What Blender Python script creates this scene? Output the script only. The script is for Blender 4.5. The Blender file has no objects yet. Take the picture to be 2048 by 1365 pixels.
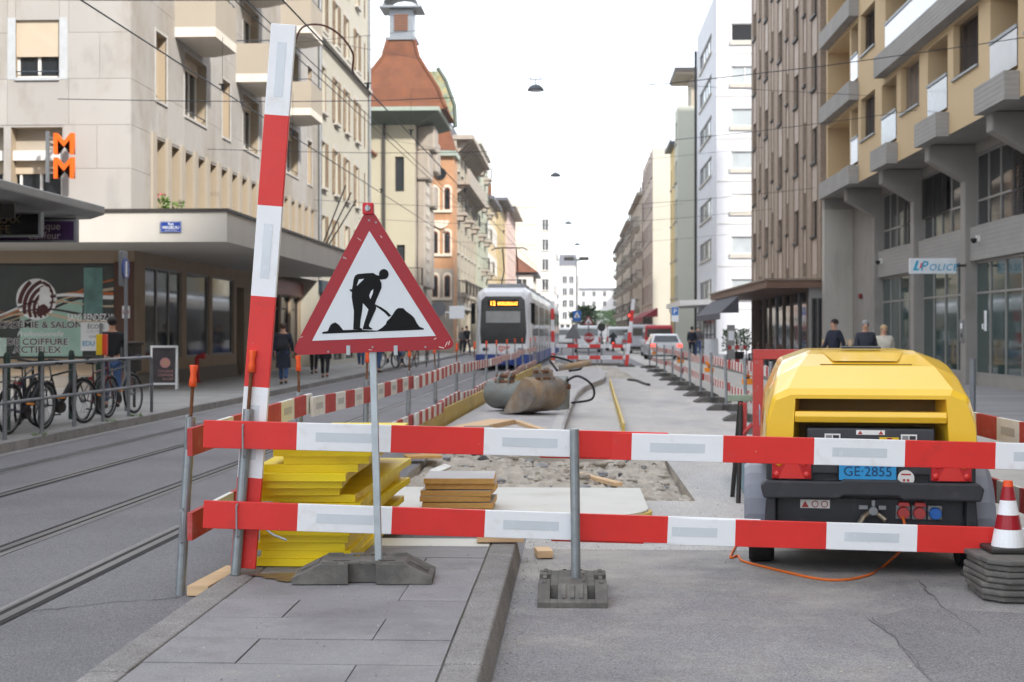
import bpy, bmesh, math, random
from mathutils import Matrix, Vector
random.seed(7)
R = math.radians
SC = bpy.context.scene
C = SC.collection

# ---------------------------------------------------------------- camera, sky, sun, exposure
F_PX, CAM_H, HOR_Y = 2844.0, 1.58, 664.0
YAW = math.atan((1150 - 1024) / F_PX)
cd = bpy.data.cameras.new('camera')
cam = bpy.data.objects.new('camera', cd); C.objects.link(cam)
cam.location = (0, 0, CAM_H)
cam.rotation_euler = (R(90), 0, YAW)
cd.sensor_width = 36; cd.lens = 36 * F_PX / 2048
cd.shift_y = -(682.5 - HOR_Y) / 2048
cd.clip_start = 0.1; cd.clip_end = 6000
cd.dof.use_dof = True; cd.dof.focus_distance = 8.5; cd.dof.aperture_fstop = 4.0
SC.camera = cam
SC.render.resolution_x = 1024; SC.render.resolution_y = 682

SUN_TO = Vector((1.0, -1.3, 1.2)).normalized()          # towards the sun
world = bpy.data.worlds.new('World'); SC.world = world; world.use_nodes = True
wt = world.node_tree; wt.nodes.clear()
def wn(t, **k):
    n = wt.nodes.new(t)
    for a, b in k.items(): setattr(n, a, b)
    return n
sky = wn('ShaderNodeTexSky', sky_type='NISHITA', sun_disc=False)
sky.sun_elevation = math.asin(SUN_TO.z); sky.sun_rotation = math.atan2(SUN_TO.x, SUN_TO.y)
sky.altitude = 400; sky.air_density = 1.0; sky.dust_density = .7; sky.ozone_density = 1.0
tc = wn('ShaderNodeTexCoord'); mp = wn('ShaderNodeMapping'); mp.inputs['Scale'].default_value = (1.6, 1.6, 5.0)
nz = wn('ShaderNodeTexNoise'); nz.inputs['Scale'].default_value = 2.2; nz.inputs['Detail'].default_value = 7; nz.inputs['Roughness'].default_value = .55
rp = wn('ShaderNodeValToRGB'); rp.color_ramp.elements[0].position = .40; rp.color_ramp.elements[1].position = .66
rp.color_ramp.elements[0].color = (.42, .42, .42, 1); rp.color_ramp.elements[1].color = (.97, .97, .97, 1)
mx = wn('ShaderNodeMixRGB'); mx.inputs[2].default_value = (8.0, 8.25, 8.6, 1)
bgn = wn('ShaderNodeBackground'); bgn.inputs['Strength'].default_value = .10
out = wn('ShaderNodeOutputWorld')
for a, b in ((tc.outputs['Generated'], mp.inputs['Vector']), (mp.outputs['Vector'], nz.inputs['Vector']), (nz.outputs['Fac'], rp.inputs['Fac']),
             (rp.outputs['Color'], mx.inputs[0]), (sky.outputs['Color'], mx.inputs[1]), (mx.outputs['Color'], bgn.inputs['Color']), (bgn.outputs['Background'], out.inputs['Surface'])):
    wt.links.new(a, b)
sd = bpy.data.lights.new('sun', 'SUN'); sd.energy = 2.0; sd.angle = R(3.0); sd.color = (1.0, .955, .90)
sun = bpy.data.objects.new('sun', sd); C.objects.link(sun); sun.location = (20, -20, 60)
sun.rotation_euler = SUN_TO.to_track_quat('Z', 'Y').to_euler()
vs = SC.view_settings; vs.view_transform = 'Standard'; vs.look = 'None'; vs.exposure = 1.65; vs.gamma = 1.0; vs.use_curve_mapping = False
SC.render.engine = 'CYCLES'
SC.cycles.max_bounces = 6; SC.cycles.diffuse_bounces = 3; SC.cycles.glossy_bounces = 3; SC.cycles.transmission_bounces = 4

# ---------------------------------------------------------------- materials
MATS = {}
def mat(name, col, rough=.65, metal=0.0, var=.10, scale=3.0, bump=0.0, bscale=60.0, spec=.4, coat=0.0, stain=None, speck=None, alpha=1.0, emit=0.0, trans=0.0, stretch=None, wave=None, orand=0.0):
    if name in MATS: return MATS[name]
    m = bpy.data.materials.new(name); m.use_nodes = True; MATS[name] = m
    t = m.node_tree; p = t.nodes['Principled BSDF']; L = t.links.new
    def N(k, **kw):
        n = t.nodes.new(k)
        for a, b in kw.items(): setattr(n, a, b)
        return n
    m.diffuse_color = (*col, 1)
    p.inputs['Roughness'].default_value = rough; p.inputs['Metallic'].default_value = metal
    p.inputs['Specular IOR Level'].default_value = spec; p.inputs['Coat Weight'].default_value = coat
    if trans: p.inputs['Transmission Weight'].default_value = trans; p.inputs['IOR'].default_value = 1.15
    geo = N('ShaderNodeNewGeometry'); vec = geo.outputs['Position']
    if stretch:
        mpn = N('ShaderNodeMapping'); mpn.inputs['Scale'].default_value = stretch; L(vec, mpn.inputs['Vector']); vec = mpn.outputs['Vector']
    cur = None
    def noise(s, d=5, r=.6):
        n = N('ShaderNodeTexNoise'); n.inputs['Scale'].default_value = s; n.inputs['Detail'].default_value = d; n.inputs['Roughness'].default_value = r
        L(vec, n.inputs['Vector']); return n.outputs['Fac']
    def ramp(f, a, b):
        n = N('ShaderNodeMapRange'); n.inputs['From Min'].default_value = a; n.inputs['From Max'].default_value = b; L(f, n.inputs['Value']); return n.outputs['Result']
    base = N('ShaderNodeMixRGB'); base.inputs[1].default_value = (*[c * (1 - var) for c in col], 1); base.inputs[2].default_value = (*[min(1, c * (1 + var)) for c in col], 1)
    L(ramp(noise(scale), .3, .7), base.inputs[0]); cur = base.outputs['Color']
    for st in (stain or []):                       # (colour, scale, lo, hi, amount)
        n = N('ShaderNodeMixRGB'); n.inputs[2].default_value = (*st[0], 1)
        ml = N('ShaderNodeMath', operation='MULTIPLY'); ml.inputs[1].default_value = st[4]
        L(ramp(noise(st[1], 6, .65), st[2], st[3]), ml.inputs[0]); L(ml.outputs[0], n.inputs[0]); L(cur, n.inputs[1]); cur = n.outputs['Color']
    if speck:                                      # (scale, lo, hi)
        vn = N('ShaderNodeTexVoronoi'); vn.inputs['Scale'].default_value = speck[0]; L(vec, vn.inputs['Vector'])
        hs = N('ShaderNodeSeparateColor'); L(vn.outputs['Color'], hs.inputs['Color'])
        mr = N('ShaderNodeMapRange'); mr.inputs['To Min'].default_value = speck[1]; mr.inputs['To Max'].default_value = speck[2]; L(hs.outputs[0], mr.inputs['Value'])
        n = N('ShaderNodeMixRGB', blend_type='MULTIPLY'); n.inputs[0].default_value = 1; L(cur, n.inputs[1]); L(mr.outputs[0], n.inputs[2]); cur = n.outputs['Color']
    if orand:                                      # every piece a little lighter or darker
        oi = N('ShaderNodeObjectInfo'); mr = N('ShaderNodeMapRange'); mr.inputs['To Min'].default_value = 1 - orand; mr.inputs['To Max'].default_value = 1 + orand; L(oi.outputs['Random'], mr.inputs['Value'])
        n = N('ShaderNodeMixRGB', blend_type='MULTIPLY'); n.inputs[0].default_value = 1; L(cur, n.inputs[1]); L(mr.outputs[0], n.inputs[2]); cur = n.outputs['Color']
    L(cur, p.inputs['Base Color'])
    rr = N('ShaderNodeMapRange'); rr.inputs['To Min'].default_value = max(0, rough - .08); rr.inputs['To Max'].default_value = min(1, rough + .08); L(noise(scale * 4), rr.inputs['Value']); L(rr.outputs[0], p.inputs['Roughness'])
    hgt = None
    if bump: hgt = noise(bscale, 4, .7)
    if wave:                                       # (axis, scale)
        w = N('ShaderNodeTexWave', bands_direction=wave[0], wave_profile='SAW' if len(wave) > 2 else 'SIN'); w.inputs['Scale'].default_value = wave[1]; L(vec, w.inputs['Vector'])
        if hgt is None: hgt = w.outputs['Fac']
        else:
            a = N('ShaderNodeMath', operation='ADD'); L(hgt, a.inputs[0]); L(w.outputs['Fac'], a.inputs[1]); hgt = a.outputs[0]
        bump = bump or .3
    if hgt is not None:
        b = N('ShaderNodeBump'); b.inputs['Strength'].default_value = bump; b.inputs['Distance'].default_value = .01; L(hgt, b.inputs['Height']); L(b.outputs[0], p.inputs['Normal'])
    if emit:
        p.inputs['Emission Color'].default_value = (*col, 1); p.inputs['Emission Strength'].default_value = emit
    return m
def hexc(h):
    v = [int(h[i:i + 2], 16) / 255 for i in (0, 2, 4)]
    return tuple(c / 12.92 if c <= .04045 else ((c + .055) / 1.055) ** 2.4 for c in v)
def mm(name, h, **k): return mat(name, hexc(h), **k)

# ---------------------------------------------------------------- mesh builder
class MB:
    def __init__(s): s.v = []; s.f = []; s.m = []
    def add(s, vs, fs, m=0):
        o = len(s.v); s.v += [tuple(v) for v in vs]; s.f += [tuple(i + o for i in f) for f in fs]; s.m += [m] * len(fs); return s
    def quad(s, a, b, c, d, m=0): return s.add([a, b, c, d], [(0, 1, 2, 3)], m)
    def box(s, x0, x1, y0, y1, z0, z1, m=0):
        return s.add([(x0, y0, z0), (x1, y0, z0), (x1, y1, z0), (x0, y1, z0), (x0, y0, z1), (x1, y0, z1), (x1, y1, z1), (x0, y1, z1)],
                     [(0, 3, 2, 1), (4, 5, 6, 7), (0, 1, 5, 4), (1, 2, 6, 5), (2, 3, 7, 6), (3, 0, 4, 7)], m)
    def prism(s, poly, a, b, ax='y', m=0):
        """poly: 2D points; extruded from a to b along ax. ax y: (x,z); ax x: (y,z); ax z: (x,y)"""
        n = len(poly)
        def P(p, t): return {'y': (p[0], t, p[1]), 'x': (t, p[0], p[1]), 'z': (p[0], p[1], t)}[ax]
        vs = [P(p, a) for p in poly] + [P(p, b) for p in poly]
        fs = [tuple(range(n))[::-1], tuple(range(n, 2 * n))] + [(i, (i + 1) % n, n + (i + 1) % n, n + i) for i in range(n)]
        return s.add(vs, fs, m)
    def tube(s, pts, r, n=8, m=0, closed=False, caps=True):
        pts = [Vector(p) for p in pts]; k = len(pts); rs = r if isinstance(r, (list, tuple)) else [r] * k
        vs = []; up = None
        for i, p in enumerate(pts):
            if closed: d = pts[(i + 1) % k] - pts[i - 1]
            else: d = (pts[min(i + 1, k - 1)] - pts[max(i - 1, 0)])
            d = d.normalized() if d.length > 1e-9 else Vector((0, 0, 1))
            if up is None: up = Vector((0, 0, 1)) if abs(d.z) < .9 else Vector((1, 0, 0))
            a = d.cross(up)
            if a.length < 1e-4: a = d.cross(Vector((.3, 1, .2)))
            a.normalize(); b = a.cross(d).normalized(); up = b
            for j in range(n):
                t = 2 * math.pi * j / n; vs.append(p + a * (math.cos(t) * rs[i]) + b * (math.sin(t) * rs[i]))
        fs = []
        for i in range(k if closed else k - 1):
            i2 = (i + 1) % k
            for j in range(n): fs.append((i * n + j, i * n + (j + 1) % n, i2 * n + (j + 1) % n, i2 * n + j))
        if caps and not closed: fs += [tuple(range(n))[::-1], tuple((k - 1) * n + j for j in range(n))]
        return s.add(vs, fs, m)
    def lathe(s, prof, n=16, c=(0, 0, 0), ax='z', m=0, caps=True):
        vs = []; k = len(prof)
        for r, z in prof:
            for j in range(n):
                t = 2 * math.pi * j / n; a, b = r * math.cos(t), r * math.sin(t)
                q = {'z': (a, b, z), 'y': (a, z, b), 'x': (z, a, b)}[ax]; vs.append((q[0] + c[0], q[1] + c[1], q[2] + c[2]))
        fs = [(i * n + j, i * n + (j + 1) % n, (i + 1) * n + (j + 1) % n, (i + 1) * n + j) for i in range(k - 1) for j in range(n)]
        if caps: fs += [tuple(range(n))[::-1], tuple((k - 1) * n + j for j in range(n))]
        return s.add(vs, fs, m)
    def loft(s, secs, m=0, caps=True):
        n = len(secs[0]); vs = [p for q in secs for p in q]
        fs = [(i * n + j, i * n + (j + 1) % n, (i + 1) * n + (j + 1) % n, (i + 1) * n + j) for i in range(len(secs) - 1) for j in range(n)]
        if caps: fs += [tuple(range(n))[::-1], tuple((len(secs) - 1) * n + j for j in range(n))]
        return s.add(vs, fs, m)
    def mesh(s, name, mats, smooth=False):
        me = bpy.data.meshes.new(name); me.from_pydata(s.v, [], s.f)
        for q in (mats if isinstance(mats, (list, tuple)) else [mats]): me.materials.append(q)
        me.polygons.foreach_set('material_index', s.m)
        if smooth: me.polygons.foreach_set('use_smooth', [True] * len(s.f))
        me.update(); return me

WM = {}
I4 = Matrix.Identity(4)
def T(x=0, y=0, z=0, rz=0, rx=0, ry=0):
    m = Matrix.Translation((x, y, z))
    if rz: m = m @ Matrix.Rotation(rz, 4, 'Z')
    if ry: m = m @ Matrix.Rotation(ry, 4, 'Y')
    if rx: m = m @ Matrix.Rotation(rx, 4, 'X')
    return m
def mk(name, mesh, parent=None, mw=None, rel=None):
    o = bpy.data.objects.new(name, mesh); C.objects.link(o)
    if rel is not None: mw = (WM[parent.name] if parent else I4) @ rel
    if mw is None: mw = WM[parent.name] if parent else I4
    WM[o.name] = mw.copy()
    if parent: o.parent = parent; o.matrix_basis = WM[parent.name].inverted() @ mw
    else: o.matrix_basis = mw
    return o
def tag(o, label=None, cat=None, group=None, kind=None):
    if label: o['label'] = label
    if cat: o['category'] = cat
    if group: o['group'] = group
    if kind: o['kind'] = kind
    return o
def thing(name, label, cat, mw=None, group=None): return tag(mk(name, None, None, mw or I4), label, cat, group)
def part(name, mb, mats, parent, rel=None, smooth=False, bevel=0, seg=2):
    me = mb if isinstance(mb, bpy.types.Mesh) else mb.mesh(name, mats, smooth)
    o = mk(name, me, parent, rel=rel)
    if bevel: bev(o, bevel, seg)
    return o
def bev(o, w, seg=2):
    b = o.modifiers.new('bevel', 'BEVEL'); b.width = w; b.segments = seg; b.limit_method = 'ANGLE'; b.angle_limit = R(40)
def single(name, mb, mats, label, cat, mw=None, group=None, smooth=False, bevel=0):
    o = mk(name, mb if isinstance(mb, bpy.types.Mesh) else mb.mesh(name, mats, smooth), None, mw)
    if bevel: bev(o, bevel)
    return tag(o, label, cat, group)
def struct(name, mb, mats, parent=None, mw=None, smooth=False):
    o = mk(name, mb if isinstance(mb, bpy.types.Mesh) else mb.mesh(name, mats, smooth), parent, mw)
    if not parent: o['kind'] = 'structure'
    return o
def copy_tree(o, mw, label=None, group=None, parent=None):
    c = o.copy(); C.objects.link(c); WM[c.name] = mw.copy()
    if parent: c.parent = parent; c.matrix_parent_inverse = I4; c.matrix_basis = WM[parent.name].inverted() @ mw
    else: c.parent = None; c.matrix_basis = mw
    if label: c['label'] = label
    if group: c['group'] = group
    inv = WM[o.name].inverted()
    for ch in list(o.children): copy_tree(ch, mw @ inv @ WM[ch.name], parent=c)
    return c
def text_mesh(body, size, ext=.003, bold=0.0, shear=0.0, align='LEFT', sx=1.0, space=1.0):
    cu = bpy.data.curves.new('lettering', 'FONT'); cu.body = body; cu.size = size; cu.extrude = ext; cu.offset = bold * size; cu.shear = shear; cu.align_x = align; cu.space_character = space; cu.resolution_u = 3
    o = bpy.data.objects.new('lettering', cu); C.objects.link(o)
    dg = bpy.context.evaluated_depsgraph_get(); me = bpy.data.meshes.new_from_object(o.evaluated_get(dg))
    bpy.data.objects.remove(o); bpy.data.curves.remove(cu)
    M = Matrix.Rotation(R(90), 4, 'X') @ Matrix.Diagonal((sx, 1, 1, 1)); me.transform(M)       # upright, facing -y
    me.materials.clear(); return me
def lettering(body, size, m, parent, x, z, y, name='lettering', **k):
    me = text_mesh(body, size, **k); me.materials.append(m)
    return mk(name, me, parent, rel=T(x, y, z))
def gp(px, py, z=0.0):
    """ground point seen at a photo pixel, on the plane at height z"""
    d = F_PX * (CAM_H - z) / (py - HOR_Y); xc = (px - 1024) / F_PX * d
    c, s = math.cos(YAW), math.sin(YAW)
    return Vector((xc * c - d * s, xc * s + d * c, z))
ORD = 'first second third fourth fifth sixth seventh eighth ninth tenth eleventh twelfth thirteenth fourteenth fifteenth sixteenth'.split()
def lerp(a, b, t): return a + (b - a) * t

# ================================================================ SETTING: ground, road, tracks, pavements
m_asph = mm('asphalt_dark', '7b797c', rough=.85, var=.10, scale=.7, bump=.5, bscale=140, speck=(170, .62, 1.38), stain=[(hexc('57555a'), .5, .5, .75, .5), (hexc('8b8782'), 2.0, .55, .8, .35)])
m_lane = mm('asphalt_worn', '898788', rough=.85, var=.10, scale=.8, bump=.5, bscale=140, speck=(170, .62, 1.4), stain=[(hexc('6b686b'), .6, .5, .68, .6), (hexc('74716f'), 2.6, .55, .7, .45), (hexc('a8a298'), 1.3, .5, .75, .5)])
# cement dust trodden out over the lane from the works
def dust_out(m, y0, y1, col):
    t = m.node_tree; L = t.links.new; p = t.nodes['Principled BSDF']; src = p.inputs['Base Color'].links[0].from_socket
    ge = t.nodes.new('ShaderNodeNewGeometry'); se = t.nodes.new('ShaderNodeSeparateXYZ'); L(ge.outputs['Position'], se.inputs[0])
    mr = t.nodes.new('ShaderNodeMapRange'); mr.inputs['From Min'].default_value = y0; mr.inputs['From Max'].default_value = y1; L(se.outputs['Y'], mr.inputs['Value'])
    nz_ = t.nodes.new('ShaderNodeTexNoise'); nz_.inputs['Scale'].default_value = 1.7; nz_.inputs['Detail'].default_value = 8; nz_.inputs['Roughness'].default_value = .7; L(ge.outputs['Position'], nz_.inputs['Vector'])
    a = t.nodes.new('ShaderNodeMath'); a.operation = 'MULTIPLY_ADD'; a.inputs[1].default_value = 2.2; a.inputs[2].default_value = -1.1; L(nz_.outputs['Fac'], a.inputs[0])
    b = t.nodes.new('ShaderNodeMath'); b.operation = 'ADD'; b.use_clamp = True; L(mr.outputs[0], b.inputs[0]); L(a.outputs[0], b.inputs[1])
    c = t.nodes.new('ShaderNodeMath'); c.operation = 'MULTIPLY'; c.inputs[1].default_value = .8; L(b.outputs[0], c.inputs[0])
    mx_ = t.nodes.new('ShaderNodeMixRGB'); mx_.inputs[2].default_value = (*col, 1); L(c.outputs[0], mx_.inputs[0]); L(src, mx_.inputs[1]); L(mx_.outputs[0], p.inputs['Base Color'])
dust_out(m_lane, 7.8, 12.3, hexc('bdb8b0'))
m_dust = mm('asphalt_dusty', 'b9b6b4', rough=.9, var=.09, scale=1.2, bump=.4, bscale=110, speck=(150, .8, 1.2), stretch=(1, .35, 1), stain=[(hexc('cfc8bc'), 1.1, .48, .7, .75), (hexc('858388'), .5, .5, .72, .6)])
m_conc = mm('concrete_fresh', 'd3d2cc', rough=.85, var=.05, scale=2, bump=.15, bscale=50, stain=[(hexc('b8b2a6'), 2.5, .55, .75, .5)])
m_slab = mm('paving_slab_stone', '8f8d8f', rough=.8, var=.08, scale=1.6, bump=.35, bscale=160, orand=.07, speck=(260, .8, 1.2), stain=[(hexc('686568'), 1.4, .48, .7, .6), (hexc('75726f'), 5, .55, .72, .5), (hexc('a39e97'), 2.2, .58, .75, .5)])
m_kerb = mm('kerb_granite', '8e8b89', orand=.08, rough=.85, var=.14, scale=4, bump=.6, bscale=90, speck=(220, .6, 1.4), stain=[(hexc('66625d'), 5, .5, .7, .4)])
m_pave = mm('pavement_asphalt', '94928f', rough=.85, var=.08, scale=.8, bump=.3, bscale=120, speck=(140, .8, 1.2), stain=[(hexc('6c696a'), .6, .5, .7, .5)])
m_mud = mm('rubble_earth', 'b0a89d', rough=.95, var=.2, scale=5, bump=1.0, bscale=40, stain=[(hexc('d0c8ba'), 3, .45, .65, .7), (hexc('6e655b'), 6, .5, .7, .6)])
m_soil = mm('bare_ground', '77706a', rough=.95, var=.15, scale=.3)
m_steel = mm('rail_steel', '8d9097', rough=.32, metal=.85, var=.1, scale=6)
m_groove = mm('rail_groove', '2a282a', rough=.8, var=.2, scale=10)
m_railconc = mm('rail_edge_seal', '8a8785', rough=.85, var=.12, scale=5, bump=.3)
m_white = mm('road_paint', 'd8d7d3', rough=.7, var=.08, scale=12, stain=[(hexc('8a888a'), 9, .5, .7, .5)])
m_yform = mm('formwork_yellow_worn', 'c9ab52', rough=.6, var=.12, scale=3, stretch=(1, .4, 2), stain=[(hexc('d9cba0'), 4, .5, .7, .5)])
m_yellow = mm('formwork_yellow', 'f2d70c', orand=.06, rough=.45, var=.06, scale=3, bump=.12, bscale=30, stretch=(.3, 1, 1), stain=[(hexc('cfae1a'), 5, .52, .72, .6), (hexc('e8e0b4'), 16, .66, .74, .6), (hexc('8a7a2a'), 22, .68, .76, .5)])
m_wood = mm('raw_timber', 'd9b890', rough=.75, var=.14, scale=3, stretch=(1, 6, 8), bump=.2, bscale=12)

g = MB(); g.quad((-3000, -3000, -.3), (3000, -3000, -.3), (3000, 3000, -.3), (-3000, 3000, -.3)); struct('ground', g, m_soil)
HX0, HX1, HY0, HY1 = -1.85, 1.12, 13.3, 18.2                       # open trench
g = MB()
for x0, x1, y0, y1 in ((-70, HX0, -60, 700), (HX1, 70, -60, 700), (HX0, HX1, -60, HY0), (HX0, HX1, HY1, 700)):
    g.quad((x0, y0, 0), (x1, y0, 0), (x1, y1, 0), (x0, y1, 0))
struct('road', g, m_asph)
g = MB()
g.quad((-.37, -2, .004), (3.3, -2, .004), (3.3, 10.3, .004), (-.37, 10.3, .004))
struct('worn_lane', g, m_lane)
g = MB()
for x0, x1, y0, y1 in ((-.37, 3.0, 10.3, HY0), (HX1, 3.0, HY0, HY1), (-2.0, 3.0, HY1, 66)):
    g.quad((x0, y0, .005), (x1, y0, .005), (x1, y1, .005), (x0, y1, .005))
struct('work_zone_lane', g, m_dust)
g = MB(); g.quad((3.3, -2, .003), (6.3, -2, .003), (6.3, 300, .003), (3.3, 300, .003)); struct('traffic_lane', g, m_lane)
# darker repair patch in the foreground with an uneven edge
a = [gp(*p, .008) for p in ((1735, 1238), (1840, 1212), (1950, 1222), (2200, 1235), (2300, 1420), (1900, 1400), (1830, 1330), (1790, 1275))]
g = MB(); g.add([(p.x, p.y, .009) for p in a], [tuple(range(len(a)))]); struct('asphalt_patch', g, mm('asphalt_patch', '7f7d7e', rough=.85, var=.12, scale=2, bump=.5, bscale=120, speck=(160, .6, 1.4)))
# thin crack lines
g = MB()
rr = random.Random(3)
def crack(pts, w=.006, z=.0105):
    P = []
    for (a, b) in zip(pts[:-1], pts[1:]):
        for i in range(8): P.append(Vector(a).lerp(Vector(b), i / 8) + Vector((rr.uniform(-.015, .015), rr.uniform(-.03, .03), 0)))
    P.append(Vector(pts[-1]))
    for p, q in zip(P[:-1], P[1:]):
        w1 = w * rr.uniform(.4, 1.2); d = (q - p).normalized(); n = Vector((-d.y, d.x, 0)) * w1
        g.quad((p.x - n.x, p.y - n.y, z), (p.x + n.x, p.y + n.y, z), (q.x + n.x, q.y + n.y, z), (q.x - n.x, q.y - n.y, z))
crack([gp(1840, 1165), gp(1880, 1215), gp(1960, 1270)], .004)
crack([gp(60, 1225), gp(200, 1208), gp(360, 1195)], .005, .0035)
crack([gp(1740, 1238), gp(1790, 1280), gp(1850, 1345)], .003)
struct('road_crack', g, mm('crack_dark', '615e60', rough=.9))

# tram tracks: grooved rails set in the road, both tracks drifting gently
def rx(base, y): return base + .0155 * (y - 8) if y > 8 else base
tr = tag(mk('tram_track', None), kind='structure')
for base in (-3.17, -4.19, -5.62, -6.62):
    ys = [-2 + 4 * i for i in range(60)]
    side = 1 if base in (-3.17, -5.62) else -1
    for nm, o0, o1, z, m in (('rail', -.03, .03, .006, m_steel), ('rail_groove', .03, .07, .004, m_groove), ('rail_lip', .07, .09, .006, m_steel), ('rail_seal', -.075, -.03, .005, m_groove), ('rail_seal', .09, .125, .005, m_railconc)):
        g = MB(); vs = []; fs = []
        for i, y in enumerate(ys):
            x = rx(base, y); a, b = sorted((x - side * o0 * -1 * -1, x - side * o1 * -1 * -1))
            vs += [(a, y, z), (b, y, z)]
        fs = [(2 * i, 2 * i + 1, 2 * i + 3, 2 * i + 2) for i in range(len(ys) - 1)]
        g.add(vs, fs); mk(nm, g.mesh(nm, m), tr)

# left pavement and kerb
g = MB(); g.box(-40, -7.56, -20, 420, -.05, .12); pv = struct('pavement_left', g, m_pave)
me_k = MB().box(-.15, 0, .006, .994, -.05, .135).mesh('kerb_stone', m_kerb)
for i in range(58):
    k = mk('kerb_stone', me_k, pv, T(-7.40 + random.uniform(-.006, .006), 14 + i, random.uniform(-.006, .004)))
g = MB(); g.box(-7.56, -7.40, 72, 420, -.05, .13); g.box(-7.56, -7.40, -20, 13.99, -.05, .13); mk('kerb_line', g.mesh('kerb_line', m_kerb), pv)
g = MB()
for (x0, x1, y) in ((-7.385, -7.33, 14), ): g.quad((x0, 10, .006), (x1 + .1, 10, .006), (x1 + .1, 70, .006), (x0, 70, .006))
struct('gutter', g, m_railconc)
# right pavement
g = MB(); g.box(6.36, 60, -20, 420, -.05, .12); pr = struct('pavement_right', g, mm('pavement_right_mat', '8d8a8b', rough=.8, var=.08, scale=.6, bump=.2, bscale=90, stretch=(.25, 1, 1), stain=[(hexc('605d5e'), 1.0, .45, .7, .6)]))
for i in range(60): mk('kerb_stone', me_k, pr, T(6.36, 14 + i, random.uniform(-.006, .004)))
g = MB(); g.box(6.20, 6.36, 74, 420, -.05, .13); mk('kerb_line', g.mesh('kerb_line', m_kerb), pr)

# near traffic island: core, slabs, kerb stones
IZ = .14
g = MB(); g.box(-2.05, -.41, 1, 9.9, -.02, IZ - .010); isl = struct('traffic_island', g, mm('joint_mortar', '67655f', rough=.9, var=.2, scale=8, stain=[(hexc('59613f'), 3, .55, .7, .7)]))
Y0 = 7.58; DY = .487
yy = Y0 + DY * 4; row = 0
rows = []
while yy > 2.2: rows.append((yy - DY, yy)); yy -= DY
for i, (a, b) in enumerate(rows):
    cuts = [-1.885, -1.475 if i % 2 == 0 else -.945, -.578] if i % 2 == 0 else [-1.885, -.945, -.578]
    for c0, c1 in zip(cuts[:-1], cuts[1:]):
        dz = random.uniform(-.003, .003)
        g = MB(); g.box(c0 + .003, (c1 if c1 < -.6 else c1 + .004) - .003, a + .003, b - .003, .06, IZ + dz)
        mk('paving_slab', g.mesh('paving_slab', m_slab), isl)
g = MB(); g.box(-1.88, -.58, rows[0][1] + .004, 9.9, .06, IZ - .003); mk('screed_strip', g.mesh('screed_strip', m_conc), isl)
for i in range(9):
    y0 = 1.0 + i * .99
    dz = random.uniform(-.004, .004)
    g = MB(); g.prism([(-2.085, -.03), (-2.065, IZ + dz), (-1.895, IZ + dz), (-1.895, -.03)], y0 + .003, min(y0 + .987, 9.9)); o = mk('kerb_stone', g.mesh('kerb_stone', m_kerb), isl); bev(o, .012)
    g = MB(); g.prism([(-.57, -.03), (-.57, IZ + dz), (-.405, IZ + dz), (-.372, -.03)], y0 + .203, min(y0 + 1.187, 9.92)); o = mk('kerb_stone', g.mesh('kerb_stone', m_kerb), isl); bev(o, .014)
# rust-red wet stain beside the post foot
pts = []
for i in range(26):
    t = 2 * math.pi * i / 26; r_ = 1 + .25 * math.sin(3 * t) + .15 * math.sin(7 * t + 1)
    pts.append((-1.62 + .26 * r_ * math.cos(t), 8.28 + .13 * r_ * math.sin(t), IZ + .0045))
g = MB(); g.add(pts, [tuple(range(26))]); struct('paint_stain', g, mm('red_paint_stain', '62534f', rough=.3, var=.3, scale=9, stain=[(hexc('7d2b26'), 12, .5, .65, .7)]))

# raised work platform behind the trench, curved kerb on its right
PZ = .15
right = [(-.18, 18.9), (-.16, 21.9), (-.08, 27), (0, 31), (.08, 34), (.25, 37), (.52, 40), (.85, 43), (1.0, 46), (1.05, 57)]
left = [(-1.05, 57), (-1.25, 50), (-1.9, 24), (-2.02, 18.9)]
g = MB(); g.prism(right + left, -.02, PZ, 'z'); plat = struct('work_platform', g, mm('platform_asphalt', 'b2afb0', rough=.9, var=.08, scale=1.2, bump=.4, bscale=100, speck=(140, .8, 1.2), stretch=(1, .3, 1), stain=[(hexc('c6bfb4'), 1.5, .5, .7, .7), (hexc('87848a'), .7, .5, .7, .5)]))
for (a, b) in zip(right[:-1], right[1:]):
    a, b = Vector((*a, 0)), Vector((*b, 0)); n = max(1, int((b - a).length / 1.05)); d = (b - a).normalized(); nn = Vector((-d.y, d.x, 0))
    for i in range(n):
        p, q = a.lerp(b, i / n) + d * .006, a.lerp(b, (i + 1) / n) - d * .006
        g = MB(); g.prism([(p.x - nn.x * -.03, p.y - nn.y * -.03), (q.x - nn.x * -.03, q.y - nn.y * -.03), (q.x + nn.x * .18, q.y + nn.y * .18), (p.x + nn.x * .18, p.y + nn.y * .18)][::-1], -.01, PZ + .012, 'z')
        mk('kerb_stone', g.mesh('kerb_stone', mm('kerb_new', 'b9b6b4', rough=.85, var=.08, scale=4, bump=.4, bscale=80)), plat)
# fresh concrete slab with rounded corner in front of the trench
pts = [(-1.75, 11.15), (.05, 11.15)] + [(.05 + .55 * math.sin(t), 11.7 - .55 * math.cos(t)) for t in [R(15 * i) for i in range(1, 7)]] + [(.6, 13.2), (-1.75, 13.2)]
g = MB(); g.prism(pts, -.02, .135, 'z'); fs_ = struct('concrete_apron', g, m_conc)
g = MB()
prev = None
for i in range(19):
    t = R(5 * i); p = Vector((.05 + .56 * math.sin(t), 11.7 - .56 * math.cos(t), 0)); g.box(p.x - .018, p.x + .018, p.y - .018, p.y + .018, 0, .12)
mk('formwork_edge', g.mesh('formwork_edge', m_yform), fs_)
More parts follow.
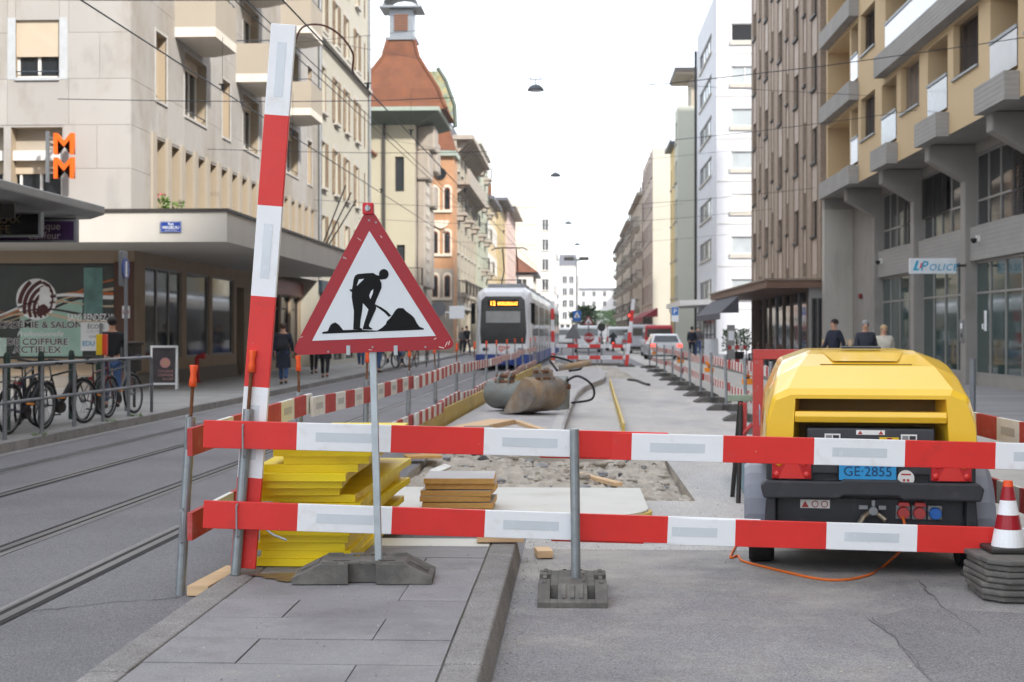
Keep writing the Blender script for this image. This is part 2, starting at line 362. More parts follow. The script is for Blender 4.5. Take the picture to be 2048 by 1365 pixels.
# trench: bumpy floor and picked-out stones
rr = random.Random(11); nx, ny = 46, 64; vs = []; hh = {}
for j in range(ny + 1):
    for i in range(nx + 1):
        x = lerp(HX0 - .02, HX1 + .02, i / nx); y = lerp(HY0 - .02, HY1 + .02, j / ny)
        z = -.05 + .05 * math.sin(x * 2.3 + y) + .04 * math.sin(y * 3.1 - x * 1.7) + rr.uniform(-.025, .03)
        if i in (0, nx) or j in (0, ny): z = -.13
        vs.append((x, y, z)); hh[i, j] = z
g = MB(); g.add(vs, [(j * (nx + 1) + i, j * (nx + 1) + i + 1, (j + 1) * (nx + 1) + i + 1, (j + 1) * (nx + 1) + i) for j in range(ny) for i in range(nx)])
trench = struct('trench_floor', g, m_mud)
g = MB(); t_ = .0
g.quad((HX0, HY0, -.14), (HX1, HY0, -.14), (HX1, HY0, .0), (HX0, HY0, .0)); g.quad((HX0, HY1, -.14), (HX1, HY1, -.14), (HX1, HY1, 0), (HX0, HY1, 0))
g.quad((HX0, HY0, -.14), (HX0, HY1, -.14), (HX0, HY1, 0), (HX0, HY0, 0)); g.quad((HX1, HY0, -.14), (HX1, HY1, -.14), (HX1, HY1, 0), (HX1, HY0, 0))
mk('trench_side', g.mesh('trench_side', m_mud), trench)
def stone_mesh(seed, m):
    bm = bmesh.new(); bmesh.ops.create_icosphere(bm, subdivisions=2, radius=1); q = random.Random(seed)
    ph = [q.uniform(0, 6) for _ in range(6)]
    for v in bm.verts:
        c = v.co; k = 1 + .22 * math.sin(3 * c.x + ph[0]) * math.sin(3 * c.y + ph[1]) + .15 * math.sin(5 * c.z + ph[2]) + q.uniform(-.06, .06); v.co = c * k
    me = bpy.data.meshes.new('stone'); bm.to_mesh(me); bm.free(); me.materials.append(m); return me
m_st = [mm('stone_pale', 'b9b2a6', rough=.9, var=.2, scale=12, bump=.5), mm('stone_grey', '8f8f92', rough=.9, var=.2, scale=12, bump=.5), mm('stone_brown', '9c9285', rough=.9, var=.2, scale=12, bump=.5), mm('asphalt_lump', '4c4a4c', rough=.9, var=.2, scale=20, bump=.6)]
stones = [stone_mesh(i, m_st[i % 4]) for i in range(8)]
wts = [5, 4, 4, 1, 5, 4, 4, 1]
for i in range(295):
    x = rr.uniform(HX0 + .05, HX1 - .05); y = HY0 + .05 + (HY1 - HY0 - .1) * rr.random() ** 1.0
    s = .014 + .07 * rr.random() ** 3.5
    ii = int((x - HX0) / (HX1 - HX0) * nx); jj = int((y - HY0) / (HY1 - HY0) * ny)
    mk('stone', rr.choices(stones, wts)[0], trench, T(x, y, hh[ii, jj] + s * .35, rr.uniform(0, 6)) @ Matrix.Diagonal((s * rr.uniform(.8, 1.4), s, s * rr.uniform(.5, .8), 1)))
# loose spoil heaps beyond the platform
for (x, y, w, l, h) in ((-.75, 60.5, .8, 1.6, .22), (1.45, 50, .55, 2.2, .20), (.9, 60, 1.0, 1.2, .14)):
    vs = []; n1, n2 = 18, 18
    for j in range(n2 + 1):
        for i in range(n1 + 1):
            u, v = i / n1 * 2 - 1, j / n2 * 2 - 1; q = max(0, 1 - u * u) * max(0, 1 - v * v)
            vs.append((x + u * w, y + v * l, .006 + h * q * (1 + rr.uniform(-.25, .25))))
    g = MB(); g.add(vs, [(j * (n1 + 1) + i, j * (n1 + 1) + i + 1, (j + 1) * (n1 + 1) + i + 1, (j + 1) * (n1 + 1) + i) for j in range(n2) for i in range(n1)])
    struct('spoil_heap', g, m_mud, smooth=True)

# ================================================================ BUILDINGS: kit
def X_at(px, Y):
    k = (px - 1024) / F_PX; c, s = math.cos(YAW), math.sin(YAW); return Y * (k * c - s) / (c + k * s)
def Z_at(py, X, Y): return CAM_H - (py - HOR_Y) * (-X * math.sin(YAW) + Y * math.cos(YAW)) / F_PX
LEFT, RIGHT, FRONT = R(90), R(-90), 0.0
m_glass = mat('window_glass', (.02, .024, .028), rough=.04, spec=.9, var=.2, scale=.6)
m_glassg = mat('shop_glass_green', (.03, .06, .055), rough=.03, spec=.9, var=.25, scale=.4)
m_curt = mm('curtained_glass', 'aab0b2', rough=.12, spec=.8, var=.12, scale=1, wave=('X', 7))
m_frame = mm('window_frame_white', 'dcdad5', rough=.5, var=.05)
m_gframe = mm('window_frame_grey', '8f8c88', rough=.45, var=.06)
m_dframe = mm('window_frame_dark', '3d3835', rough=.5, var=.08)
m_roll = mm('roller_shutter_beige', 'c9b9a2', rough=.6, var=.05, wave=('Z', 14, 1), bump=.4)
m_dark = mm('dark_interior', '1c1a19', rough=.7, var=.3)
m_zinc = mm('zinc', '8a8d90', rough=.45, metal=.6, var=.1)
m_iron = mm('wrought_iron', '3a3735', rough=.55, metal=.3, var=.2)
def wall(parent, mw, W, z0, z1, ops, m, dep=.25, name='wall', mrev=None):
    xs = sorted({0, W} | {o[0] for o in ops} | {o[1] for o in ops}); zs = sorted({z0, z1} | {o[2] for o in ops} | {o[3] for o in ops})
    g = MB()
    for j in range(len(zs) - 1):
        i = 0
        while i < len(xs) - 1:
            def hole(i): cx, cz = (xs[i] + xs[i + 1]) / 2, (zs[j] + zs[j + 1]) / 2; return any(o[0] < cx < o[1] and o[2] < cz < o[3] for o in ops)
            if hole(i): i += 1; continue
            k = i
            while k + 1 < len(xs) - 1 and not hole(k + 1): k += 1
            g.quad((xs[i], 0, zs[j]), (xs[k + 1], 0, zs[j]), (xs[k + 1], 0, zs[j + 1]), (xs[i], 0, zs[j + 1])); i = k + 1
    r = 1 if mrev else 0
    for o in ops:
        a, b, c, d = o[:4]; D = o[4] if len(o) > 4 else dep
        g.quad((a, 0, c), (a, D, c), (a, D, d), (a, 0, d), r); g.quad((b, 0, c), (b, 0, d), (b, D, d), (b, D, c), r)
        g.quad((a, 0, d), (a, D, d), (b, D, d), (b, 0, d), r); g.quad((a, 0, c), (b, 0, c), (b, D, c), (a, D, c), r)
    return part(name, g, [m, mrev] if mrev else m, parent, WM[parent.name].inverted() @ mw)
def bulk(parent, mw, W, D, z0, z1, m, faces='lrbt', name='wall_block'):
    g = MB()
    if 'l' in faces: g.quad((0, 0, z0), (0, D, z0), (0, D, z1), (0, 0, z1))
    if 'r' in faces: g.quad((W, 0, z0), (W, D, z0), (W, D, z1), (W, 0, z1))
    if 'b' in faces: g.quad((0, D, z0), (W, D, z0), (W, D, z1), (0, D, z1))
    if 't' in faces: g.quad((0, 0, z1), (W, 0, z1), (W, D, z1), (0, D, z1))
    if 'u' in faces: g.quad((0, 0, z0), (W, 0, z0), (W, D, z0), (0, D, z0))
    return part(name, g, m, parent, WM[parent.name].inverted() @ mw)
WIN = {}
def win_mesh(w, h, n, tr, fm, pm, fw=.06):
    k = (round(w, 2), round(h, 2), n, tr, fm.name, pm.name)
    if k not in WIN:
        g = MB(); d = .05
        g.box(0, fw, -d, 0, 0, h); g.box(w - fw, w, -d, 0, 0, h); g.box(fw, w - fw, -d, 0, 0, fw); g.box(fw, w - fw, -d, 0, h - fw, h)
        for i in range(1, n): x = w * i / n; g.box(x - fw * .6, x + fw * .6, -d, 0, fw, h - fw)
        if tr: z = h * tr; g.box(fw, w - fw, -d * .96, 0, z - fw * .5, z + fw * .5)
        q = MB(); q.quad((fw * .5, -.014, fw * .5), (w - fw * .5, -.014, fw * .5), (w - fw * .5, -.014, h - fw * .5), (fw * .5, -.014, h - fw * .5))
        WIN[k] = (g.mesh('window', fm), q.mesh('pane', pm))
    return WIN[k]
def window(parent, mw, x, z, w, h, dep=.2, n=2, tr=0, fm=None, pm=None, far=False, name='window'):
    a, b = win_mesh(w, h, n, tr, fm or m_frame, pm or m_glass)
    P = mw @ T(x, dep, z)
    o = mk(name, a, parent, P); mk('pane', b, o, P)
    return o
def item(parent, mw, name, g, m, x=0, y=0, z=0, smooth=False, **k):
    return part(name, g, m, parent, WM[parent.name].inverted() @ mw @ T(x, y, z), smooth=smooth, **k)
MC = {}
def shared(key, fn):
    if key not in MC: MC[key] = fn()
    return MC[key]
def shutter_mesh(w, h, m):
    def f():
        g = MB(); t = .035
        g.box(0, .05, -t, 0, 0, h); g.box(w - .05, w, -t, 0, 0, h); g.box(.05, w - .05, -t, 0, 0, .07); g.box(.05, w - .05, -t, 0, h - .07, h); g.box(.05, w - .05, -t, 0, h * .5 - .03, h * .5 + .03)
        n = int(h / .075)
        for i in range(n):
            z = .08 + (h - .16) * i / n
            g.quad((.05, -t, z), (w - .05, -t, z), (w - .05, -.004, z + .06), (.05, -.004, z + .06))
        return g.mesh('shutter', m)
    return shared(('sh', w, h, m.name), f)
def railing_mesh(w, h, d, m, step=.13):
    """three sided balcony railing, local x 0..w, sticks out to y=-d"""
    def f():
        g = MB(); g.box(0, w, -d, -d + .03, h - .04, h); g.box(0, w, -d, -d + .02, .06, .09)
        for x in (0, w - .03): g.box(x, x + .03, -d, 0, h - .04, h); g.box(x, x + .02, -d, 0, .06, .09)
        n = int(w / step)
        for i in range(n + 1): x = (w - .02) * i / n; g.box(x, x + .02, -d + .003, -d + .018, 0, h - .04)
        k = max(2, int(d / step))
        for i in range(1, k): y = -d * i / k; g.box(.003, .018, y, y + .018, 0, h - .04); g.box(w - .018, w - .003, y, y + .018, 0, h - .04)
        return g.mesh('railing', m)
    return shared(('rl', w, h, d, m.name), f)

# ================================================================ LEFT SIDE
def panels(parent, mw, x0, x1, z0, z1, pw, ph, ops, m, th=.014, gap=.004):
    """stone cladding slabs, one object each, cut around the openings"""
    nx_, nz_ = max(1, round((x1 - x0) / pw)), max(1, round((z1 - z0) / ph))
    for j in range(nz_):
        za, zb = lerp(z0, z1, j / nz_), lerp(z0, z1, (j + 1) / nz_); sh = .5 * (x1 - x0) / nx_ if j % 2 else 0
        xs_ = sorted({x0, x1} | {min(x1, max(x0, lerp(x0, x1, i / nx_) + sh)) for i in range(nx_ + 1)})
        for xa, xb in zip(xs_[:-1], xs_[1:]):
            cell = [(xa, xb, za, zb)]
            for o in ops:
                nc = []
                for a, b_, c, d in cell:
                    if o[1] <= a or o[0] >= b_ or o[3] <= c or o[2] >= d: nc.append((a, b_, c, d)); continue
                    if o[0] > a: nc.append((a, o[0], c, d))
                    if o[1] < b_: nc.append((o[1], b_, c, d))
                    a2, b2 = max(a, o[0]), min(b_, o[1])
                    if o[2] > c: nc.append((a2, b2, c, o[2]))
                    if o[3] < d: nc.append((a2, b2, o[3], d))
                cell = nc
            for a, b_, c, d in cell:
                if b_ - a > .05 and d - c > .05: mk('cladding_slab', MB().box(a + gap, b_ - gap, -th, -.001, c + gap, d - gap).mesh('cladding_slab', m), parent, mw)
# --- pale stone corner building with shop canopy
m_lime = mm('limestone_cladding', 'a9a5a0', orand=.05, rough=.8, var=.05, scale=.5, bump=.08, bscale=20, stain=[(hexc('948a7c'), .35, .50, .64, .8), (hexc('868280'), 1.3, .55, .75, .5)], stretch=(1, 1, .6))
m_crm = mm('cream_render', 'a79d8e', rough=.8, var=.05, scale=.7)
m_tan = mm('tan_reveal', 'a4957f', rough=.8, var=.05, scale=.8)
m_fasc = mm('canopy_fascia', 'c3beb5', rough=.75, var=.05, scale=1, stretch=(1, 1, .2), stain=[(hexc('b5afa5'), 1.5, .58, .8, .5)])
b = thing('corner_building', 'pale stone corner building with cream balconies above a shop canopy', 'building', T(-10.75, 34))
MS = T(-10.75, 34, 0, LEFT); MF = T(-25, 34, 0)
H1 = 21.0
ops = []; U0 = 1.95
mezz = [(U0 + 1.33 * k, U0 + 1.33 * k + .98) for k in range(17)]
ops += [(a, c, 4.5, 6.55, .55) for a, c in mezz]
nar, wid = [], []
for fl in range(4):
    z = 7.55 + 3.0 * fl
    for k in range(4):
        u = 2.0 + 6.9 * k
        if u + 1.1 < 25: ops.append((u, u + 1.0, z, z + 1.75, .35)); nar.append((u, z))
        if u + 5 < 25: ops.append((u + 2.7, u + 5.0, z, z + 1.75, .35)); wid.append((u + 2.7, z))
wall(b, MS, 25, 3.7, H1, ops, m_lime, .35, mrev=m_tan)
fo = []; fwin = []
for k in range(3):
    x = 11.42 - 3.6 * k
    fo.append((x, x + 1.08, 7.75, 9.15, .18)); fo.append((x, x + 1.08, 10.75, 12.15, .18)); fwin += [(x, 7.75), (x, 10.75)]
lowf = []
for k in range(5):
    x = 11.3 - 1.45 * k; fo.append((x, x + 1.27, 4.5, 6.55, .4)); lowf.append(x)
wall(b, MF, 14.25, 3.7, H1, fo, m_lime, .3, mrev=m_tan)
bulk(b, MS, 25, 14, 3.7, H1, m_lime, 'rbt')
panels(b, MF, 9.7, 14.25, 6.6, 12.2, 1.55, 1.12, fo, m_lime); panels(b, MF, 12.6, 14.25, 4.48, 6.6, 1.6, 1.06, fo, m_lime)
panels(b, MS, 0, 25, 6.6, 13.3, 1.6, 1.12, ops, m_lime); panels(b, MS, 0, 1.6, 4.48, 6.6, 1.6, 1.06, ops, m_lime)
for a, c in mezz:
    window(b, MS, a, 4.5, .98, 1.75, .53, n=1, fm=m_gframe)
    g = MB(); g.box(0, .98, -.14, 0, 1.77, 2.04); item(b, MS, 'blind_box', shared('bbx', lambda: g.mesh('blind_box', m_frame)), None, a, .5, 4.5)
    g = MB(); g.box(-.35, .0, -.07, .0, -.02, 2.16); item(b, MS, 'pier', shared('pier', lambda: g.mesh('pier', m_crm)), None, a, 0, 4.5)
for u, z in nar:
    window(b, MS, u, z, 1.0, 1.75, .33, n=1)
    g = MB(); g.box(0, 1.0, -.04, 0, .25, 1.75); item(b, MS, 'roller_shutter', shared('rs1', lambda: g.mesh('roller_shutter', m_roll)), None, u, .27, z)
m_bar = mm('window_rail', '4a5058', rough=.4, metal=.5)
for u, z in wid:
    window(b, MS, u, z, 2.3, 1.75, .33, n=3)
    g = MB(); g.box(0, 2.3, -.03, 0, 1.4, 1.75); item(b, MS, 'roller_shutter', shared('rs2', lambda: g.mesh('roller_shutter', m_roll)), None, u, .27, z)
    g = MB(); g.tube([(0, 0, .18), (2.3, 0, .18)], .018, 6, caps=False); item(b, MS, 'window_bar', shared('wb2', lambda: g.mesh('window_bar', m_bar)), None, u, .03, z)
for u, z in nar + wid:
    w = 1.0 if (u, z) in nar else 2.3
    def f(w=w):
        g = MB(); t = .07
        g.box(-t, 0, -.03, .02, -t, 1.75 + t); g.box(w, w + t, -.03, .02, -t, 1.75 + t); g.box(0, w, -.03, .02, 1.75, 1.75 + t); g.box(0, w, -.05, .02, -t, 0); return g.mesh('window_surround', mm('surround_stone', 'b6b3ae', rough=.8, var=.08, scale=4))
    item(b, MS, 'window_surround', shared(('ws', w), f), None, u, 0, z)
for x, z in fwin:
    window(b, MF, x, z, 1.08, 1.4, .17, n=2)
    g = MB(); g.box(0, 1.08, -.05, 0, .52, 1.4); item(b, MF, 'roller_shutter', shared('rs3', lambda: g.mesh('roller_shutter', m_roll)), None, x, .1, z)
    g = MB(); g.tube([(0, 0, .16), (1.08, 0, .16)], .016, 6, caps=False); item(b, MF, 'window_bar', shared('wb3', lambda: g.mesh('window_bar', m_bar)), None, x, .04, z)
    g = MB(); t = .2; g.box(-t, 0, -.02, .02, -.04, 1.46); g.box(1.08, 1.08 + t, -.02, .02, -.04, 1.46); g.box(0, 1.08, -.06, .02, -.07, 0)
    item(b, MF, 'window_surround', shared('ws3', lambda: g.mesh('window_surround', mm('bluish_stone', 'b3b6b8', rough=.75, var=.08, scale=4))), None, x, 0, z)
for x in lowf:
    window(b, MF, x + .09, 4.5, 1.08, 1.25, .38, n=2, pm=m_glass)
    g = MB(); g.box(0, 1.27, -.03, 0, .95, 1.25); item(b, MF, 'roller_shutter', shared('rs4', lambda: g.mesh('roller_shutter', m_roll)), None, x, .33, 4.5)
    g = MB(); g.box(-.02, 1.29, -.25, .0, 1.26, 1.5); item(b, MF, 'blind_box', shared('bb4', lambda: g.mesh('blind_box', m_frame)), None, x, .38, 4.5)
    g = MB(); g.box(0, 1.27, -.06, 0, 1.5, 2.05); item(b, MF, 'lintel_panel', shared('lp4', lambda: g.mesh('lintel_panel', m_crm)), None, x, .38, 4.5)
def balc():
    g = MB(); w, d = 2.9, 1.12
    out_ = [(0, 0), (0, -d), (w - .55, -d), (w, -.35), (w, 0)]
    inn = [(.1, 0), (.1, -d + .1), (w - .6, -d + .1), (w - .1, -.4), (w - .1, 0)]
    s_ = MB(); s_.prism([(x, y) for x, y in out_][::-1], 0, .26, 'z')
    for i in range(4):
        (x0, y0), (x1, y1), (a0, c0), (a1, c1) = out_[i], out_[i + 1], inn[i], inn[i + 1]
        g.add([(x0, y0, .26), (x1, y1, .26), (a1, c1, .26), (a0, c0, .26), (x0, y0, 1.22), (x1, y1, 1.22), (a1, c1, 1.22), (a0, c0, 1.22)], [(0, 1, 5, 4), (2, 3, 7, 6), (4, 5, 6, 7)])
    r = MB(); r.tube([(.05, 0, 1.32), (.05, -d + .05, 1.32), (w - .57, -d + .05, 1.32), (w - .05, -.37, 1.32), (w - .05, 0, 1.32)], .018, 6)
    return g.mesh('balcony_parapet', m_crm), s_.mesh('balcony', mm('balcony_slab', 'dad3c6', rough=.8, var=.06, scale=2)), r.mesh('handrail', m_bar)
bp, bs, bh = balc()
for fl in range(4):
    for k in range(3):
        P = MS @ T(3.75 + 6.9 * k, 0, 9.5 + 3.0 * fl)
        o = mk('balcony', bs, b, P); mk('balcony_parapet', bp, o, P); mk('handrail', bh, o, P)
# ground floor, set back under the canopy
m_shop = mm('shop_wall_beige', 'a3907a', rough=.8, var=.08, scale=1.5)
m_brn = mm('brown_pilaster', '5a3a2c', rough=.6, var=.1, scale=2)
m_plin = mm('grey_plinth', '7b766f', rough=.85, var=.1, scale=2)
G1 = T(-25, 36.5); G2 = T(-11.45, 36.5, 0, LEFT)
wall(b, G1, 13.55, .12, 3.69, [(8.4, 13.05, .88, 3.37, .12), (2.0, 8.0, .88, 3.37, .12)], m_shop, .12, 'shopfront_wall')
so = [(.95, 4.5, .84, 3.34, .1), (5.0, 7.6, .84, 3.34, .1), (8.0, 10.8, .84, 3.34, .1), (11.2, 12.3, .12, 3.1, .8)] + [(14.8 + 1.9 * k, 16.5 + 1.9 * k, .5, 3.0, .15) for k in range(4)]
wall(b, G2, 22.5, .12, 3.69, so, m_shop, .12, 'shopfront_wall')
g = MB(); g.box(13.05, 13.55, -.06, 0, .13, 3.4); item(b, G1, 'pilaster', g, m_brn)
g = MB(); g.box(8.3, 13.05, -.05, 0, .121, .45); item(b, G1, 'plinth', g, m_plin)
g = MB(); g.box(-.05, 11.1, -.05, 0, .121, .5); item(b, G2, 'plinth', g, m_plin)
m_inter = mat('shop_interior_glass', (.045, .055, .05), rough=.04, spec=.8, var=.5, scale=.5)
window(b, G1, 8.4, .88, 4.65, 2.49, .1, n=1, fm=m_dframe, pm=m_inter, name='shop_window')
window(b, G1, 2.0, .88, 6.0, 2.49, .1, n=2, fm=m_dframe, pm=m_inter, name='shop_window')
window(b, G2, .95, .84, 3.55, 2.5, .09, n=3, fm=m_gframe, pm=m_glass, name='shop_window')
window(b, G2, 5.0, .84, 2.6, 2.5, .09, n=1, fm=m_gframe, pm=m_glass, name='shop_window')
window(b, G2, 8.0, .84, 2.8, 2.5, .09, n=1, fm=m_gframe, pm=m_glass, name='shop_window')
window(b, G2, 11.2, .12, 1.1, 2.98, .78, n=1, fm=m_dframe, pm=m_dark, name='door')
for k in range(4): window(b, G2, 14.8 + 1.9 * k, .5, 1.7, 2.5, .14, n=1, tr=.8, fm=m_dframe, pm=m_glass, name='shop_window')
m_red = mm('fascia_red', '7c1f24', rough=.4, var=.1)
g = MB(); g.box(14.5, 22.4, -.12, 0, 3.02, 3.55); item(b, G2, 'shop_fascia', g, m_red)
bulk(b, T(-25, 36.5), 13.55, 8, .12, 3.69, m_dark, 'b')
# canopy
g = MB(); pl = [(-24, 33.0), (-8.15, 33.0), (-8.15, 54.5), (-13, 54.5), (-13, 38), (-24, 38)]
g.prism(pl, 3.69, 4.40, 'z'); cn = part('canopy', g, m_fasc, b, WM[b.name].inverted())
g = MB(); pl = [(-24, 32.95), (-8.10, 32.95), (-8.10, 54.55), (-10.7, 54.55), (-10.7, 34.0), (-24, 34.0)]
g.prism(pl, 4.402, 4.47, 'z'); part('canopy_capping', g, m_dframe, cn, WM[cn.name].inverted())
# flags poles on the canopy
for i, (p0, p1) in enumerate((((590, 455), (628, 338)), ((592, 455), (647, 330)), ((600, 455), (652, 362)))):
    Y = 46.5 + .5 * i; X = -8.3; a = Vector((X, Y, 4.45)); q = Vector((X + .7 + .1 * i, Y + .4, 4.45 + 2.0 - .2 * i))
    g = MB(); g.tube([a, q], .025, 6); single('flag_pole', g, m_iron, f'bare dark flag pole, {ORD[i]} along the shop canopy from the corner', 'flag pole', group='bare flag poles on the canopy')
# potted plants on the mezzanine sills
def tuft(n, r, h, m, seed, lw=.05, ll=.12):
    q = random.Random(seed); g = MB()
    for i in range(n):
        a = q.uniform(0, 6.28); rr_ = r * math.sqrt(q.random()); z = h * q.random(); c = Vector((rr_ * math.cos(a), rr_ * math.sin(a), z))
        d = Vector((math.cos(a) * .8 + q.uniform(-.5, .5), math.sin(a) * .8 + q.uniform(-.5, .5), q.uniform(-.1, 1))).normalized(); s = d.cross(Vector((q.uniform(-1, 1), q.uniform(-1, 1), q.uniform(-1, 1)))).normalized() * lw * .5
        e = c + d * ll * q.uniform(.6, 1.2)
        g.add([c, c.lerp(e, .5) + s, e, c.lerp(e, .5) - s], [(0, 1, 2, 3)])
    return g
m_leaf = mm('leaf_green', '5c7a34', rough=.6, var=.3, scale=15); m_leafd = mm('leaf_dark', '3d5a2a', rough=.6, var=.3, scale=12); m_terr = mm('terracotta', '8e5a3e', rough=.8)
m_flow = mm('flower_pink', 'd24a6a', rough=.6)
for i, (u, lab) in enumerate(((2.3, 'potted plant with pink flowers on the first band window sill'), (3.75, 'leafy potted plant on the second band window sill'))):
    t = thing('potted_plant', lab, 'plant', MS @ T(u, -.02, 4.52))
    part('pot', MB().lathe([(.09, 0), (.13, .18), (.14, .18)], 12), m_terr, t, smooth=True)
    part('foliage', tuft(90, .2, .35, None, i, .06, .16), m_leaf, t, T(0, 0, .16))
    if i == 0: part('flower', tuft(14, .16, .1, None, 9, .07, .07), m_flow, t, T(0, 0, .55))
# street name plate
m_blue = mm('enamel_blue', '23408f', rough=.3, var=.05); m_wht = mm('white_enamel', 'eceef0', rough=.35, var=.03)
X0 = X_at(321, 32.98); Zs = Z_at(465, X0, 33)
t = thing('street_name_plate', 'blue enamel street name plate on the canopy edge', 'sign', T(X0, 32.97, Zs))
part('plate', MB().box(0, .5, -.008, .0, 0, .25), m_blue, t)
part('border', MB().box(.012, .488, -.0095, -.008, .012, .016).box(.012, .488, -.0095, -.008, .234, .238).box(.012, .016, -.0095, -.008, .016, .234).box(.484, .488, -.0095, -.008, .016, .234), m_wht, t)
lettering('Rue', .085, m_wht, t, .25, .165, -.0105, align='CENTER', bold=.01)
lettering('MASBOU', .10, m_wht, t, .25, .075, -.0105, align='CENTER', bold=.012)
lettering('(1820-1877)  MÉDECIN', .028, m_wht, t, .25, .032, -.0105, align='CENTER')
# orange letter sign on the corner
m_or = mm('orange_letter', 'f0651c', rough=.4, var=.04); 
X0 = X_at(110, 33.6)
t = thing('letter_sign', 'orange double M letter sign on a grey bracket', 'sign', T(X0, 33.55, Z_at(357, X0, 33.6)))
for i, z in enumerate((0, .58)): 
    me = text_mesh('M', .70, ext=.05, bold=.02, sx=1.05); me.materials.append(m_or); mk('letter', me, t, rel=T(-.04, 0, z))
part('bracket', MB().box(-.20, -.12, -.03, .03, -.1, 1.12).box(-.12, .02, -.015, .015, .1, .13).box(-.12, .02, -.015, .015, .4, .43).box(-.12, .02, -.015, .015, .68, .71).box(-.12, .02, -.015, .015, .95, .98), m_zinc, t)
part('wall_arm', MB().box(-.19, -.13, .03, .46, .2, .26).box(-.19, -.13, .03, .46, .8, .86), m_zinc, t)
# decal lettering and logo on the hairdresser window (vinyl on the glass)
m_vin = mm('vinyl_dark', '34242a', rough=.5); m_vinw = mm('vinyl_white', 'f4f4f6', rough=.5); m_mar = mm('vinyl_maroon', '4e1a1a', rough=.5); m_vor = mm('vinyl_orange', 'c46a2c', rough=.5); m_vcr = mm('vinyl_cream', 'cbb79c', rough=.5); m_mint = mm('frosted_mint', 'a9cbbd', rough=.25, var=.15, scale=.8)
YG = 36.5 + .1 - .014
def gx(px): return X_at(px, YG)
def gz(py, px=100): return Z_at(py, gx(px), YG)
dec = thing('window_lettering', 'hairdresser lettering and round hair logo on the shop window', 'lettering', T(gx(73), YG - .004, gz(599)))
def DL(body, px, py, size, m, ol=None, **k):
    x = gx(px) - gx(73); z = gz(py) - gz(599)
    if ol: k2 = dict(k); k2['bold'] = k.get('bold', 0) + .035; lettering(body, size, ol, dec, x, z, -.0075, ext=.0005, **k2)
    return lettering(body, size, m, dec, x, z, -.009, ext=.0006, **k)
DL('ACADÉMIE & SALON', 74, 656, .235, m_vin, m_vinw, align='CENTER', bold=.02, sx=1.12)
DL('Professionnelle', 80, 673, .2, m_vinw, align='CENTER', shear=.35, bold=.008)
DL('DE COIFFURE', 75, 690, .235, m_vin, m_vinw, align='CENTER', bold=.02, sx=1.15)
DL('ACTIFLEX', 75, 706, .24, m_vin, m_vinw, align='CENTER', bold=.02, sx=1.2)
DL('SANS RENDEZ-VOUS', 135, 642, .26, m_vinw, bold=.02, sx=.62)
RL = .54
disc = MB(); disc.lathe([(RL, -.002), (RL, 0)], 48, ax='y'); part('logo_disc', disc, m_vinw, dec)
def strand(cx, cz, r, w, a0, a1, y, m, nm='hair_strand'):
    g = MB(); P = []
    n = 40
    for i in range(n + 1):
        t = lerp(a0, a1, i / n); ww = w * math.sin(math.pi * min(1, max(.02, i / n))) ** .6
        x0, z0, x1, z1 = cx + (r - ww) * math.cos(t), cz + (r - ww) * math.sin(t), cx + (r + ww) * math.cos(t), cz + (r + ww) * math.sin(t)
        if max(math.hypot(x0, z0), math.hypot(x1, z1)) < RL * .985: P.append(((x0, y, z0), (x1, y, z1)))
        elif P: break
    for p, q in zip(P[:-1], P[1:]): g.quad(p[0], p[1], q[1], q[0])
    if g.f: part(nm, g, m, dec)
for i in range(7): strand(.42, -.30 + .02 * i, .22 + .13 * i, .038 + .004 * i, R(60), R(250), -.0035, m_mar)
fp = [(.10, .30), (.22, .36), (.33, .30), (.36, .18), (.345, .10), (.40, .02), (.365, -.01), (.37, -.06), (.345, -.09), (.35, -.14), (.30, -.18), (.22, -.17), (.20, -.30), (.08, -.30), (.06, -.05)]
g = MB(); g.add([(x, -.0045, z) for x, z in fp], [tuple(range(len(fp)))]); part('face_profile', g, m_vinw, dec)
g = MB(); hp = [(.02, .40), (.2, .47), (.36, .38), (.44, .2), (.46, 0), (.42, -.2), (.36, -.32), (.25, -.4), (.37, -.18), (.41, .0), (.385, .2), (.3, .36), (.15, .40)]; g.add([(x, -.0052, z) for x, z in hp], [tuple(range(len(hp)))]); part('hair_strand', g, m_mar, dec)
g = MB(); hp = [(.10, -.16), (.2, -.12), (.3, -.2), (.33, -.3), (.2, -.42), (.05, -.45), (-.02, -.36), (.02, -.24)]; g.add([(x, -.0053, z) for x, z in hp], [tuple(range(len(hp)))]); part('hair_strand', g, m_mar, dec)
for i in range(9):                                     # flowing bands across the glass
    g = MB(); P = []
    for k in range(41):
        t = k / 40; px = lerp(-30, 228, t); py = 610 + 12 * math.sin(i) - (70 - 6 * i) * (max(0, t - .35) ** 1.3) + 26 * math.sin(t * 5 + i * .35) * (1 - .6 * t) + i * 3
        w = (.035 + .02 * (i % 3)) * (.4 + t); P.append((gx(px) - gx(73), gz(py) - gz(599), w))
    for p, q in zip(P[:-1], P[1:]): g.quad((p[0], -.001 - .0002 * i, p[1] - p[2] / 2), (q[0], -.001 - .0002 * i, q[1] - q[2] / 2), (q[0], -.001 - .0002 * i, q[1] + q[2] / 2), (p[0], -.001 - .0002 * i, p[1] + p[2] / 2))
    part('hair_band', g, [m_vor, m_vcr, m_vin, m_vcr, m_vor, m_vinw, m_vcr, m_vin, m_vcr][i], dec)
g = MB(); x0, x1 = gx(40) - gx(73), gx(165) - gx(73); g.box(x0, x1, -.0006, .002, gz(722) - gz(599), gz(600) - gz(599)); part('frosted_panel', g, m_mint, dec)
t = thing('school_poster', 'white hairdressing school poster taped inside the shop glass', 'poster', T(gx(162), YG - .02, gz(702)))
w, h = gx(223) - gx(162), gz(645) - gz(702)
part('sheet', MB().box(0, w, -.004, .004, 0, h), m_wht, t)
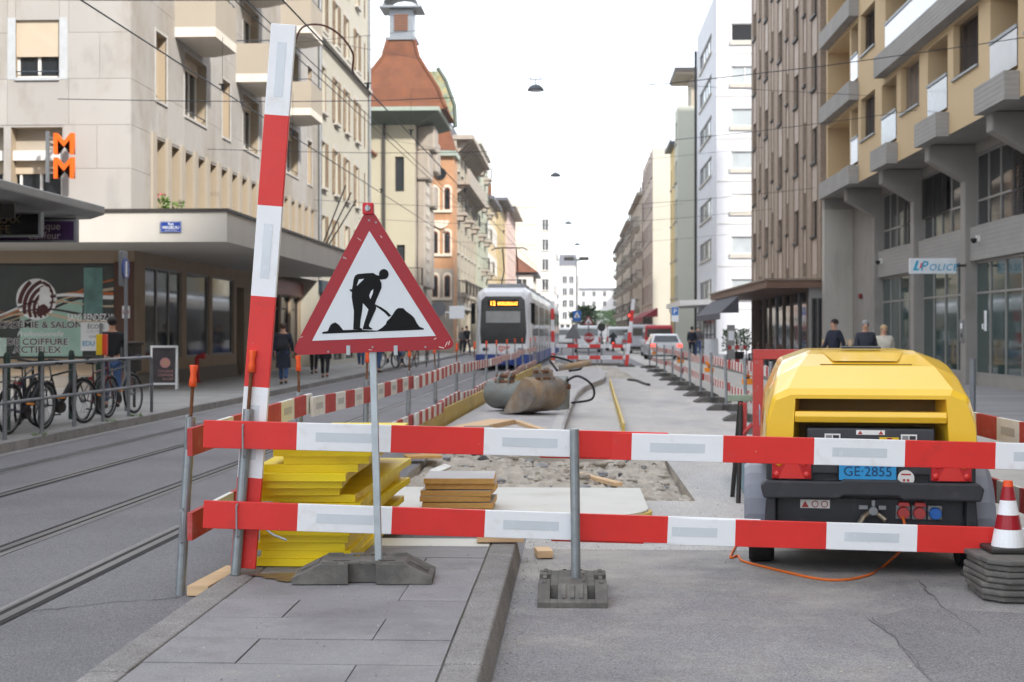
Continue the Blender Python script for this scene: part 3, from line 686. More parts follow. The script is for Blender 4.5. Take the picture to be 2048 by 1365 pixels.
m_gry = mm('print_grey', '77787c', rough=.6); m_cy = mm('print_cyan', '1d9ccc', rough=.6)
lettering('ÉCOLE', .15, m_gry, t, w / 2, h * .78, -.006, align='CENTER', bold=.02, ext=.0005)
lettering('CERTIFIÉE', .11, mm('print_pale', 'bcbcc2'), t, w / 2, h * .62, -.006, align='CENTER', ext=.0005)
lettering('QUALITÉ', .09, m_gry, t, w / 2, h * .46, -.006, align='CENTER', ext=.0005)
lettering('EDU', .17, m_cy, t, .04, h * .18, -.006, bold=.02, ext=.0005)
g = MB(); g.tube([(w * .72 + .1 * math.cos(a), -.005, h * .27 + .1 * math.sin(a)) for a in [R(20 * i) for i in range(18)]], .022, 6, closed=True); part('ring', g, mm('print_green', '3f7f6c'), t)
t = single('price_list', MB().box(0, .55, -.003, .003, 0, .6), mm('print_mint', 'b9d0c6', var=.15, scale=8), 'small framed notice at the lower left of the shop glass', 'notice', T(gx(-28), YG - .02, gz(722)))
single('portrait_poster', MB().box(0, .5, -.003, .003, 0, 1.2), mm('poster_teal', '6f9590', var=.35, scale=2.5), 'tall teal portrait poster above the school poster', 'poster', T(gx(168), YG - .015, gz(628)))

# --- near corner canopy of the café across the side street (building itself stands out of frame)
b = thing('cafe_building', 'grey café building edge with metal canopy over the pavement', 'building', T(-10.6, 10))
MS = T(-10.6, 6, 0, LEFT)
wall(b, MS, 17.6, .12, 16, [(1 + 3.2 * k, 3 + 3.2 * k, 5 + 3.2 * f, 6.8 + 3.2 * f, .25) for k in range(5) for f in range(3)] + [(1 + 3.2 * k, 3.6 + 3.2 * k, .5, 3.0, .2) for k in range(5)], m_lime)
for k in range(5):
    for f in range(3): window(b, MS, 1 + 3.2 * k, 5 + 3.2 * f, 2, 1.8)
    window(b, MS, 1 + 3.2 * k, .5, 2.6, 2.5, .15, n=1, fm=m_dframe, name='shop_window')
bulk(b, MS, 17.6, 12, .12, 16, m_lime, 'lrbt')
m_cmet = mm('canopy_metal', '9a9a98', rough=.45, metal=.3, var=.1, scale=2)
g = MB(); g.prism([(-10.6, 3.45), (-8.35, 3.52), (-8.1, 3.60), (-8.1, 3.74), (-10.6, 3.80)], 6.2, 24.2); cn = part('canopy', g, m_cmet, b, WM[b.name].inverted(), bevel=.02)
for y in (9, 13, 17, 21, 23.6):
    g = MB(); g.box(-10.6, -8.4, y - .03, y + .03, 3.28, 3.50); part('canopy_beam', g, m_dframe, cn, WM[cn.name].inverted())
def hung_sign(name, label, px0, px1, py0, py1, Y, m, lines, mf):
    x0, x1 = X_at(px0, Y), X_at(px1, Y); z0, z1 = Z_at(py1, x0, Y), Z_at(py0, x0, Y)
    t = thing(name, label, 'sign', T(x0, Y, z0)); w, h = x1 - x0, z1 - z0
    part('sign_face', MB().box(0, w - .04, -.001, .12, .03, h - .03), m, t); part('sign_frame', MB().box(0, w, .0, .119, h - .03, h).box(0, w, .0, .119, 0, .03).box(w - .04, w, -.012, .119, .03, h - .03), m_zinc, t)
    part('hanger', MB().box(w * .55, w * .55 + .04, .04, .08, h, 3.5 - z0).box(w * .15, w * .15 + .04, .04, .08, h, 3.5 - z0), m_dframe, t)
    for (s, sz, dx, dz, mt) in lines: lettering(s, sz, mt, t, w - dx, dz * h, -.004, align='RIGHT', ext=.001, bold=.008)
hung_sign('cafe_sign', 'black hanging café sign with faint gold letters', -90, 82, 425, 474, 21.6, mm('sign_black', '141212', rough=.2), [('RELAX', .18, .32, .55, mm('sign_gold', '6d5d45', rough=.4)), ('CAFE', .18, .48, .14, MATS['sign_gold'])], m_zinc)
hung_sign('salon_sign', 'purple hanging salon sign with pale letters behind the café sign', -60, 153, 440, 485, 22.6, mm('sign_purple', '3a2148', rough=.3), [('boutique', .17, .26, .55, mm('sign_letters', 'a59aa0', rough=.5)), ('coiffeur', .17, .26, .14, MATS['sign_letters'])], m_zinc)

# --- cream shuttered apartment house
m_cr2 = mm('cream_plaster', 'b3ae9f', rough=.85, var=.04, scale=.6, bump=.06, bscale=30)
m_shut = mm('shutter_brown', '8c7458', rough=.65, var=.12, scale=3)
m_sill = mm('stone_sill', 'b5b0a6', rough=.8, var=.1, scale=4)
b = thing('shuttered_house', 'cream apartment house with brown louvred shutters', 'building', T(-10.75, 59))
MS = T(-10.75, 59.02, 0, LEFT); Wd = 14.6
cols = [1.3, 4.6, 7.6, 10.7]; zr = [4.6, 7.75, 10.95, 14.4, 17.6]; ops = [(c - .5, c + .5, z, z + 1.95, .2) for c in cols for z in zr] + [(13.1, 13.6, z, z + 1.95, .12) for z in zr] + [(.5 + 3.4 * k, 3.4 + 3.4 * k, .3, 3.2, .2) for k in range(4)]
wall(b, MS, Wd, .12, 21, ops, m_cr2); bulk(b, MS, Wd, 12, .12, 21, m_cr2, 'lrbt')
for k in range(4): window(b, MS, .5 + 3.4 * k, .3, 2.9, 2.9, .18, n=2, fm=m_dframe, name='shop_window')
g = MB(); g.box(.2, Wd - .2, -.15, 0, 3.25, 3.75); item(b, MS, 'shop_fascia', g, mm('fascia_blue', '27333d', rough=.4))
q = random.Random(5)
for c in cols:
    for z in zr:
        window(b, MS, c - .5, z, 1.0, 1.95, .18, n=2, fm=m_frame)
        item(b, MS, 'sill', shared('sill1', lambda: MB().box(-.62, .62, -.16, .02, -.12, 0).mesh('sill', m_sill)), None, c, 0, z)
        item(b, MS, 'lintel', shared('lint1', lambda: MB().box(-.6, .6, -.02, .02, 0, .28).mesh('lintel', m_sill)), None, c, 0, z + 1.95)
        sm = shutter_mesh(.5, 1.95, m_shut)
        for sgn in (-1, 1):
            a = q.choice((0, 0, .12, .5 if q.random() < .5 else 1.3))
            P = MS @ T(c + sgn * .5, -.025, z) @ (T(0, 0, 0, a) @ T(0, 0, 0) if sgn > 0 else T(0, 0, 0, -a) @ T(-.5, 0, 0))
            mk('shutter', sm, b, P)
for z in zr:
    mk('shutter', shutter_mesh(.5, 1.95, m_shut), b, MS @ T(13.1, .05, z))
g = MB(); g.box(0, Wd, -.22, 0, 13.95, 14.1); item(b, MS, 'string_course', g, m_sill)
for u in (.05, Wd - .15): g = MB(); g.tube([(u, -.1, 3.8), (u, -.1, 21)], .07, 8); item(b, MS, 'downpipe', g, m_zinc)
g = MB(); g.box(-.3, Wd + .3, -.7, 12, 21.02, 21.3); item(b, MS, 'roof', g, m_zinc)

# --- tower house with tiled pavilion roof and lantern
m_tile = mm('roof_tile_red', '6b4028', rough=.8, var=.22, scale=1.2, wave=('Z', 2.2, 1), bump=.5, stain=[(hexc('553228'), 2.5, .5, .7, .6), (hexc('855844'), 5, .55, .7, .5)])
m_cr3 = mm('cream_render_tower', 'aea690', rough=.85, var=.05, scale=.5)
m_stone = mm('carved_stone', 'a1978b', rough=.85, var=.1, scale=1.5, bump=.3, bscale=12, stain=[(hexc('8f8577'), 1, .55, .75, .5)])
m_green = mm('painted_eave_green', '98a296', rough=.6, var=.06); m_greend = mm('eave_soffit_green', '565f54', rough=.7, var=.1)
TY = 85.0
b = thing('tower_house', 'cream tower house with red tiled roof and grey lantern', 'building', T(-9.6, TY))
MF = T(-22, TY, 0); MS = T(-9.6, TY, 0, LEFT)
wall(b, MF, 12.4, .12, 14.3, [(9.35, 9.75, 9.6, 12.0, .2), (9.35, 9.75, 5.0, 7.2, .2), (11.2, 11.75, 10.0, 12.1, .2), (11.3, 11.8, 4.4, 6.8, .2), (10.5, 11.3, 5.0, 6.6, .2)], m_cr3)
for x, z, w, h in ((9.35, 9.6, .4, 2.4), (9.35, 5.0, .4, 2.2), (11.2, 10.0, .55, 2.1), (11.3, 4.4, .5, 2.4), (10.5, 5.0, .8, 1.6)): window(b, MF, x, z, w, h, n=1, fm=m_dframe)
for x, z in ((9.55, 12.1), (9.55, 7.3)): g = MB(); g.tube([(x - .5, -.1, z), (x - .2, -.1, z + .25), (x + .25, -.1, z + .3), (x + .55, -.1, z + .05)], .12, 6); item(b, MF, 'arch_hood', g, m_tile)
g = MB(); g.tube([(10.55, -.12, 3), (10.55, -.12, 15)], .09, 8); item(b, MF, 'downpipe', g, m_dframe)
wall(b, MS, 10, .12, 14.3, [(1 + 2.3 * k, 2.2 + 2.3 * k, z, z + 2.1, .3) for k in range(4) for z in (4.5, 8, 11.3)], m_stone)
for k in range(4):
    for z in (4.5, 8, 11.3): window(b, MS, 1 + 2.3 * k, z, 1.2, 2.1, .28)
bulk(b, MF, 12.4, 10, .12, 14.3, m_cr3, 'bl')
# stone bays and ornaments on the corner
for i, (z0, z1, d, y0) in enumerate(((4.3, 10.8, .55, 1.0), (10.8, 12.6, .8, .8), (12.6, 14.1, 1.1, .9), (9.4, 10.8, .75, 4.2), (11.6, 13.6, .95, 4.0), (4.3, 9.4, .5, 4.6))):
    g = MB(); g.box(y0, y0 + 2.4 - .2 * (i % 2), -d, -.01, z0, z1 - .01); item(b, MS, 'stone_bay', g, m_stone, bevel=.12)
for k in range(9):
    for s in range(3): g = MB(); g.box(0, .34, -.04, 0, 0, .42); item(b, MS, 'ashlar_block', shared('ashl', lambda: g.mesh('ashlar_block', m_sill)), None, 1.15 + s * .75, -.56, 4.6 + .68 * k)
# balcony on the corner
o = item(b, MF, 'balcony', MB().box(10.6, 12.9, -.9, .0, 4.1, 4.35), m_stone); mk('railing', railing_mesh(2.3, 1.05, .9, m_iron), o, MF @ T(10.6, 0, 4.35))
g = MB(); g.prism([(0, 3.2), (0, 4.09), (-.85, 4.09), (-.3, 3.5)], 10.8, 12.6, 'x'); item(b, MF, 'bracket', g, m_stone)
# green eaves and the steep roof
g = MB(); g.prism([(-14, 14.62), (-8.0, 14.62), (-8.0, 14.85), (-14, 14.85)], 83.4, 92); part('eave_board', g, m_green, b, WM[b.name].inverted())
g = MB(); g.loft([[(-14, 85, 14.0), (-9.5, 85, 14.0), (-9.5, 90.5, 14.0), (-14, 90.5, 14.0)], [(-14, 83.5, 14.61), (-8.1, 83.5, 14.61), (-8.1, 92, 14.61), (-14, 92, 14.61)]]); part('soffit', g, m_greend, b, WM[b.name].inverted())
cx, cy = X_at(805, 87.5), 87.5
g = MB(); secs = []
for z, hw in ((14.87, 3.0), (15.3, 2.78), (16.2, 2.45), (17.3, 1.75), (18.4, 1.08), (19.5, .82)): secs.append([(cx - hw, cy - hw, z), (cx + hw, cy - hw, z), (cx + hw, cy + hw, z), (cx - hw, cy + hw, z)])
g.loft(secs); rf = part('roof', g, m_tile, b, WM[b.name].inverted())
for sx in (-1, 1):
    g = MB(); g.tube([(cx + sx * hw, cy - hw, z) for z, hw in ((14.9, 3.0), (15.3, 2.78), (16.2, 2.45), (17.3, 1.75), (18.4, 1.08), (19.5, .82))], .11, 6); part('ridge_tile', g, m_tile, rf, WM[rf.name].inverted())
la = part('lantern', MB().box(cx - .72, cx + .72, cy - .72, cy + .72, 19.6, 21.5).box(cx - .95, cx + .95, cy - .95, cy + .95, 19.45, 19.62), m_zinc, b, WM[b.name].inverted())
g = MB()
secs = []
for i in range(9):
    t = R(180 * i / 8); secs.append([(cx - 1.1 * math.cos(t), cy - 1.15, 21.5 + .75 * math.sin(t)), (cx - 1.1 * math.cos(t), cy + 1.15, 21.5 + .75 * math.sin(t))])
for p, q2 in zip(secs[:-1], secs[1:]): g.quad(p[0], q2[0], q2[1], p[1])
g.box(cx - 1.3, cx + 1.3, cy - 1.2, cy + 1.2, 21.38, 21.5); part('lantern_roof', g, m_zinc, la, WM[la.name].inverted())
m_louv = mm('louvre_wood', '8a5a3c', rough=.7)
for i in range(8): part('louvre', shared('louv', lambda: MB().box(-.42, .42, -.1, .02, 0, .06).mesh('louvre', m_louv)), None, la, WM[la.name].inverted() @ T(cx, cy - .72, 20.05 + .13 * i))
# mosaic gable panel on the street side of the roof
g = MB(); g.prism([(-9.3, 14.9), (-7.7, 14.9), (-7.75, 16.0), (-8.3, 17.6), (-8.7, 18.2), (-9.3, 18.2)], 90.3, 90.7); part('gable_panel', g, mm('mosaic_panel', '8b9478', rough=.5, var=.5, scale=2.2, stain=[(hexc('c79a4a'), 3, .5, .62, .8), (hexc('6f8fa0'), 2.3, .55, .65, .8)]), b, WM[b.name].inverted())
g = MB(); g.tube([(-7.62, 90.4, 14.6), (-7.68, 90.4, 16.0), (-8.25, 90.4, 17.6), (-8.75, 90.4, 18.4)], .16, 6); part('gable_trim', g, m_greend, b, WM[b.name].inverted())

# --- orange turret house with paired arches
m_org = mm('orange_render', 'b38866', rough=.85, var=.08, scale=1.0, stain=[(hexc('e8c4a0'), 1.5, .55, .75, .4)])
OY = 97.0; b = thing('turret_house', 'orange turret house with paired round arched windows', 'building', T(-9.2, OY))
x0 = X_at(858, OY); x1 = X_at(907, OY); MF = T(x0, OY, 0); W = x1 - x0
wall(b, MF, W, .12, 5.9, [], m_stone, name='base_wall'); wall(b, MF, W, 5.9, 13.6, [], m_org)
bulk(b, MF, W, 3, .12, 13.6, m_org, 'lrb')
def arch(w, h, n=10):
    return [(-w / 2, 0), (w / 2, 0)] + [(w / 2 * math.cos(R(180 * i / n)), h - w / 2 + w / 2 * math.sin(R(180 * i / n))) for i in range(n + 1)]
m_arch = mm('pale_stone_trim', 'd8cebd', rough=.8, var=.06)
for z in (3.9, 6.9, 9.9):
    g = MB(); g.box(.1, W - .1, -.12, 0, z - .16, z); item(b, MF, 'sill', g, m_arch)
    for xx in (.42, W - .42):
        g = MB(); g.prism([(x + xx, y + z) for x, y in arch(.62, 1.75)], -.06, 0); a_ = item(b, MF, 'arch_surround', g, m_arch)
        g = MB(); g.prism([(x + xx, y + z + .05) for x, y in arch(.40, 1.52)], -.075, -.06); o = item(b, MF, 'window', g, mm('window_frame_brown', '7a4a34', rough=.6)); 
        g = MB(); g.prism([(x + xx, y + z + .1) for x, y in arch(.28, 1.36)], -.085, -.075); mk('pane', g.mesh('pane', m_glass), o, MF)
g = MB(); g.prism([(W / 2 + .55 * math.cos(R(180 + 15 * i)), 9.2 + .55 * math.sin(R(180 + 15 * i))) for i in range(13)], -.14, 0); item(b, MF, 'carved_medallion', g, m_arch)
g = MB(); g.lathe([(.4, -.1), (.4, -.03)], 20, (W / 2 - .05, 0, 12.4), 'y'); item(b, MF, 'round_window', g, m_glass)
g = MB(); g.box(-.2, W + .2, -.3, 3, 13.6, 13.95); item(b, MF, 'cornice', g, m_green)
g = MB(); g.loft([[(-.2, -.3, 13.96), (W + .2, -.3, 13.96), (W + .2, 3, 13.96), (-.2, 3, 13.96)], [(.1, 0, 14.6), (W - .1, 0, 14.6), (W - .1, 2.6, 14.6), (.1, 2.6, 14.6)], [(W / 2 - .1, .9, 17), (W / 2 + .1, .9, 17), (W / 2 + .1, 1.1, 17), (W / 2 - .1, 1.1, 17)]]); item(b, MF, 'roof', g, m_tile)

# --- generic street-front block for the farther houses
def far_window(w, h, fm, pm):
    def f():
        g = MB(); g.box(0, w, -.05, 0, 0, h, 0); g.box(.08, w / 2 - .04, -.06, -.05, .08, h - .08, 1); g.box(w / 2 + .04, w - .08, -.06, -.05, .08, h - .08, 1); return g.mesh('window', [fm, pm])
    return shared(('fw', w, h, fm.name, pm.name), f)
def block(name, label, rot, Xf, Y0, L, H, D, m, cols, rows, w=1.1, h=1.7, z0=4.4, dz=3.1, balc_=None, shut=None, fm=None, cornice=None, m2=None, ground=True, eave=.0, pad=.8):
    """street-front house: rot LEFT/RIGHT/FRONT; Xf,Y0 = near corner of the street front; L length along the street"""
    b = thing(name, label, 'building', T(Xf, Y0))
    MSx = T(Xf, Y0, 0, LEFT) if rot == LEFT else T(Xf, Y0 + L, 0, RIGHT) if rot == RIGHT else T(Xf, Y0)
    us = [pad + (L - 2 * pad - w) * i / max(1, cols - 1) for i in range(cols)] if cols > 1 else [(L - w) / 2] * cols
    ops = [(u, u + w, z0 + dz * r, z0 + dz * r + h, .22) for u in us for r in range(rows)]
    if ground: ops += [(.4 + (L - .4) / 3 * k, (L - .4) / 3 * (k + 1), .3, 3.2, .3) for k in range(3)]
    wall(b, MSx, L, .1, H, ops, m); bulk(b, MSx, L, D, .1, H, m2 or m, 'lrbt')
    me = far_window(w, h, fm or m_frame, m_glass)
    for u in us:
        for r in range(rows):
            P = MSx @ T(u, .2, z0 + dz * r); mk('window', me, b, P)
            mk('sill', shared(('fs', w), lambda: MB().box(-.1, w + .1, -.12, .02, -.12, 0).mesh('sill', m_sill)), b, MSx @ T(u, 0, z0 + dz * r))
            if shut:
                sm = shutter_mesh(round(w / 2, 2), h, shut); mk('shutter', sm, b, MSx @ T(u - w / 2 - .02, -.01, z0 + dz * r)); mk('shutter', sm, b, MSx @ T(u + w + .02, -.01, z0 + dz * r))
            if balc_ and balc_(r, us.index(u)):
                o = mk('balcony', shared(('bf', w), lambda: MB().box(-.4, w + .4, -.65, 0, -.2, 0).box(-.3, -.1, -.45, 0, -.55, -.201).box(w + .1, w + .3, -.45, 0, -.55, -.201).mesh('balcony', m_stone)), b, MSx @ T(u, 0, z0 + dz * r - .15)); mk('railing', railing_mesh(round(w + .8, 2), 1.0, .63, m_iron, .16), o, MSx @ T(u - .4, 0, z0 + dz * r - .15))
    if ground:
        for k in range(3):
            a, c = .4 + (L - .4) / 3 * k, (L - .4) / 3 * (k + 1)
            mk('shop_window', shared(('sg', round(c - a, 2)), lambda: MB().box(0, c - a, -.05, 0, 0, 2.9, 0).box(.1, c - a - .1, -.06, -.05, .1, 2.8, 1).mesh('shop_window', [m_dframe, m_glass])), b, MSx @ T(a, .28, .3))
        g = MB(); g.box(0, L, -.1, 0, 3.25, 3.7); item(b, MSx, 'shop_fascia', g, m_sill)
    if cornice is not None: g = MB(); g.box(-.1, L + .1, -eave - .1, .3, H - .02, H + .3); item(b, MSx, 'cornice', g, cornice)
    return b, MSx
def mansard(b, M, L, D, z, h, m, ins=1.2):
    g = MB(); g.loft([[(0, 0, z), (L, 0, z), (L, D, z), (0, D, z)], [(ins * .2, ins, z + h), (L - ins * .2, ins, z + h), (L - ins * .2, D - ins, z + h), (ins * .2, D - ins, z + h)]]); return item(b, M, 'roof', g, m)
m_slate = mm('slate', '5c5d63', rough=.6, var=.15, scale=2)
m_orn = mm('ornate_stone', 'a89f8e', rough=.85, var=.1, scale=1, bump=.4, bscale=5, stain=[(hexc('a3957c'), 1.4, .52, .7, .5)])
b, M_ = block('ornate_house', 'ornate beige house with carved cornice and iron balconies', LEFT, -8.35, 100.2, 19.5, 15.2, 10, m_orn, 6, 4, dz=2.9, balc_=lambda r, i: (r == 0) or (r == 2 and i % 2 == 0), cornice=m_stone, eave=1.1)
for k in range(12): item(b, M_, 'cornice_bracket', shared('cbr', lambda: MB().prism([(0, 0), (0, -.9), (-.9, 0)], 0, .3, 'x').mesh('cornice_bracket', m_stone)), None, .5 + 1.6 * k, 0, 15.17)
o = item(b, M_, 'balcony', MB().box(0, 19.5, -.9, 0, 12.0, 12.25), m_stone); mk('balcony_parapet', MB().box(0, 19.5, -.9, -.75, 12.252, 13.1).mesh('balcony_parapet', m_stone), o, M_)
for k in range(14): item(b, M_, 'bracket', shared('br2', lambda: MB().prism([(0, 0), (0, -.6), (-.75, 0)], 0, .35, 'x').mesh('bracket', m_stone)), None, .3 + 1.4 * k, 0, 11.99)
mansard(b, M_, 19.5, 10, 15.5, 2.2, m_slate)
b, M_ = block('green_house', 'narrow grey-green house with stacked iron balconies', LEFT, -8.2, 120, 14, 17.5, 10, mm('greenish_render', 'a6a896', rough=.85, var=.06), 4, 5, dz=2.8, balc_=lambda r, i: (r + i) % 2 == 0, cornice=m_sill, eave=.2)
b, M_ = block('gabled_house', 'beige gabled house with blank side wall and white shutters', LEFT, -8.25, 134.5, 15, 14.2, 9, mm('beige_gable', 'cbb894', rough=.85, var=.06), 4, 3, dz=3.0, shut=mm('shutter_white', 'dfe3ea', rough=.6), cornice=m_slate, eave=.5)
mansard(b, M_, 15, 9, 14.5, 2.8, m_slate, 2.5)
b, M_ = block('yellow_house', 'ochre and pale house with wide slate eaves', LEFT, -8.1, 150, 15, 15.5, 9, mm('ochre_render', 'bba77c', rough=.85, var=.06), 4, 3, dz=3.1, cornice=m_slate, eave=.9)
b, M_ = block('pink_house', 'pale pink house beside the ochre one', LEFT, -7.9, 165.2, 24, 16.2, 9, mm('pink_render', 'cfb6ab', rough=.85, var=.05), 6, 4, dz=3.1, cornice=m_sill, eave=.9)
for k in range(5): single('chimney', MB().box(0, .5, 0, .5, 0, 1.4).lathe([(.12, 1.4), (.1, 1.8)], 8, (.25, .25, 0)), m_tile, f'red clay chimney stack, {ORD[k]} along the gabled roofs', 'chimney', T(-9.5 - .3 * (k % 2), 137 + 4 * k, 16.2), group='chimneys on the gabled roofs')
# small hipped house in front of the modern block
b, M_ = block('hip_roof_house', 'small white house with red hipped roof', LEFT, -5.6, 190, 14, 9.2, 6, mm('white_render', 'd9d6ce', rough=.85, var=.05), 4, 2, dz=3.0, w=1.3, cornice=m_slate, eave=.6)
g = MB(); g.loft([[(-.7, -.7, 9.52), (14.7, -.7, 9.52), (14.7, 6, 9.52), (-.7, 6, 9.52)], [(4, 2.5, 12), (10, 2.5, 12), (10, 3.5, 12), (4, 3.5, 12)]]); item(b, M_, 'roof', g, m_tile)
wall(b, T(-11.6, 189.98), 6.0, .1, 9.2, [], MATS['white_render'], name='side_wall')
for x in (1.2, 3.9): 
    for z in (4.4, 7.0): mk('window', far_window(1.3, 1.7, m_frame, m_glass), b, T(-11.6 + x, 189.96, z))
b, M_ = block('modern_block', 'tall beige modern block with a white windowed corner', FRONT, -11.0, 212, 5.2, 21.5, 14, mm('beige_panel', 'cfc4b0', rough=.85, var=.05), 0, 0, ground=False)
g = MB(); g.box(1.0, 5.0, .5, 9, 21.52, 24.2); item(b, M_, 'penthouse', g, MATS['white_render'])
b, M_ = block('white_corner_block', 'white modern corner block with a single window column', FRONT, -5.78, 214, 2.6, 20.2, 30, mm('bright_white_render', 'd2d1cf', rough=.8, var=.04), 1, 5, w=1.0, h=1.7, z0=4.8, dz=3.0, ground=False)
bx_ = WM[b.name]
for k in range(9):
    for r in range(5): mk('window', far_window(1.0, 1.6, m_frame, m_glass), b, T(-5.78 + 2.6 + .02, 216 + 3.2 * k, 4.8 + 3 * r, LEFT))
b, M_ = block('long_white_house', 'long white house row running toward the square', LEFT, -3.9, 250, 60, 17, 12, MATS['bright_white_render'], 16, 5, dz=2.9, w=1.2, cornice=m_sill, eave=.3)
b, M_ = block('slate_roof_house', 'white house with a slate mansard roof', FRONT, -3.7, 322, 4.2, 16.2, 12, MATS['bright_white_render'], 2, 4, dz=2.7, ground=True, cornice=m_sill)
mansard(b, M_, 4.2, 12, 16.5, 2.6, m_slate, .9)

# ================================================================ RIGHT SIDE
m_yel = mm('ochre_facade', 'c9b08a', rough=.85, var=.04, scale=.6, bump=.1, bscale=40)
m_bfc = mm('board_formed_concrete', '989591', rough=.85, var=.08, scale=2, wave=('Z', 2.6), bump=.35, stretch=(1, .5, 1), stain=[(hexc('a8a39d'), 1.5, .55, .75, .5)])
m_cnc = mm('smooth_concrete', '96918b', rough=.8, var=.08, scale=1.2, stain=[(hexc('6f6a64'), .8, .5, .75, .4)])
m_cncl = mm('pale_concrete', 'b3aea5', rough=.85, var=.1, scale=.8, stretch=(1, 1, .25), stain=[(hexc('8b867e'), 1.2, .5, .72, .6)])
m_bal = mm('frosted_balustrade', 'dfe3ea', rough=.25, spec=.6, var=.04)
m_bals = mat('smoked_balustrade', (.16, .15, .14), rough=.12, spec=.6, var=.2, scale=1)
m_ven = mm('venetian_brown', '5f4f44', rough=.5, var=.1); m_venl = mm('venetian_pale', 'bda994', rough=.5, var=.06); m_vend = mm('venetian_dark', '34302d', rough=.5)
XY, XS, FH, ZB = 9.8, 11.0, 2.9, 6.75
b = thing('police_building', 'ochre apartment block cantilevered over grey concrete police station front', 'building', T(XS, 56))
YN, YF = 14.0, 56.0; L = YF - YN
MU = T(XY, YF, 0, RIGHT)                                # local x = YF - Y
def yx(Y): return YF - Y
NF = 7; HT = ZB + FH * NF
cols = [37.9 + 5.95 * k for k in range(-4, 2)]          # loggia near edges
ops, logg, wins = [], [], []
for f in range(NF):
    z = ZB + FH * f
    for y in cols:
        w0, w1 = y - 2.85, y - .55
        if f % 2 == 0 or y > 45 or y < 30:
            ops.append((yx(y + 2.1), yx(y), z + .66, z + 2.68, 1.3)); logg.append((y, 2.1, f, z))
        wins.append((y - 2.85, 2.3, z)) if (f % 2 == 0 or not 34.2 < y - 2.85 < 43) else None
    if f % 2 == 1: ops.append((yx(45.4), yx(31.9), z + .66, z + 2.68, 1.3)); logg.append((31.9, 13.5, f, z))
    wins.append((47.0, 2.3, z)); ops.append((yx(51.0), yx(49.75), z + .66, z + 2.68, 1.3)); logg.append((49.75, 1.25, f, z))
    ops.append((yx(55.7), yx(51.25), z + .6, z + 2.72, 1.6))
wins = list({(round(a, 2), c, d): (a, c, d) for a, c, d in wins}.values())
wins = [w for w in wins if not any(o[0] < yx(w[0]) - .1 and o[1] > yx(w[0] + 2.3) + .1 and o[2] < w[2] + 2 < o[3] for o in ops)]
ops = [o for o in ops] + [(yx(a + 2.3), yx(a), z + 1.36, z + 2.78, .34) for a, _, z in wins]
wall(b, MU, L, ZB, HT, ops, m_yel, 1.3)
bulk(b, MU, L, 14, ZB, HT, m_yel, 'lrbt'); bulk(b, MU @ T(0, 0, 0), L, 14, ZB + .001, HT, m_cnc, 'u', 'soffit')
g = MB(); g.box(0, L, 1.61, 1.62, ZB, HT); item(b, MU, 'loggia_wall', g, mm('loggia_tan', 'a88c62', rough=.85, var=.06))
def blind_mesh(w, h, m, n=30):
    def f():
        g = MB()
        for i in range(n): z = h * i / n; g.quad((0, -.05, z), (w, -.05, z), (w, -.01, z + h / n * .9), (0, -.01, z + h / n * .9))
        return g.mesh('blind', m)
    return shared(('bl', w, h, m.name, n), f)
q = random.Random(4)
for a, w, z in wins:
    P = MU @ T(yx(a + w), .32, z + 1.36)
    o = mk('window', win_mesh(2.3, 1.42, 2, 0, m_dframe, m_glass)[0], b, P); mk('pane', win_mesh(2.3, 1.42, 2, 0, m_dframe, m_glass)[1], o, P)
    bm_ = m_venl if abs(a - 41) < .6 and z < 8 else m_ven if q.random() < .6 else m_venl
    mk('blind', blind_mesh(2.3, 1.42, bm_, 24), b, MU @ T(yx(a + w), .2, z + 1.36))
    mk('sill', shared('sR1', lambda: MB().box(-.03, 2.33, -.06, .3, -.06, 0).mesh('sill', m_zinc)), b, MU @ T(yx(a + w), 0, z + 1.36))
for y, w, f, z in logg:
    x0 = yx(y + w)
    bx0, bw = (x0 - .25, w + .15)
    mk('planter_box', shared(('pb', round(w, 2)), lambda: MB().box(-.18, w + .12, -.34, -.005, -.04, .60).mesh('planter_box', m_bfc)), b, MU @ T(x0, 0, z))
    me = shared(('bp', round(w, 2), f % 2), lambda: MB().box(0.02, w - .02, -.02, .01, .74, 1.58).mesh('balustrade', m_bal if f % 2 or w < 1.5 else m_bals))
    o = mk('balustrade', me, b, MU @ T(x0, 0, z)); mk('handrail', shared(('hr', round(w, 2)), lambda: MB().box(0, w, -.05, .03, 1.58, 1.66).mesh('handrail', m_zinc)), o, MU @ T(x0, 0, z))
for f in range(NF): item(b, MU, 'planter_box', shared('pbL', lambda: MB().box(.0, 4.75, -.34, -.005, -.04, .58).mesh('planter_box', m_bfc)), None, .3, 0, ZB + FH * f)
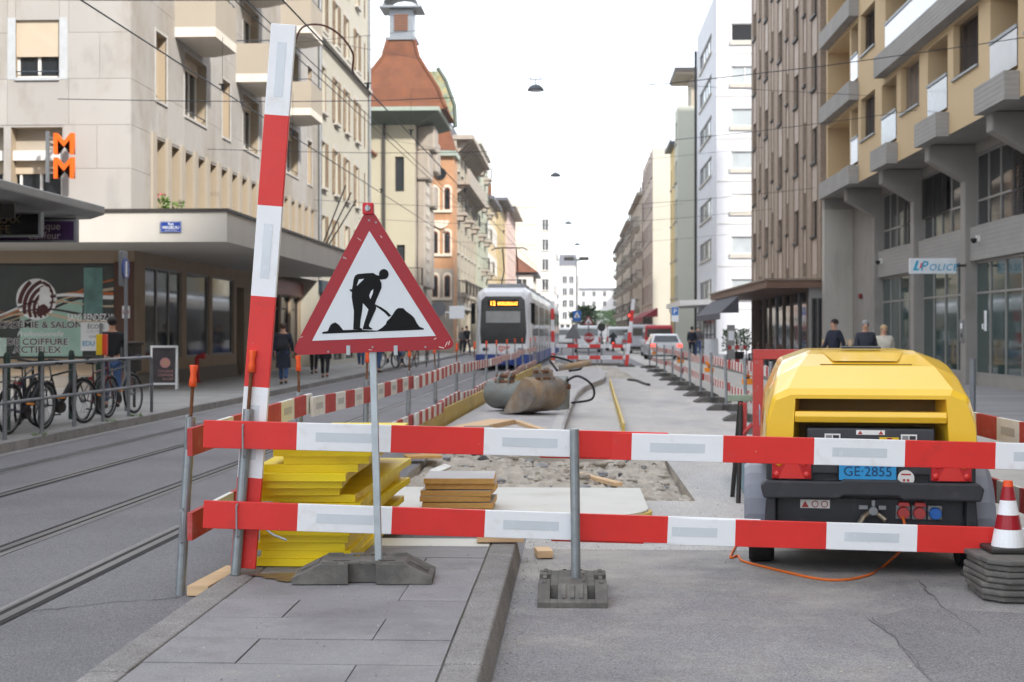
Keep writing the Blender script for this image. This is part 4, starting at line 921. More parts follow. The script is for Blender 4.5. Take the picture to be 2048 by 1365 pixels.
# concrete ground floors
CY = [51.8 - 5.95 * k for k in range(7)]
MG = T(XS, YF, 0, RIGHT)
for i, y in enumerate(CY):
    g = MB(); g.prism([(XY - .06, ZB - .01), (XY - .06, 6.3), (10.72, 5.72), (10.72, .1), (11.35, .1), (11.35, ZB - .01)], y - .24, y + .24); part('column', g, m_cnc, b, WM[b.name].inverted(), bevel=.03)
for i, y in enumerate(CY[:-1]):
    y0, y1 = y - 5.95 + .24, y - .24; w = y1 - y0; x = yx(y1)
    g = MB(); g.box(0, w, -.14, .1, 3.52, 4.44); mk('spandrel', shared(('sp', round(w, 2)), lambda: g.mesh('spandrel', m_bfc)), b, MG @ T(x, 0, 0))
    window(b, MG, x, .42, w, 3.08, .06, n=4, tr=.72, fm=m_gframe, pm=m_glassg, name='shop_window')
    g = MB(); g.box(0, w, -.02, .1, .1, .42); mk('plinth', shared(('pl', round(w, 2)), lambda: g.mesh('plinth', m_cnc)), b, MG @ T(x, 0, 0))
    window(b, MG, x, 4.45, w, 2.0, .1, n=5, tr=.36, fm=m_gframe, pm=m_glass)
    g = MB(); g.box(0, w, .0, .3, 6.46, ZB - .005); mk('lintel', shared(('li', round(w, 2)), lambda: g.mesh('lintel', m_cnc)), b, MG @ T(x, 0, 0))
    if i % 2 == 1: mk('blind', blind_mesh(3.0, 1.25, m_vend, 22), b, MG @ T(x, .02, 5.15))
    if i % 2 == 0: mk('blind', blind_mesh(1.0, 1.9, m_vend, 30), b, MG @ T(x + w - 2.2, .02, 4.5))
g = MB(); g.box(10.72, 11.0, 52.04, 55.4, .1, ZB - .01); part('return_wall', g, m_cnc, b, WM[b.name].inverted())
g = MB(); g.box(9.62, 10.71, 55.4, 55.9, .1, 6.3); part('end_wall', g, m_cncl, b, WM[b.name].inverted())
g = MB(); g.box(9.62, 10.71, 55.42, 55.88, 6.301, ZB - .004); part('end_lintel', g, m_cnc, b, WM[b.name].inverted())
# things on the police front
m_psign = mm('sign_panel_white', 'dfe3e6', rough=.3); m_pcy = mm('police_cyan', '1f9fc4', rough=.4); m_prd = mm('police_red', 'd84a58', rough=.4)
SY = 39.6; x0, x1 = X_at(1820, SY), X_at(1913, SY); z0, z1 = Z_at(548, x0, SY), Z_at(517, x0, SY)
t = thing('police_sign', 'white projecting box sign lettered POLICE in cyan', 'sign', T(x0, SY, z0)); w, h = x1 - x0, z1 - z0
part('sign_box', MB().box(0, w, 0, .14, 0, h), m_psign, t, bevel=.01); part('bracket', MB().box(w, w + .28, .05, .09, h * .45, h * .6), m_iron, t)
part('emblem', MB().add([(.08, -.002, .09), (.24, -.002, .09), (.26, -.002, .14), (.18, -.002, .14), (.24, -.002, .36), (.17, -.002, .36)], [(0, 1, 2, 3, 4, 5)]), m_pcy, t)
part('emblem_stroke', MB().add([(.25, -.003, .15), (.32, -.003, .15), (.37, -.003, .30), (.30, -.003, .30)], [(0, 1, 2, 3)]), m_prd, t)
lettering('P', .37, m_pcy, t, .27, .09, -.004, bold=.012, shear=.25, ext=.001); lettering('OLICE', .26, m_pcy, t, .50, .09, -.004, bold=.010, shear=.25, ext=.001, sx=1.0, space=1.12)
t = thing('intercom_panel', 'grey metal intercom panel beside the police door', 'intercom', T(10.72, 39.9, 1.3))
part('panel', MB().box(-.03, 0, -.2, .2, 0, .62), m_zinc, t, bevel=.01); part('screen', MB().box(-.035, -.03, -.08, .06, .12, .24), m_dark, t); part('notice', MB().box(-.034, -.03, -.1, .1, .36, .52), m_wht, t)
for i, (yy_, lab) in enumerate(((38.7, 'small dome camera on the spandrel beside the police door'), (50.8, 'small dome camera on the far spandrel near the end wall'))):
    t = thing('security_camera', lab, 'camera', T(10.86, yy_, 4.05)); part('mount', MB().box(-.1, 0, -.05, .05, -.05, .12), m_frame, t); part('dome', MB().lathe([(.02, -.1), (.07, -.06), (.09, 0), (.08, .04)], 10, (-.16, 0, 0)), m_dark, t, smooth=True)
single('alarm_lamp', MB().lathe([(.02, -.1), (.08, -.05), (.08, .05), (.05, .1)], 10), m_red, 'small red alarm lamp on the grey return wall', 'lamp', T(10.64, 53.6, 2.9), smooth=True)
t = thing('door_notices', 'white paper notices stuck on the police door glass', 'notice', T(11.02, 38.75, 1.6)); part('sheet', MB().box(0, .01, -.1, .12, 0, .55), m_wht, t); part('sheet', MB().box(0, .01, .2, .34, .05, .2), m_wht, t)

# --- neighbouring block toward the camera, out of frame, that keeps the street in shade
b, M_ = block('neighbour_block', 'beige block next to the police building outside the view', RIGHT, 9.9, -60, 72, 27, 14, m_yel, 22, 7, w=1.6)

# --- brown mosaic tower block
m_mos = mm('brown_mosaic', '9a8877', rough=.75, var=.10, scale=3, bump=.25, bscale=60, speck=(40, .75, 1.25))
m_mosd = mm('brown_mosaic_rib', '8f7e6e', rough=.75, var=.08, scale=3)
m_pan = mm('pale_spandrel', 'b5a598', rough=.7, var=.06, scale=1)
XR, Ya, Yb = 9.65, 56.5, 78.4
b = thing('mosaic_block', 'tall brown mosaic clad block with slit windows', 'building', T(XR, Ya)); MR = T(XR, Yb, 0, RIGHT); L = Yb - Ya
yc = [57.8, 60.2, 62.5, 65.1, 67.4, 70.0, 72.2, 74.6, 76.9]; HB = 28
ops = []; F2 = 2.96
for i, y in enumerate(yc):
    w = 1.05 if i % 2 == 0 else .6; ops.append((yx(0) - YF + Yb - y - w / 2, Yb - y + w / 2, 3.9, HB - 1, .28))
ops = [(Yb - y - (1.2 if i % 2 == 0 else .6) / 2, Yb - y + (1.2 if i % 2 == 0 else .6) / 2, 3.9, HB - 1, .3) for i, y in enumerate(yc)]
wall(b, MR, L, 3.3, HB, ops, m_mos, .3); bulk(b, MR, L, 12, .1, HB, m_mos, 'lrbt')
for i, y in enumerate(yc):
    w = 1.2 if i % 2 == 0 else .6; x = Yb - y - w / 2; off = 0 if i % 2 == 0 else .55
    for f in range(8):
        z = 3.9 + F2 * f + (off if i % 2 else 0)
        mk('spandrel', shared(('ms', w), lambda: MB().box(0, w, -.02, .02, 0, 1.45).mesh('spandrel', m_pan)), b, MR @ T(x, .03, z))
        mk('sill', shared(('mi', w), lambda: MB().box(-.06, w + .06, -.2, .04, 0, .09).mesh('sill', m_iron)), b, MR @ T(x, .1, z + 1.46))
        window(b, MR, x, z + 1.55, w, 1.4, .16, n=1, fm=m_dframe, pm=m_glass)
    for s in (-1, 1): mk('rib', shared('mrib', lambda: MB().box(-.06, .06, -.03, 0, 3.6, HB - .5).mesh('rib', m_mosd)), b, MR @ T(x + w / 2 + s * (w / 2 + .14), 0, 0))
m_cop = mm('copper_fascia', '7a5d4c', rough=.6, var=.1, scale=2, wave=('Y', 5), bump=.3)
g = MB(); g.box(7.5, 10.2, 56.2, 79.2, 3.31, 3.60); cn = part('canopy', g, m_cop, b, WM[b.name].inverted()); g = MB(); g.box(7.42, 9.64, 56.12, 79.25, 3.602, 3.68); part('canopy_capping', g, m_mosd, cn, WM[cn.name].inverted())
g = MB(); g.box(10.2, 10.3, 56.5, 78.4, .1, 3.3); part('shopfront', g, m_dark, b, WM[b.name].inverted())
for k in range(9):
    y = 57 + 2.4 * k; g = MB(); g.box(10.02, 10.2, y, y + .35, .1, 3.3); part('pilaster', g, m_mosd if k % 3 else m_zinc, b, WM[b.name].inverted())
    g = MB(); g.box(10.1, 10.19, y + .4, y + 2.3, .5, 2.9); o = part('window', g, m_gframe if k < 4 else m_dframe, b, WM[b.name].inverted()); g = MB(); g.box(10.09, 10.1, y + .5, y + 1.3, .6, 2.8).box(10.09, 10.1, y + 1.4, y + 2.2, .6, 2.8); part('pane', g, m_glass, o, WM[o.name].inverted())
g = MB(); g.box(9.2, 10.0, 56.4, 56.6, .12, 3.3); part('front_panel', g, m_gframe, b, WM[b.name].inverted())
for k in range(3): window(b, T(9.25 + .0, 56.395, 0), .05 + .24 * k, .5, .2, 2.4, 0, n=1, fm=m_dframe)
g = MB(); vs_ = []
g.add([(7.55, 66, 3.25), (7.55, 79, 3.25), (6.7, 79, 2.45), (6.7, 66, 2.45), (6.7, 66, 2.15), (6.7, 79, 2.15)], [(0, 1, 2, 3), (3, 2, 5, 4)]); g.add([(7.55, 66, 3.25), (6.7, 66, 2.45), (7.55, 66, 2.45)], [(0, 1, 2)])
single('shop_awning', g, mm('awning_grey', '55545a', rough=.8, wave=('Y', 4), bump=.3), 'dark grey fabric awning under the brown canopy', 'awning')

# --- white block beyond
m_wt = mm('white_panel', 'c9cace', rough=.75, var=.04, scale=.4, stretch=(1, 1, .4))
b = thing('white_block', 'white apartment block with curtained windows on its bright side', 'building', T(9.3, 94)); MF = T(9.3, 94, 0); MR = T(9.3, 109, 0, RIGHT); HW = 24
zr = [3.9 + 2.8 * r for r in range(7)]
wall(b, MF, 8, .1, HW, [(.95, 2.75, z, z + 1.15, .18) for z in zr] + [(4.6, 6.6, z, z + 1.15, .18) for z in zr], m_wt)
for i, z in enumerate(zr):
    for x in (.95, 4.6):
        window(b, MF, x, z, 1.8 if x < 2 else 2.0, 1.15, .16, n=1 if i != 5 else 2, pm=m_curt if i in (0, 1, 3, 4, 5) else m_glass)
        item(b, MF, 'sill', shared('wsl', lambda: MB().box(-.1, 2.0, -.1, .02, -.28, 0).mesh('sill', m_sill)), None, x, 0, z)
    if i in (1, 2): item(b, MF, 'roller_shutter', shared('wrs', lambda: MB().box(0, 1.8, -.03, 0, .0, 1.15).mesh('roller_shutter', m_frame)), None, .95, .1, z + (.0 if i == 2 else .5)) if i == 2 else None
    item(b, MF, 'panel_joint', shared('wpj', lambda: MB().box(0, 8, -.03, 0, 0, .05).mesh('panel_joint', m_sill)), None, 0, 0, z - .85)
wall(b, MR, 15, .1, HW, [(2.5, 11.5, z, z + 1.3, .15) for z in zr], m_wt)
for z in zr:
    for k in range(5): window(b, MR, 2.5 + 1.8 * k, z, 1.8, 1.3, .12, n=1, fm=m_gframe, pm=m_curt if k % 2 else m_glass)
    item(b, MR, 'sill', shared('wsr', lambda: MB().box(2.4, 11.6, -.1, 0, -.15, 0).mesh('sill', m_sill)), None, 0, 0, z)
bulk(b, MR, 15, 8, .1, HW, m_wt, 'lbt')
g = MB(); g.tube([(9.2, 109.1, .2), (9.2, 109.1, 23)], .1, 8); part('downpipe', g, m_iron, b, WM[b.name].inverted())
g = MB(); g.prism([(6.9, 3.3), (9.3, 3.4), (9.3, 3.75), (6.9, 3.65)], 94.2, 108); part('canopy', g, m_frame, b, WM[b.name].inverted())
for k in range(5): g = MB(); g.box(9.25, 9.31, 95 + 2.7 * k, 97.2 + 2.7 * k, .4, 3.0); o = part('shop_window', g, m_dframe, b, WM[b.name].inverted()); g = MB(); g.box(9.24, 9.25, 95.15 + 2.7 * k, 97.05 + 2.7 * k, .55, 2.85); part('pane', g, m_glass, o, WM[o.name].inverted())

# --- grey-beige block with overhanging roof, yellow house, maroon fronted block
b, M_ = block('overhang_block', 'grey beige block with a wide overhanging flat roof', RIGHT, 8.2, 114, 3.4, 19.6, 8, mm('grey_green_render', 'b9b9ab', rough=.85, var=.05, scale=.4), 1, 5, w=1.6, dz=3.1, ground=False)
g = MB(); g.box(9.3, 16, 114.5, 118, 19.6, 22.2); part('top_storey', g, m_crm, b, WM[b.name].inverted()); g = MB(); g.box(7.9, 16, 113.2, 119.5, 22.21, 22.55); part('roof', g, m_dframe, b, WM[b.name].inverted()); g = MB(); g.box(8.0, 16, 113.3, 119.4, 22.1, 22.209); part('soffit', g, m_crm, b, WM[b.name].inverted())
b, M_ = block('ochre_house', 'narrow ochre house squeezed between pale blocks', RIGHT, 8.25, 117.6, 6, 17, 8, mm('ochre_pale', 'd3bb84', rough=.85, var=.06), 2, 4, w=1.0, cornice=m_slate, eave=.4)
b, M_ = block('maroon_block', 'beige block with maroon framed street front', RIGHT, 7.35, 135, 20, 19.0, 9, mm('beige_side', 'b7b2a4', rough=.85, var=.05, scale=.3), 5, 5, w=2.0, h=1.9, dz=3.0)
m_maro = mm('maroon_metal', '7e2b30', rough=.5, var=.08)
for k in range(6): item(b, M_, 'fin', shared('mfin', lambda: MB().box(0, .6, -.03, 0, 3.6, 19.2).mesh('fin', m_maro)), None, .4 + 3.7 * k, 0, 0)
g = MB(); g.add([(7.3, 126, 3.7), (7.3, 155, 3.7), (6.0, 155, 2.9), (6.0, 126, 2.9), (6.0, 126, 2.4), (6.0, 155, 2.4), (7.3, 126, 2.9)], [(0, 1, 2, 3), (3, 2, 5, 4), (0, 3, 6)]); single('restaurant_awning', g, mm('awning_maroon', '7d2630', rough=.8), 'long maroon awning over the pavement', 'awning')
m_orn2 = mm('ornate_grey_stone', 'a79c8d', rough=.85, var=.15, scale=1, bump=.4, bscale=4)
for i in range(3):
    b, M_ = block('balconied_house', ['ornate grey house with dark balconies beside the maroon block', 'ornate grey house in the middle of the balconied row', 'ornate grey house at the end of the balconied row'][i], RIGHT, 7.3 - .25 * i, 155.3 + 27 * i, 26.8, 16.5 - 1.0 * i, 9, m_orn2, 6, 4, w=1.2, h=2.0, dz=3.1, balc_=lambda r, k: (r + k) % 3 != 2, cornice=m_stone, eave=.5, m2=m_crm)
    mansard(b, M_, 26.8, 9, 16.8 - 1.0 * i, 3.2, m_slate, 1.5)
    for k in range(4): g = MB(); g.box(0, 1.3, -.4, 1.0, 0, 1.6); o = item(b, M_, 'dormer', g, m_stone, 3 + 6 * k, .6, 16.8 - i); mk('pane', MB().box(.2, 1.1, -.42, -.4, .2, 1.4).mesh('pane', m_glass), o, M_ @ T(3 + 6 * k, .6, 16.8 - i))
# --- houses closing the view
b, M_ = block('square_house', 'white house with dark cornice closing the street', FRONT, 1.2, 430, 12.2, 14.5, 12, MATS['bright_white_render'], 4, 4, w=1.1, h=1.5, z0=3.5, dz=2.9, ground=False, cornice=m_slate, eave=.6)
mansard(b, M_, 12.2, 12, 14.8, 3.6, MATS['bright_white_render'], 2)
b, M_ = block('brick_house', 'pale brick house beside the white one at the street end', FRONT, 13.6, 420, 9, 15.5, 12, mm('pale_brick', 'b99c86', rough=.85, var=.1), 4, 5, w=1.0, h=1.5, z0=3.0, dz=2.5, ground=False)
b, M_ = block('far_white_house', 'distant white house behind the double street lamp', FRONT, -9.5, 450, 10, 13.5, 12, MATS['bright_white_render'], 4, 4, w=1.1, h=1.5, z0=3.5, dz=2.8, ground=False, cornice=m_sill)
b, M_ = block('far_pale_house', 'distant pale house rising behind the white house', FRONT, -2, 620, 40, 26, 12, m_lime, 12, 7, w=1.4, h=1.6, z0=3.5, dz=3, ground=False)

# ================================================================ BARRIERS
m_rp = mm('barrier_red', 'df3530', rough=.38, var=.05, scale=4, stain=[(hexc('c8524c'), 14, .62, .74, .35), (hexc('e4beb6'), 34, .69, .73, .5), (hexc('8f3a30'), 5, .58, .8, .5)]); m_wp = mm('barrier_white', 'f0f1f3', rough=.4, var=.03, scale=4, stain=[(hexc('d0c8be'), 7, .56, .75, .5), (hexc('b59a90'), 26, .68, .74, .5)])
m_rf = mm('barrier_red_faded', 'b63c38', rough=.6, var=.12, scale=5, stain=[(hexc('c48a84'), 9, .54, .7, .45)]); m_wf = mm('barrier_white_faded', 'e3e1dc', rough=.6, var=.06, scale=5, stain=[(hexc('b5b1a9'), 9, .55, .72, .4)])
m_refl = mm('reflector_grey', 'd3d9de', rough=.25, var=.05, spec=.7); m_reflf = mm('reflector_dull', 'b9b8b4', rough=.4, var=.1)
m_galv = mm('galvanised_steel', '9aa0a3', rough=.42, metal=.55, var=.14, scale=14, stain=[(hexc('7c7f80'), 8, .5, .7, .4)])
m_rust = mm('rebar_rust', '70492f', rough=.85, var=.3, scale=40, bump=.5)
m_cap = mm('cap_orange', 'ef5a2a', rough=.5, var=.05)
m_rub = mm('recycled_rubber', '66635f', rough=.85, var=.16, scale=8, bump=.5, bscale=60, stain=[(hexc('928d84'), 5, .5, .7, .6), (hexc('4c4a4a'), 6, .52, .7, .5)])
def board(p0, p1, label, seg=.556, h=.163, t=.03, first=0, faded=False, refl=True, side=-1, z_up=None, group=None, name='barrier_board', phase=0.0, mid=0.0):
    p0, p1 = Vector(p0), Vector(p1); L = (p1 - p0).length; d = (p1 - p0).normalized(); n = Vector((d.y, -d.x, 0)).normalized(); up = n.cross(d)
    M = Matrix(((d.x, -n.x, up.x, p0.x), (d.y, -n.y, up.y, p0.y), (d.z, -n.z, up.z, p0.z), (0, 0, 0, 1)))
    if M.to_3x3().determinant() < 0: M = Matrix(((d.x, -n.x, -up.x, p0.x), (d.y, -n.y, -up.y, p0.y), (d.z, -n.z, -up.z, p0.z), (0, 0, 0, 1)))
    g = MB(); xs = [0]; x = phase or seg
    while x < L - .02: xs.append(x); x += seg
    xs.append(L); cells = []
    for i, (a, c) in enumerate(zip(xs[:-1], xs[1:])):
        k = (i + first) % 2
        g.quad((a, -t / 2, -h / 2), (c, -t / 2, -h / 2), (c, -t / 2, h / 2), (a, -t / 2, h / 2), k); g.quad((a, t / 2, -h / 2), (a, t / 2, h / 2), (c, t / 2, h / 2), (c, t / 2, -h / 2), k)
        g.quad((a, -t / 2, h / 2), (c, -t / 2, h / 2), (c, t / 2, h / 2), (a, t / 2, h / 2), k); g.quad((a, -t / 2, -h / 2), (a, t / 2, -h / 2), (c, t / 2, -h / 2), (c, -t / 2, -h / 2), k)
        if k: cells.append((a, c))
    g.quad((0, -t / 2, -h / 2), (0, -t / 2, h / 2), (0, t / 2, h / 2), (0, t / 2, -h / 2), first % 2); e = (len(xs) - 2 + first) % 2
    g.quad((L, -t / 2, -h / 2), (L, t / 2, -h / 2), (L, t / 2, h / 2), (L, -t / 2, h / 2), e)
    me = g.mesh(name, [m_rf, m_wf] if faded else [m_rp, m_wp]); bm = bmesh.new(); bm.from_mesh(me); bmesh.ops.remove_doubles(bm, verts=bm.verts, dist=.0005); bm.to_mesh(me); bm.free()
    o = tag(mk(name, me, None, M), label, 'barrier board', group)
    if not faded: bev(o, .004, 2)
    if refl:
        for a, c in cells:
            if c - a < .3: continue
            w = min(.336, (c - a) * .6); m_ = (a + c) / 2
            for s in (-1, 1):
                y = s * (t / 2 + .001); g = MB(); g.box(m_ - w / 2, m_ + w / 2, min(y, y + s * .001), max(y, y + s * .001), -.027, .027)
                part('reflector', g, m_reflf if faded else m_refl, o)
    return o
def rubber_base_mesh():
    g = MB(); full = [(-.4, 0), (-.4, .035), (-.24, .115), (.24, .115), (.4, .035), (.4, 0)]; cut = [(-.25, 0), (-.25, .11), (.25, .11), (.25, 0)]
    lip = [(-.4, 0), (-.4, .035), (-.36, .05), (-.36, 0)]; lip2 = [(.36, 0), (.36, .05), (.4, .035), (.4, 0)]
    hl = [(-.4, 0), (-.4, .035), (-.24, .115), (-.08, .115), (-.08, 0)]; hr = [(.08, 0), (.08, .115), (.24, .115), (.4, .035), (.4, 0)]
    for a, c in ((-.2, -.13), (.13, .2)): g.prism(hl, a, c); g.prism(hr, a, c)
    for a, c in ((-.13, -.085), (.085, .13)): g.prism(cut, a, c); g.prism(lip, a, c); g.prism(lip2, a, c)
    g.prism(full, -.085, .085)
    for x in (-.19, -.06, .06, .19):
        for y in (-.165, .165): g.box(x - .045, x + .045, y - .012, y + .012, .111, .124)
    for y in (-.05, 0, .05):
        for s in (-1, 1): g.add([(s * .26, y - .012, .108), (s * .37, y - .012, .054), (s * .37, y + .012, .054), (s * .26, y + .012, .108), (s * .26, y - .012, .116), (s * .37, y - .012, .062), (s * .37, y + .012, .062), (s * .26, y + .012, .116)], [(4, 5, 6, 7), (0, 1, 5, 4), (2, 3, 7, 6), (1, 2, 6, 5)])
    for x in (-.13, .13): g.box(x - .05, x + .05, -.075, -.055, .116, .122)
    return g.mesh('rubber_base', m_rub)
ME_BASE = rubber_base_mesh()
def foot_of(t, x, y, rz=0, z=0):
    o = mk('rubber_foot', ME_BASE, t, T(x, y, z, rz)); bev(o, .006, 2); return o
def hook_mesh(): return MB().tube([(0, .045, -.10), (0, -.05, -.10), (0, -.055, .09), (0, .0, .10), (0, .06, .10)], .006, 6)
ME_HOOK = None
def steel_post(foot, top, label, cap=False, r=.03, hooks=(), group=None, rod=.2):
    global ME_HOOK
    if ME_HOOK is None: ME_HOOK = hook_mesh().mesh('board_hook', m_galv)
    foot, top = Vector(foot), Vector(top); t = thing('barrier_post', label, 'post', T(*foot), group); d = top - foot
    part('tube', MB().tube([(0, 0, 0), d], r, 14), m_galv, t, smooth=False)
    if cap:
        e = d + d.normalized() * rod; part('rebar_rod', MB().tube([d * .9, e], .011, 8), m_rust, t)
        u = d.normalized(); part('cap', MB().tube([e - u * .02, e + u * .02, e + u * .055, e + u * .105, e + u * .11], [.024, .022, .017, .026, .024], 10), m_cap, t, smooth=True)
    for hz in hooks: mk('board_hook', ME_HOOK, t, rel=T(d.x * hz / d.z, d.y * hz / d.z - .03, hz))
    return t

# front barrier: two pairs of overlapping boards
def bp_(px, py, d):
    xc = (px - 1024) / F_PX * d; c, s = math.cos(YAW), math.sin(YAW); return Vector((xc * c - d * s, xc * s + d * c, CAM_H - (py - HOR_Y) * d / F_PX))
board(bp_(407, 868, 8.38), bp_(1335, 892.5, 8.66), 'clean red and white upper barrier board hooked on the leaning post beside the yellow stack', phase=.545)
board(bp_(1080, 889, 8.615), bp_(2230, 918, 8.70), 'clean red and white upper barrier board in front of the compressor', phase=.555)
board(bp_(407, 1028.5, 8.38), bp_(1520, 1066, 8.68), 'clean red and white lower barrier board in front of the yellow stack', phase=.55)
board(bp_(1103, 1055.5, 8.615), bp_(2240, 1089, 8.70), 'clean red and white lower barrier board in front of the compressor', phase=.56)
# tall leaning striped post
board(bp_(487, 1136, 8.5), bp_(568, 50, 8.5), 'tall leaning red and white striped timber post beside the yellow stack', seg=.542, h=.148, t=.045, name='striped_post', side=-1)
f = gp(360, 1190); steel_post(f, f + Vector((.06, .02, 1.07)), 'outer leaning steel post standing on the tram road with orange cap', cap=True, hooks=(.98, .42))
f = gp(471, 1150, .14); steel_post(f, f + Vector((.07, .03, .98)), 'inner leaning steel post on the island kerb with orange cap', cap=True, hooks=(.80, .33), rod=.24)
f = gp(1152, 1160, .1); t = steel_post((f.x, f.y, .08), (f.x - .01, f.y, 1.0), 'plain grey steel post in a single rubber foot before the boards', r=.029); foot_of(t, f.x - .02, f.y + .02, R(90))
# sign post, sign and base
f_sign = gp(757, 1122, .25)
K = 3.592; PX = F_PX / 8.20
def sp(cx, cy): return ((cx / K + 560 - 757) / PX, CAM_H - (cy / K + 380 - HOR_Y) / PX)
dsgn = bp_(757, 664, 8.20)
t = thing('road_works_sign', 'large red bordered triangular road works sign on a square steel pole', 'sign', T(dsgn.x, dsgn.y, 0, YAW))
foot_of(t, f_sign.x - .08, f_sign.y + .02, R(3), .143)
m_sred = mm('sign_red', '9f1a26', rough=.35, var=.08, scale=8, stain=[(hexc('d3a49c'), 28, .70, .76, .6), (hexc('8a1a24'), 4, .5, .7, .4)]); m_swh = mm('sign_white', 'd6dadd', rough=.35, var=.03, scale=4, stain=[(hexc('bdb9b2'), 8, .6, .75, .4)]); m_sbk = mm('sign_ink', '08090b', rough=.5, var=.1, spec=.2); m_alu = mm('aluminium', 'a9adaf', rough=.4, metal=.7)
def rounded(pts, r, n=5):
    out_ = []
    for i, p in enumerate(pts):
        p = Vector(p); a = (Vector(pts[i - 1]) - p); c = (Vector(pts[(i + 1) % len(pts)]) - p); a.normalize(); c.normalize(); ang = math.acos(max(-1, min(1, a.dot(c)))); k = r / math.tan(ang / 2)
        s, e = p + a * k, p + c * k
        for j in range(n + 1): u = j / n; q = s.lerp(p, u).lerp(p.lerp(e, u), u); out_.append((q.x, q.y))
    return out_
tri = rounded([sp(640, 105), sp(1280, 1143), sp(75, 1190)], .045)
part('sign_plate', MB().prism(tri, -.004, .012), m_alu, t, bevel=.003)
part('border', MB().prism(tri, -.0075, -.0045), m_sred, t)
part('sign_face', MB().prism([sp(643, 296), sp(1120, 1050), sp(232, 1085)], -.0095, -.0078), m_swh, t)
W1 = [(692, 612), (672, 598), (620, 600), (560, 606), (540, 618), (530, 645), (524, 690), (518, 715), (500, 716), (505, 728), (518, 736), (516, 770), (522, 810), (532, 870), (530, 940), (527, 1004), (592, 1008), (590, 998), (576, 990), (580, 940), (592, 870), (597, 815), (615, 835), (637, 860), (625, 900), (607, 955), (594, 1003), (667, 1005), (660, 994), (643, 984), (640, 972), (665, 915), (690, 860), (693, 845), (690, 838), (720, 858), (752, 882), (782, 914), (800, 905), (770, 872), (730, 845), (683, 822), (694, 790), (716, 740), (731, 705), (731, 672), (718, 645), (735, 647), (745, 640), (720, 620)]
part('worker_figure', MB().prism([sp(*p) for p in W1], -.0112, -.0097), m_sbk, t)
part('worker_head', MB().prism([sp(747 + 35 * math.cos(R(18 * i)), 607 + 37 * math.sin(R(18 * i))) for i in range(20)], -.0112, -.0097), m_sbk, t)
for hp in ([(568, 645), (606, 640), (552, 693)], [(672, 715), (668, 745), (650, 787), (643, 760), (655, 730)]): part('arm_gap', MB().prism([sp(*p) for p in hp], -.0122, -.0113), m_swh, t)
W2 = [(306, 1035), (306, 1022), (345, 1015), (355, 990), (362, 975), (375, 962), (400, 953), (425, 970), (445, 995), (455, 1008), (528, 1006), (600, 1007), (700, 1012), (735, 990), (762, 965), (768, 945), (790, 925), (812, 895), (830, 865), (850, 850), (885, 850), (910, 875), (945, 900), (965, 920), (985, 960), (1005, 985), (1033, 995), (1035, 1005)]
part('spoil_symbol', MB().prism([sp(*p) for p in W2], -.0112, -.0097), m_sbk, t)
q = random.Random(2)
for cx, cy in ((640, 220), (690, 235), (460, 490), (1045, 1130), (665, 1130), (348, 1163)): part('rivet', MB().lathe([(.006, -.0095), (.006, -.0075)], 8, (sp(cx, cy)[0], 0, sp(cx, cy)[1]), 'y'), m_zinc, t)
for cx, cy, w_, h_ in ((467, 489, .02, .004), (570, 356, .025, .003), (728, 338, .004, .016), (1115, 1070, .016, .004), (1195, 1110, .004, .03), (1215, 1100, .004, .025), (1160, 1133, .03, .005), (155, 1058, .018, .003), (650, 1150, .02, .003), (1190, 905, .003, .02)):
    x, z = sp(cx, cy); part('scratch', MB().box(x - w_ / 2, x + w_ / 2, -.0081, -.0076, z - h_ / 2, z + h_ / 2), mm('paint_chip', 'd9cfc8', rough=.6), t, T(0, 0, 0) @ Matrix.Translation((x, 0, z)) @ Matrix.Rotation(q.uniform(-.7, .7), 4, 'Y') @ Matrix.Translation((-x, 0, -z)))
a, e = sp(665, 1175), sp(632, 60)
foot = (0.0, .245); topp = ((737 - 757) / PX, CAM_H - (405 - HOR_Y) / PX)
part('pole', MB().loft([[(foot[0] - .02, .015, foot[1] - .08), (foot[0] + .02, .015, foot[1] - .08), (foot[0] + .02, .055, foot[1] - .08), (foot[0] - .02, .055, foot[1] - .08)], [(topp[0] - .02, .015, topp[1]), (topp[0] + .02, .015, topp[1]), (topp[0] + .02, .055, topp[1]), (topp[0] - .02, .055, topp[1])]]), mm('pole_zinc', 'b4bcc0', rough=.4, metal=.5, var=.12, scale=10), t, bevel=.004)
x, z = sp(633, 135); part('top_clamp', MB().box(x - .031, x + .031, -.022, .06, z - .035, z + .033), mm('clamp_red', 'c9202c', rough=.35), t, bevel=.006); part('wing_nut', MB().lathe([(.016, -.034), (.016, -.022)], 12, (x, 0, z), 'y').box(x - .004, x + .004, -.048, -.034, z - .018, z + .018), m_alu, t)
for cx in (492, 832): x, z = sp(cx, 1150); part('clip', MB().box(x - .011, x + .011, -.013, -.0095, z - .025, z + .025).box(x - .011, x + .011, -.013, .02, z - .03, z - .0255), m_alu, t)

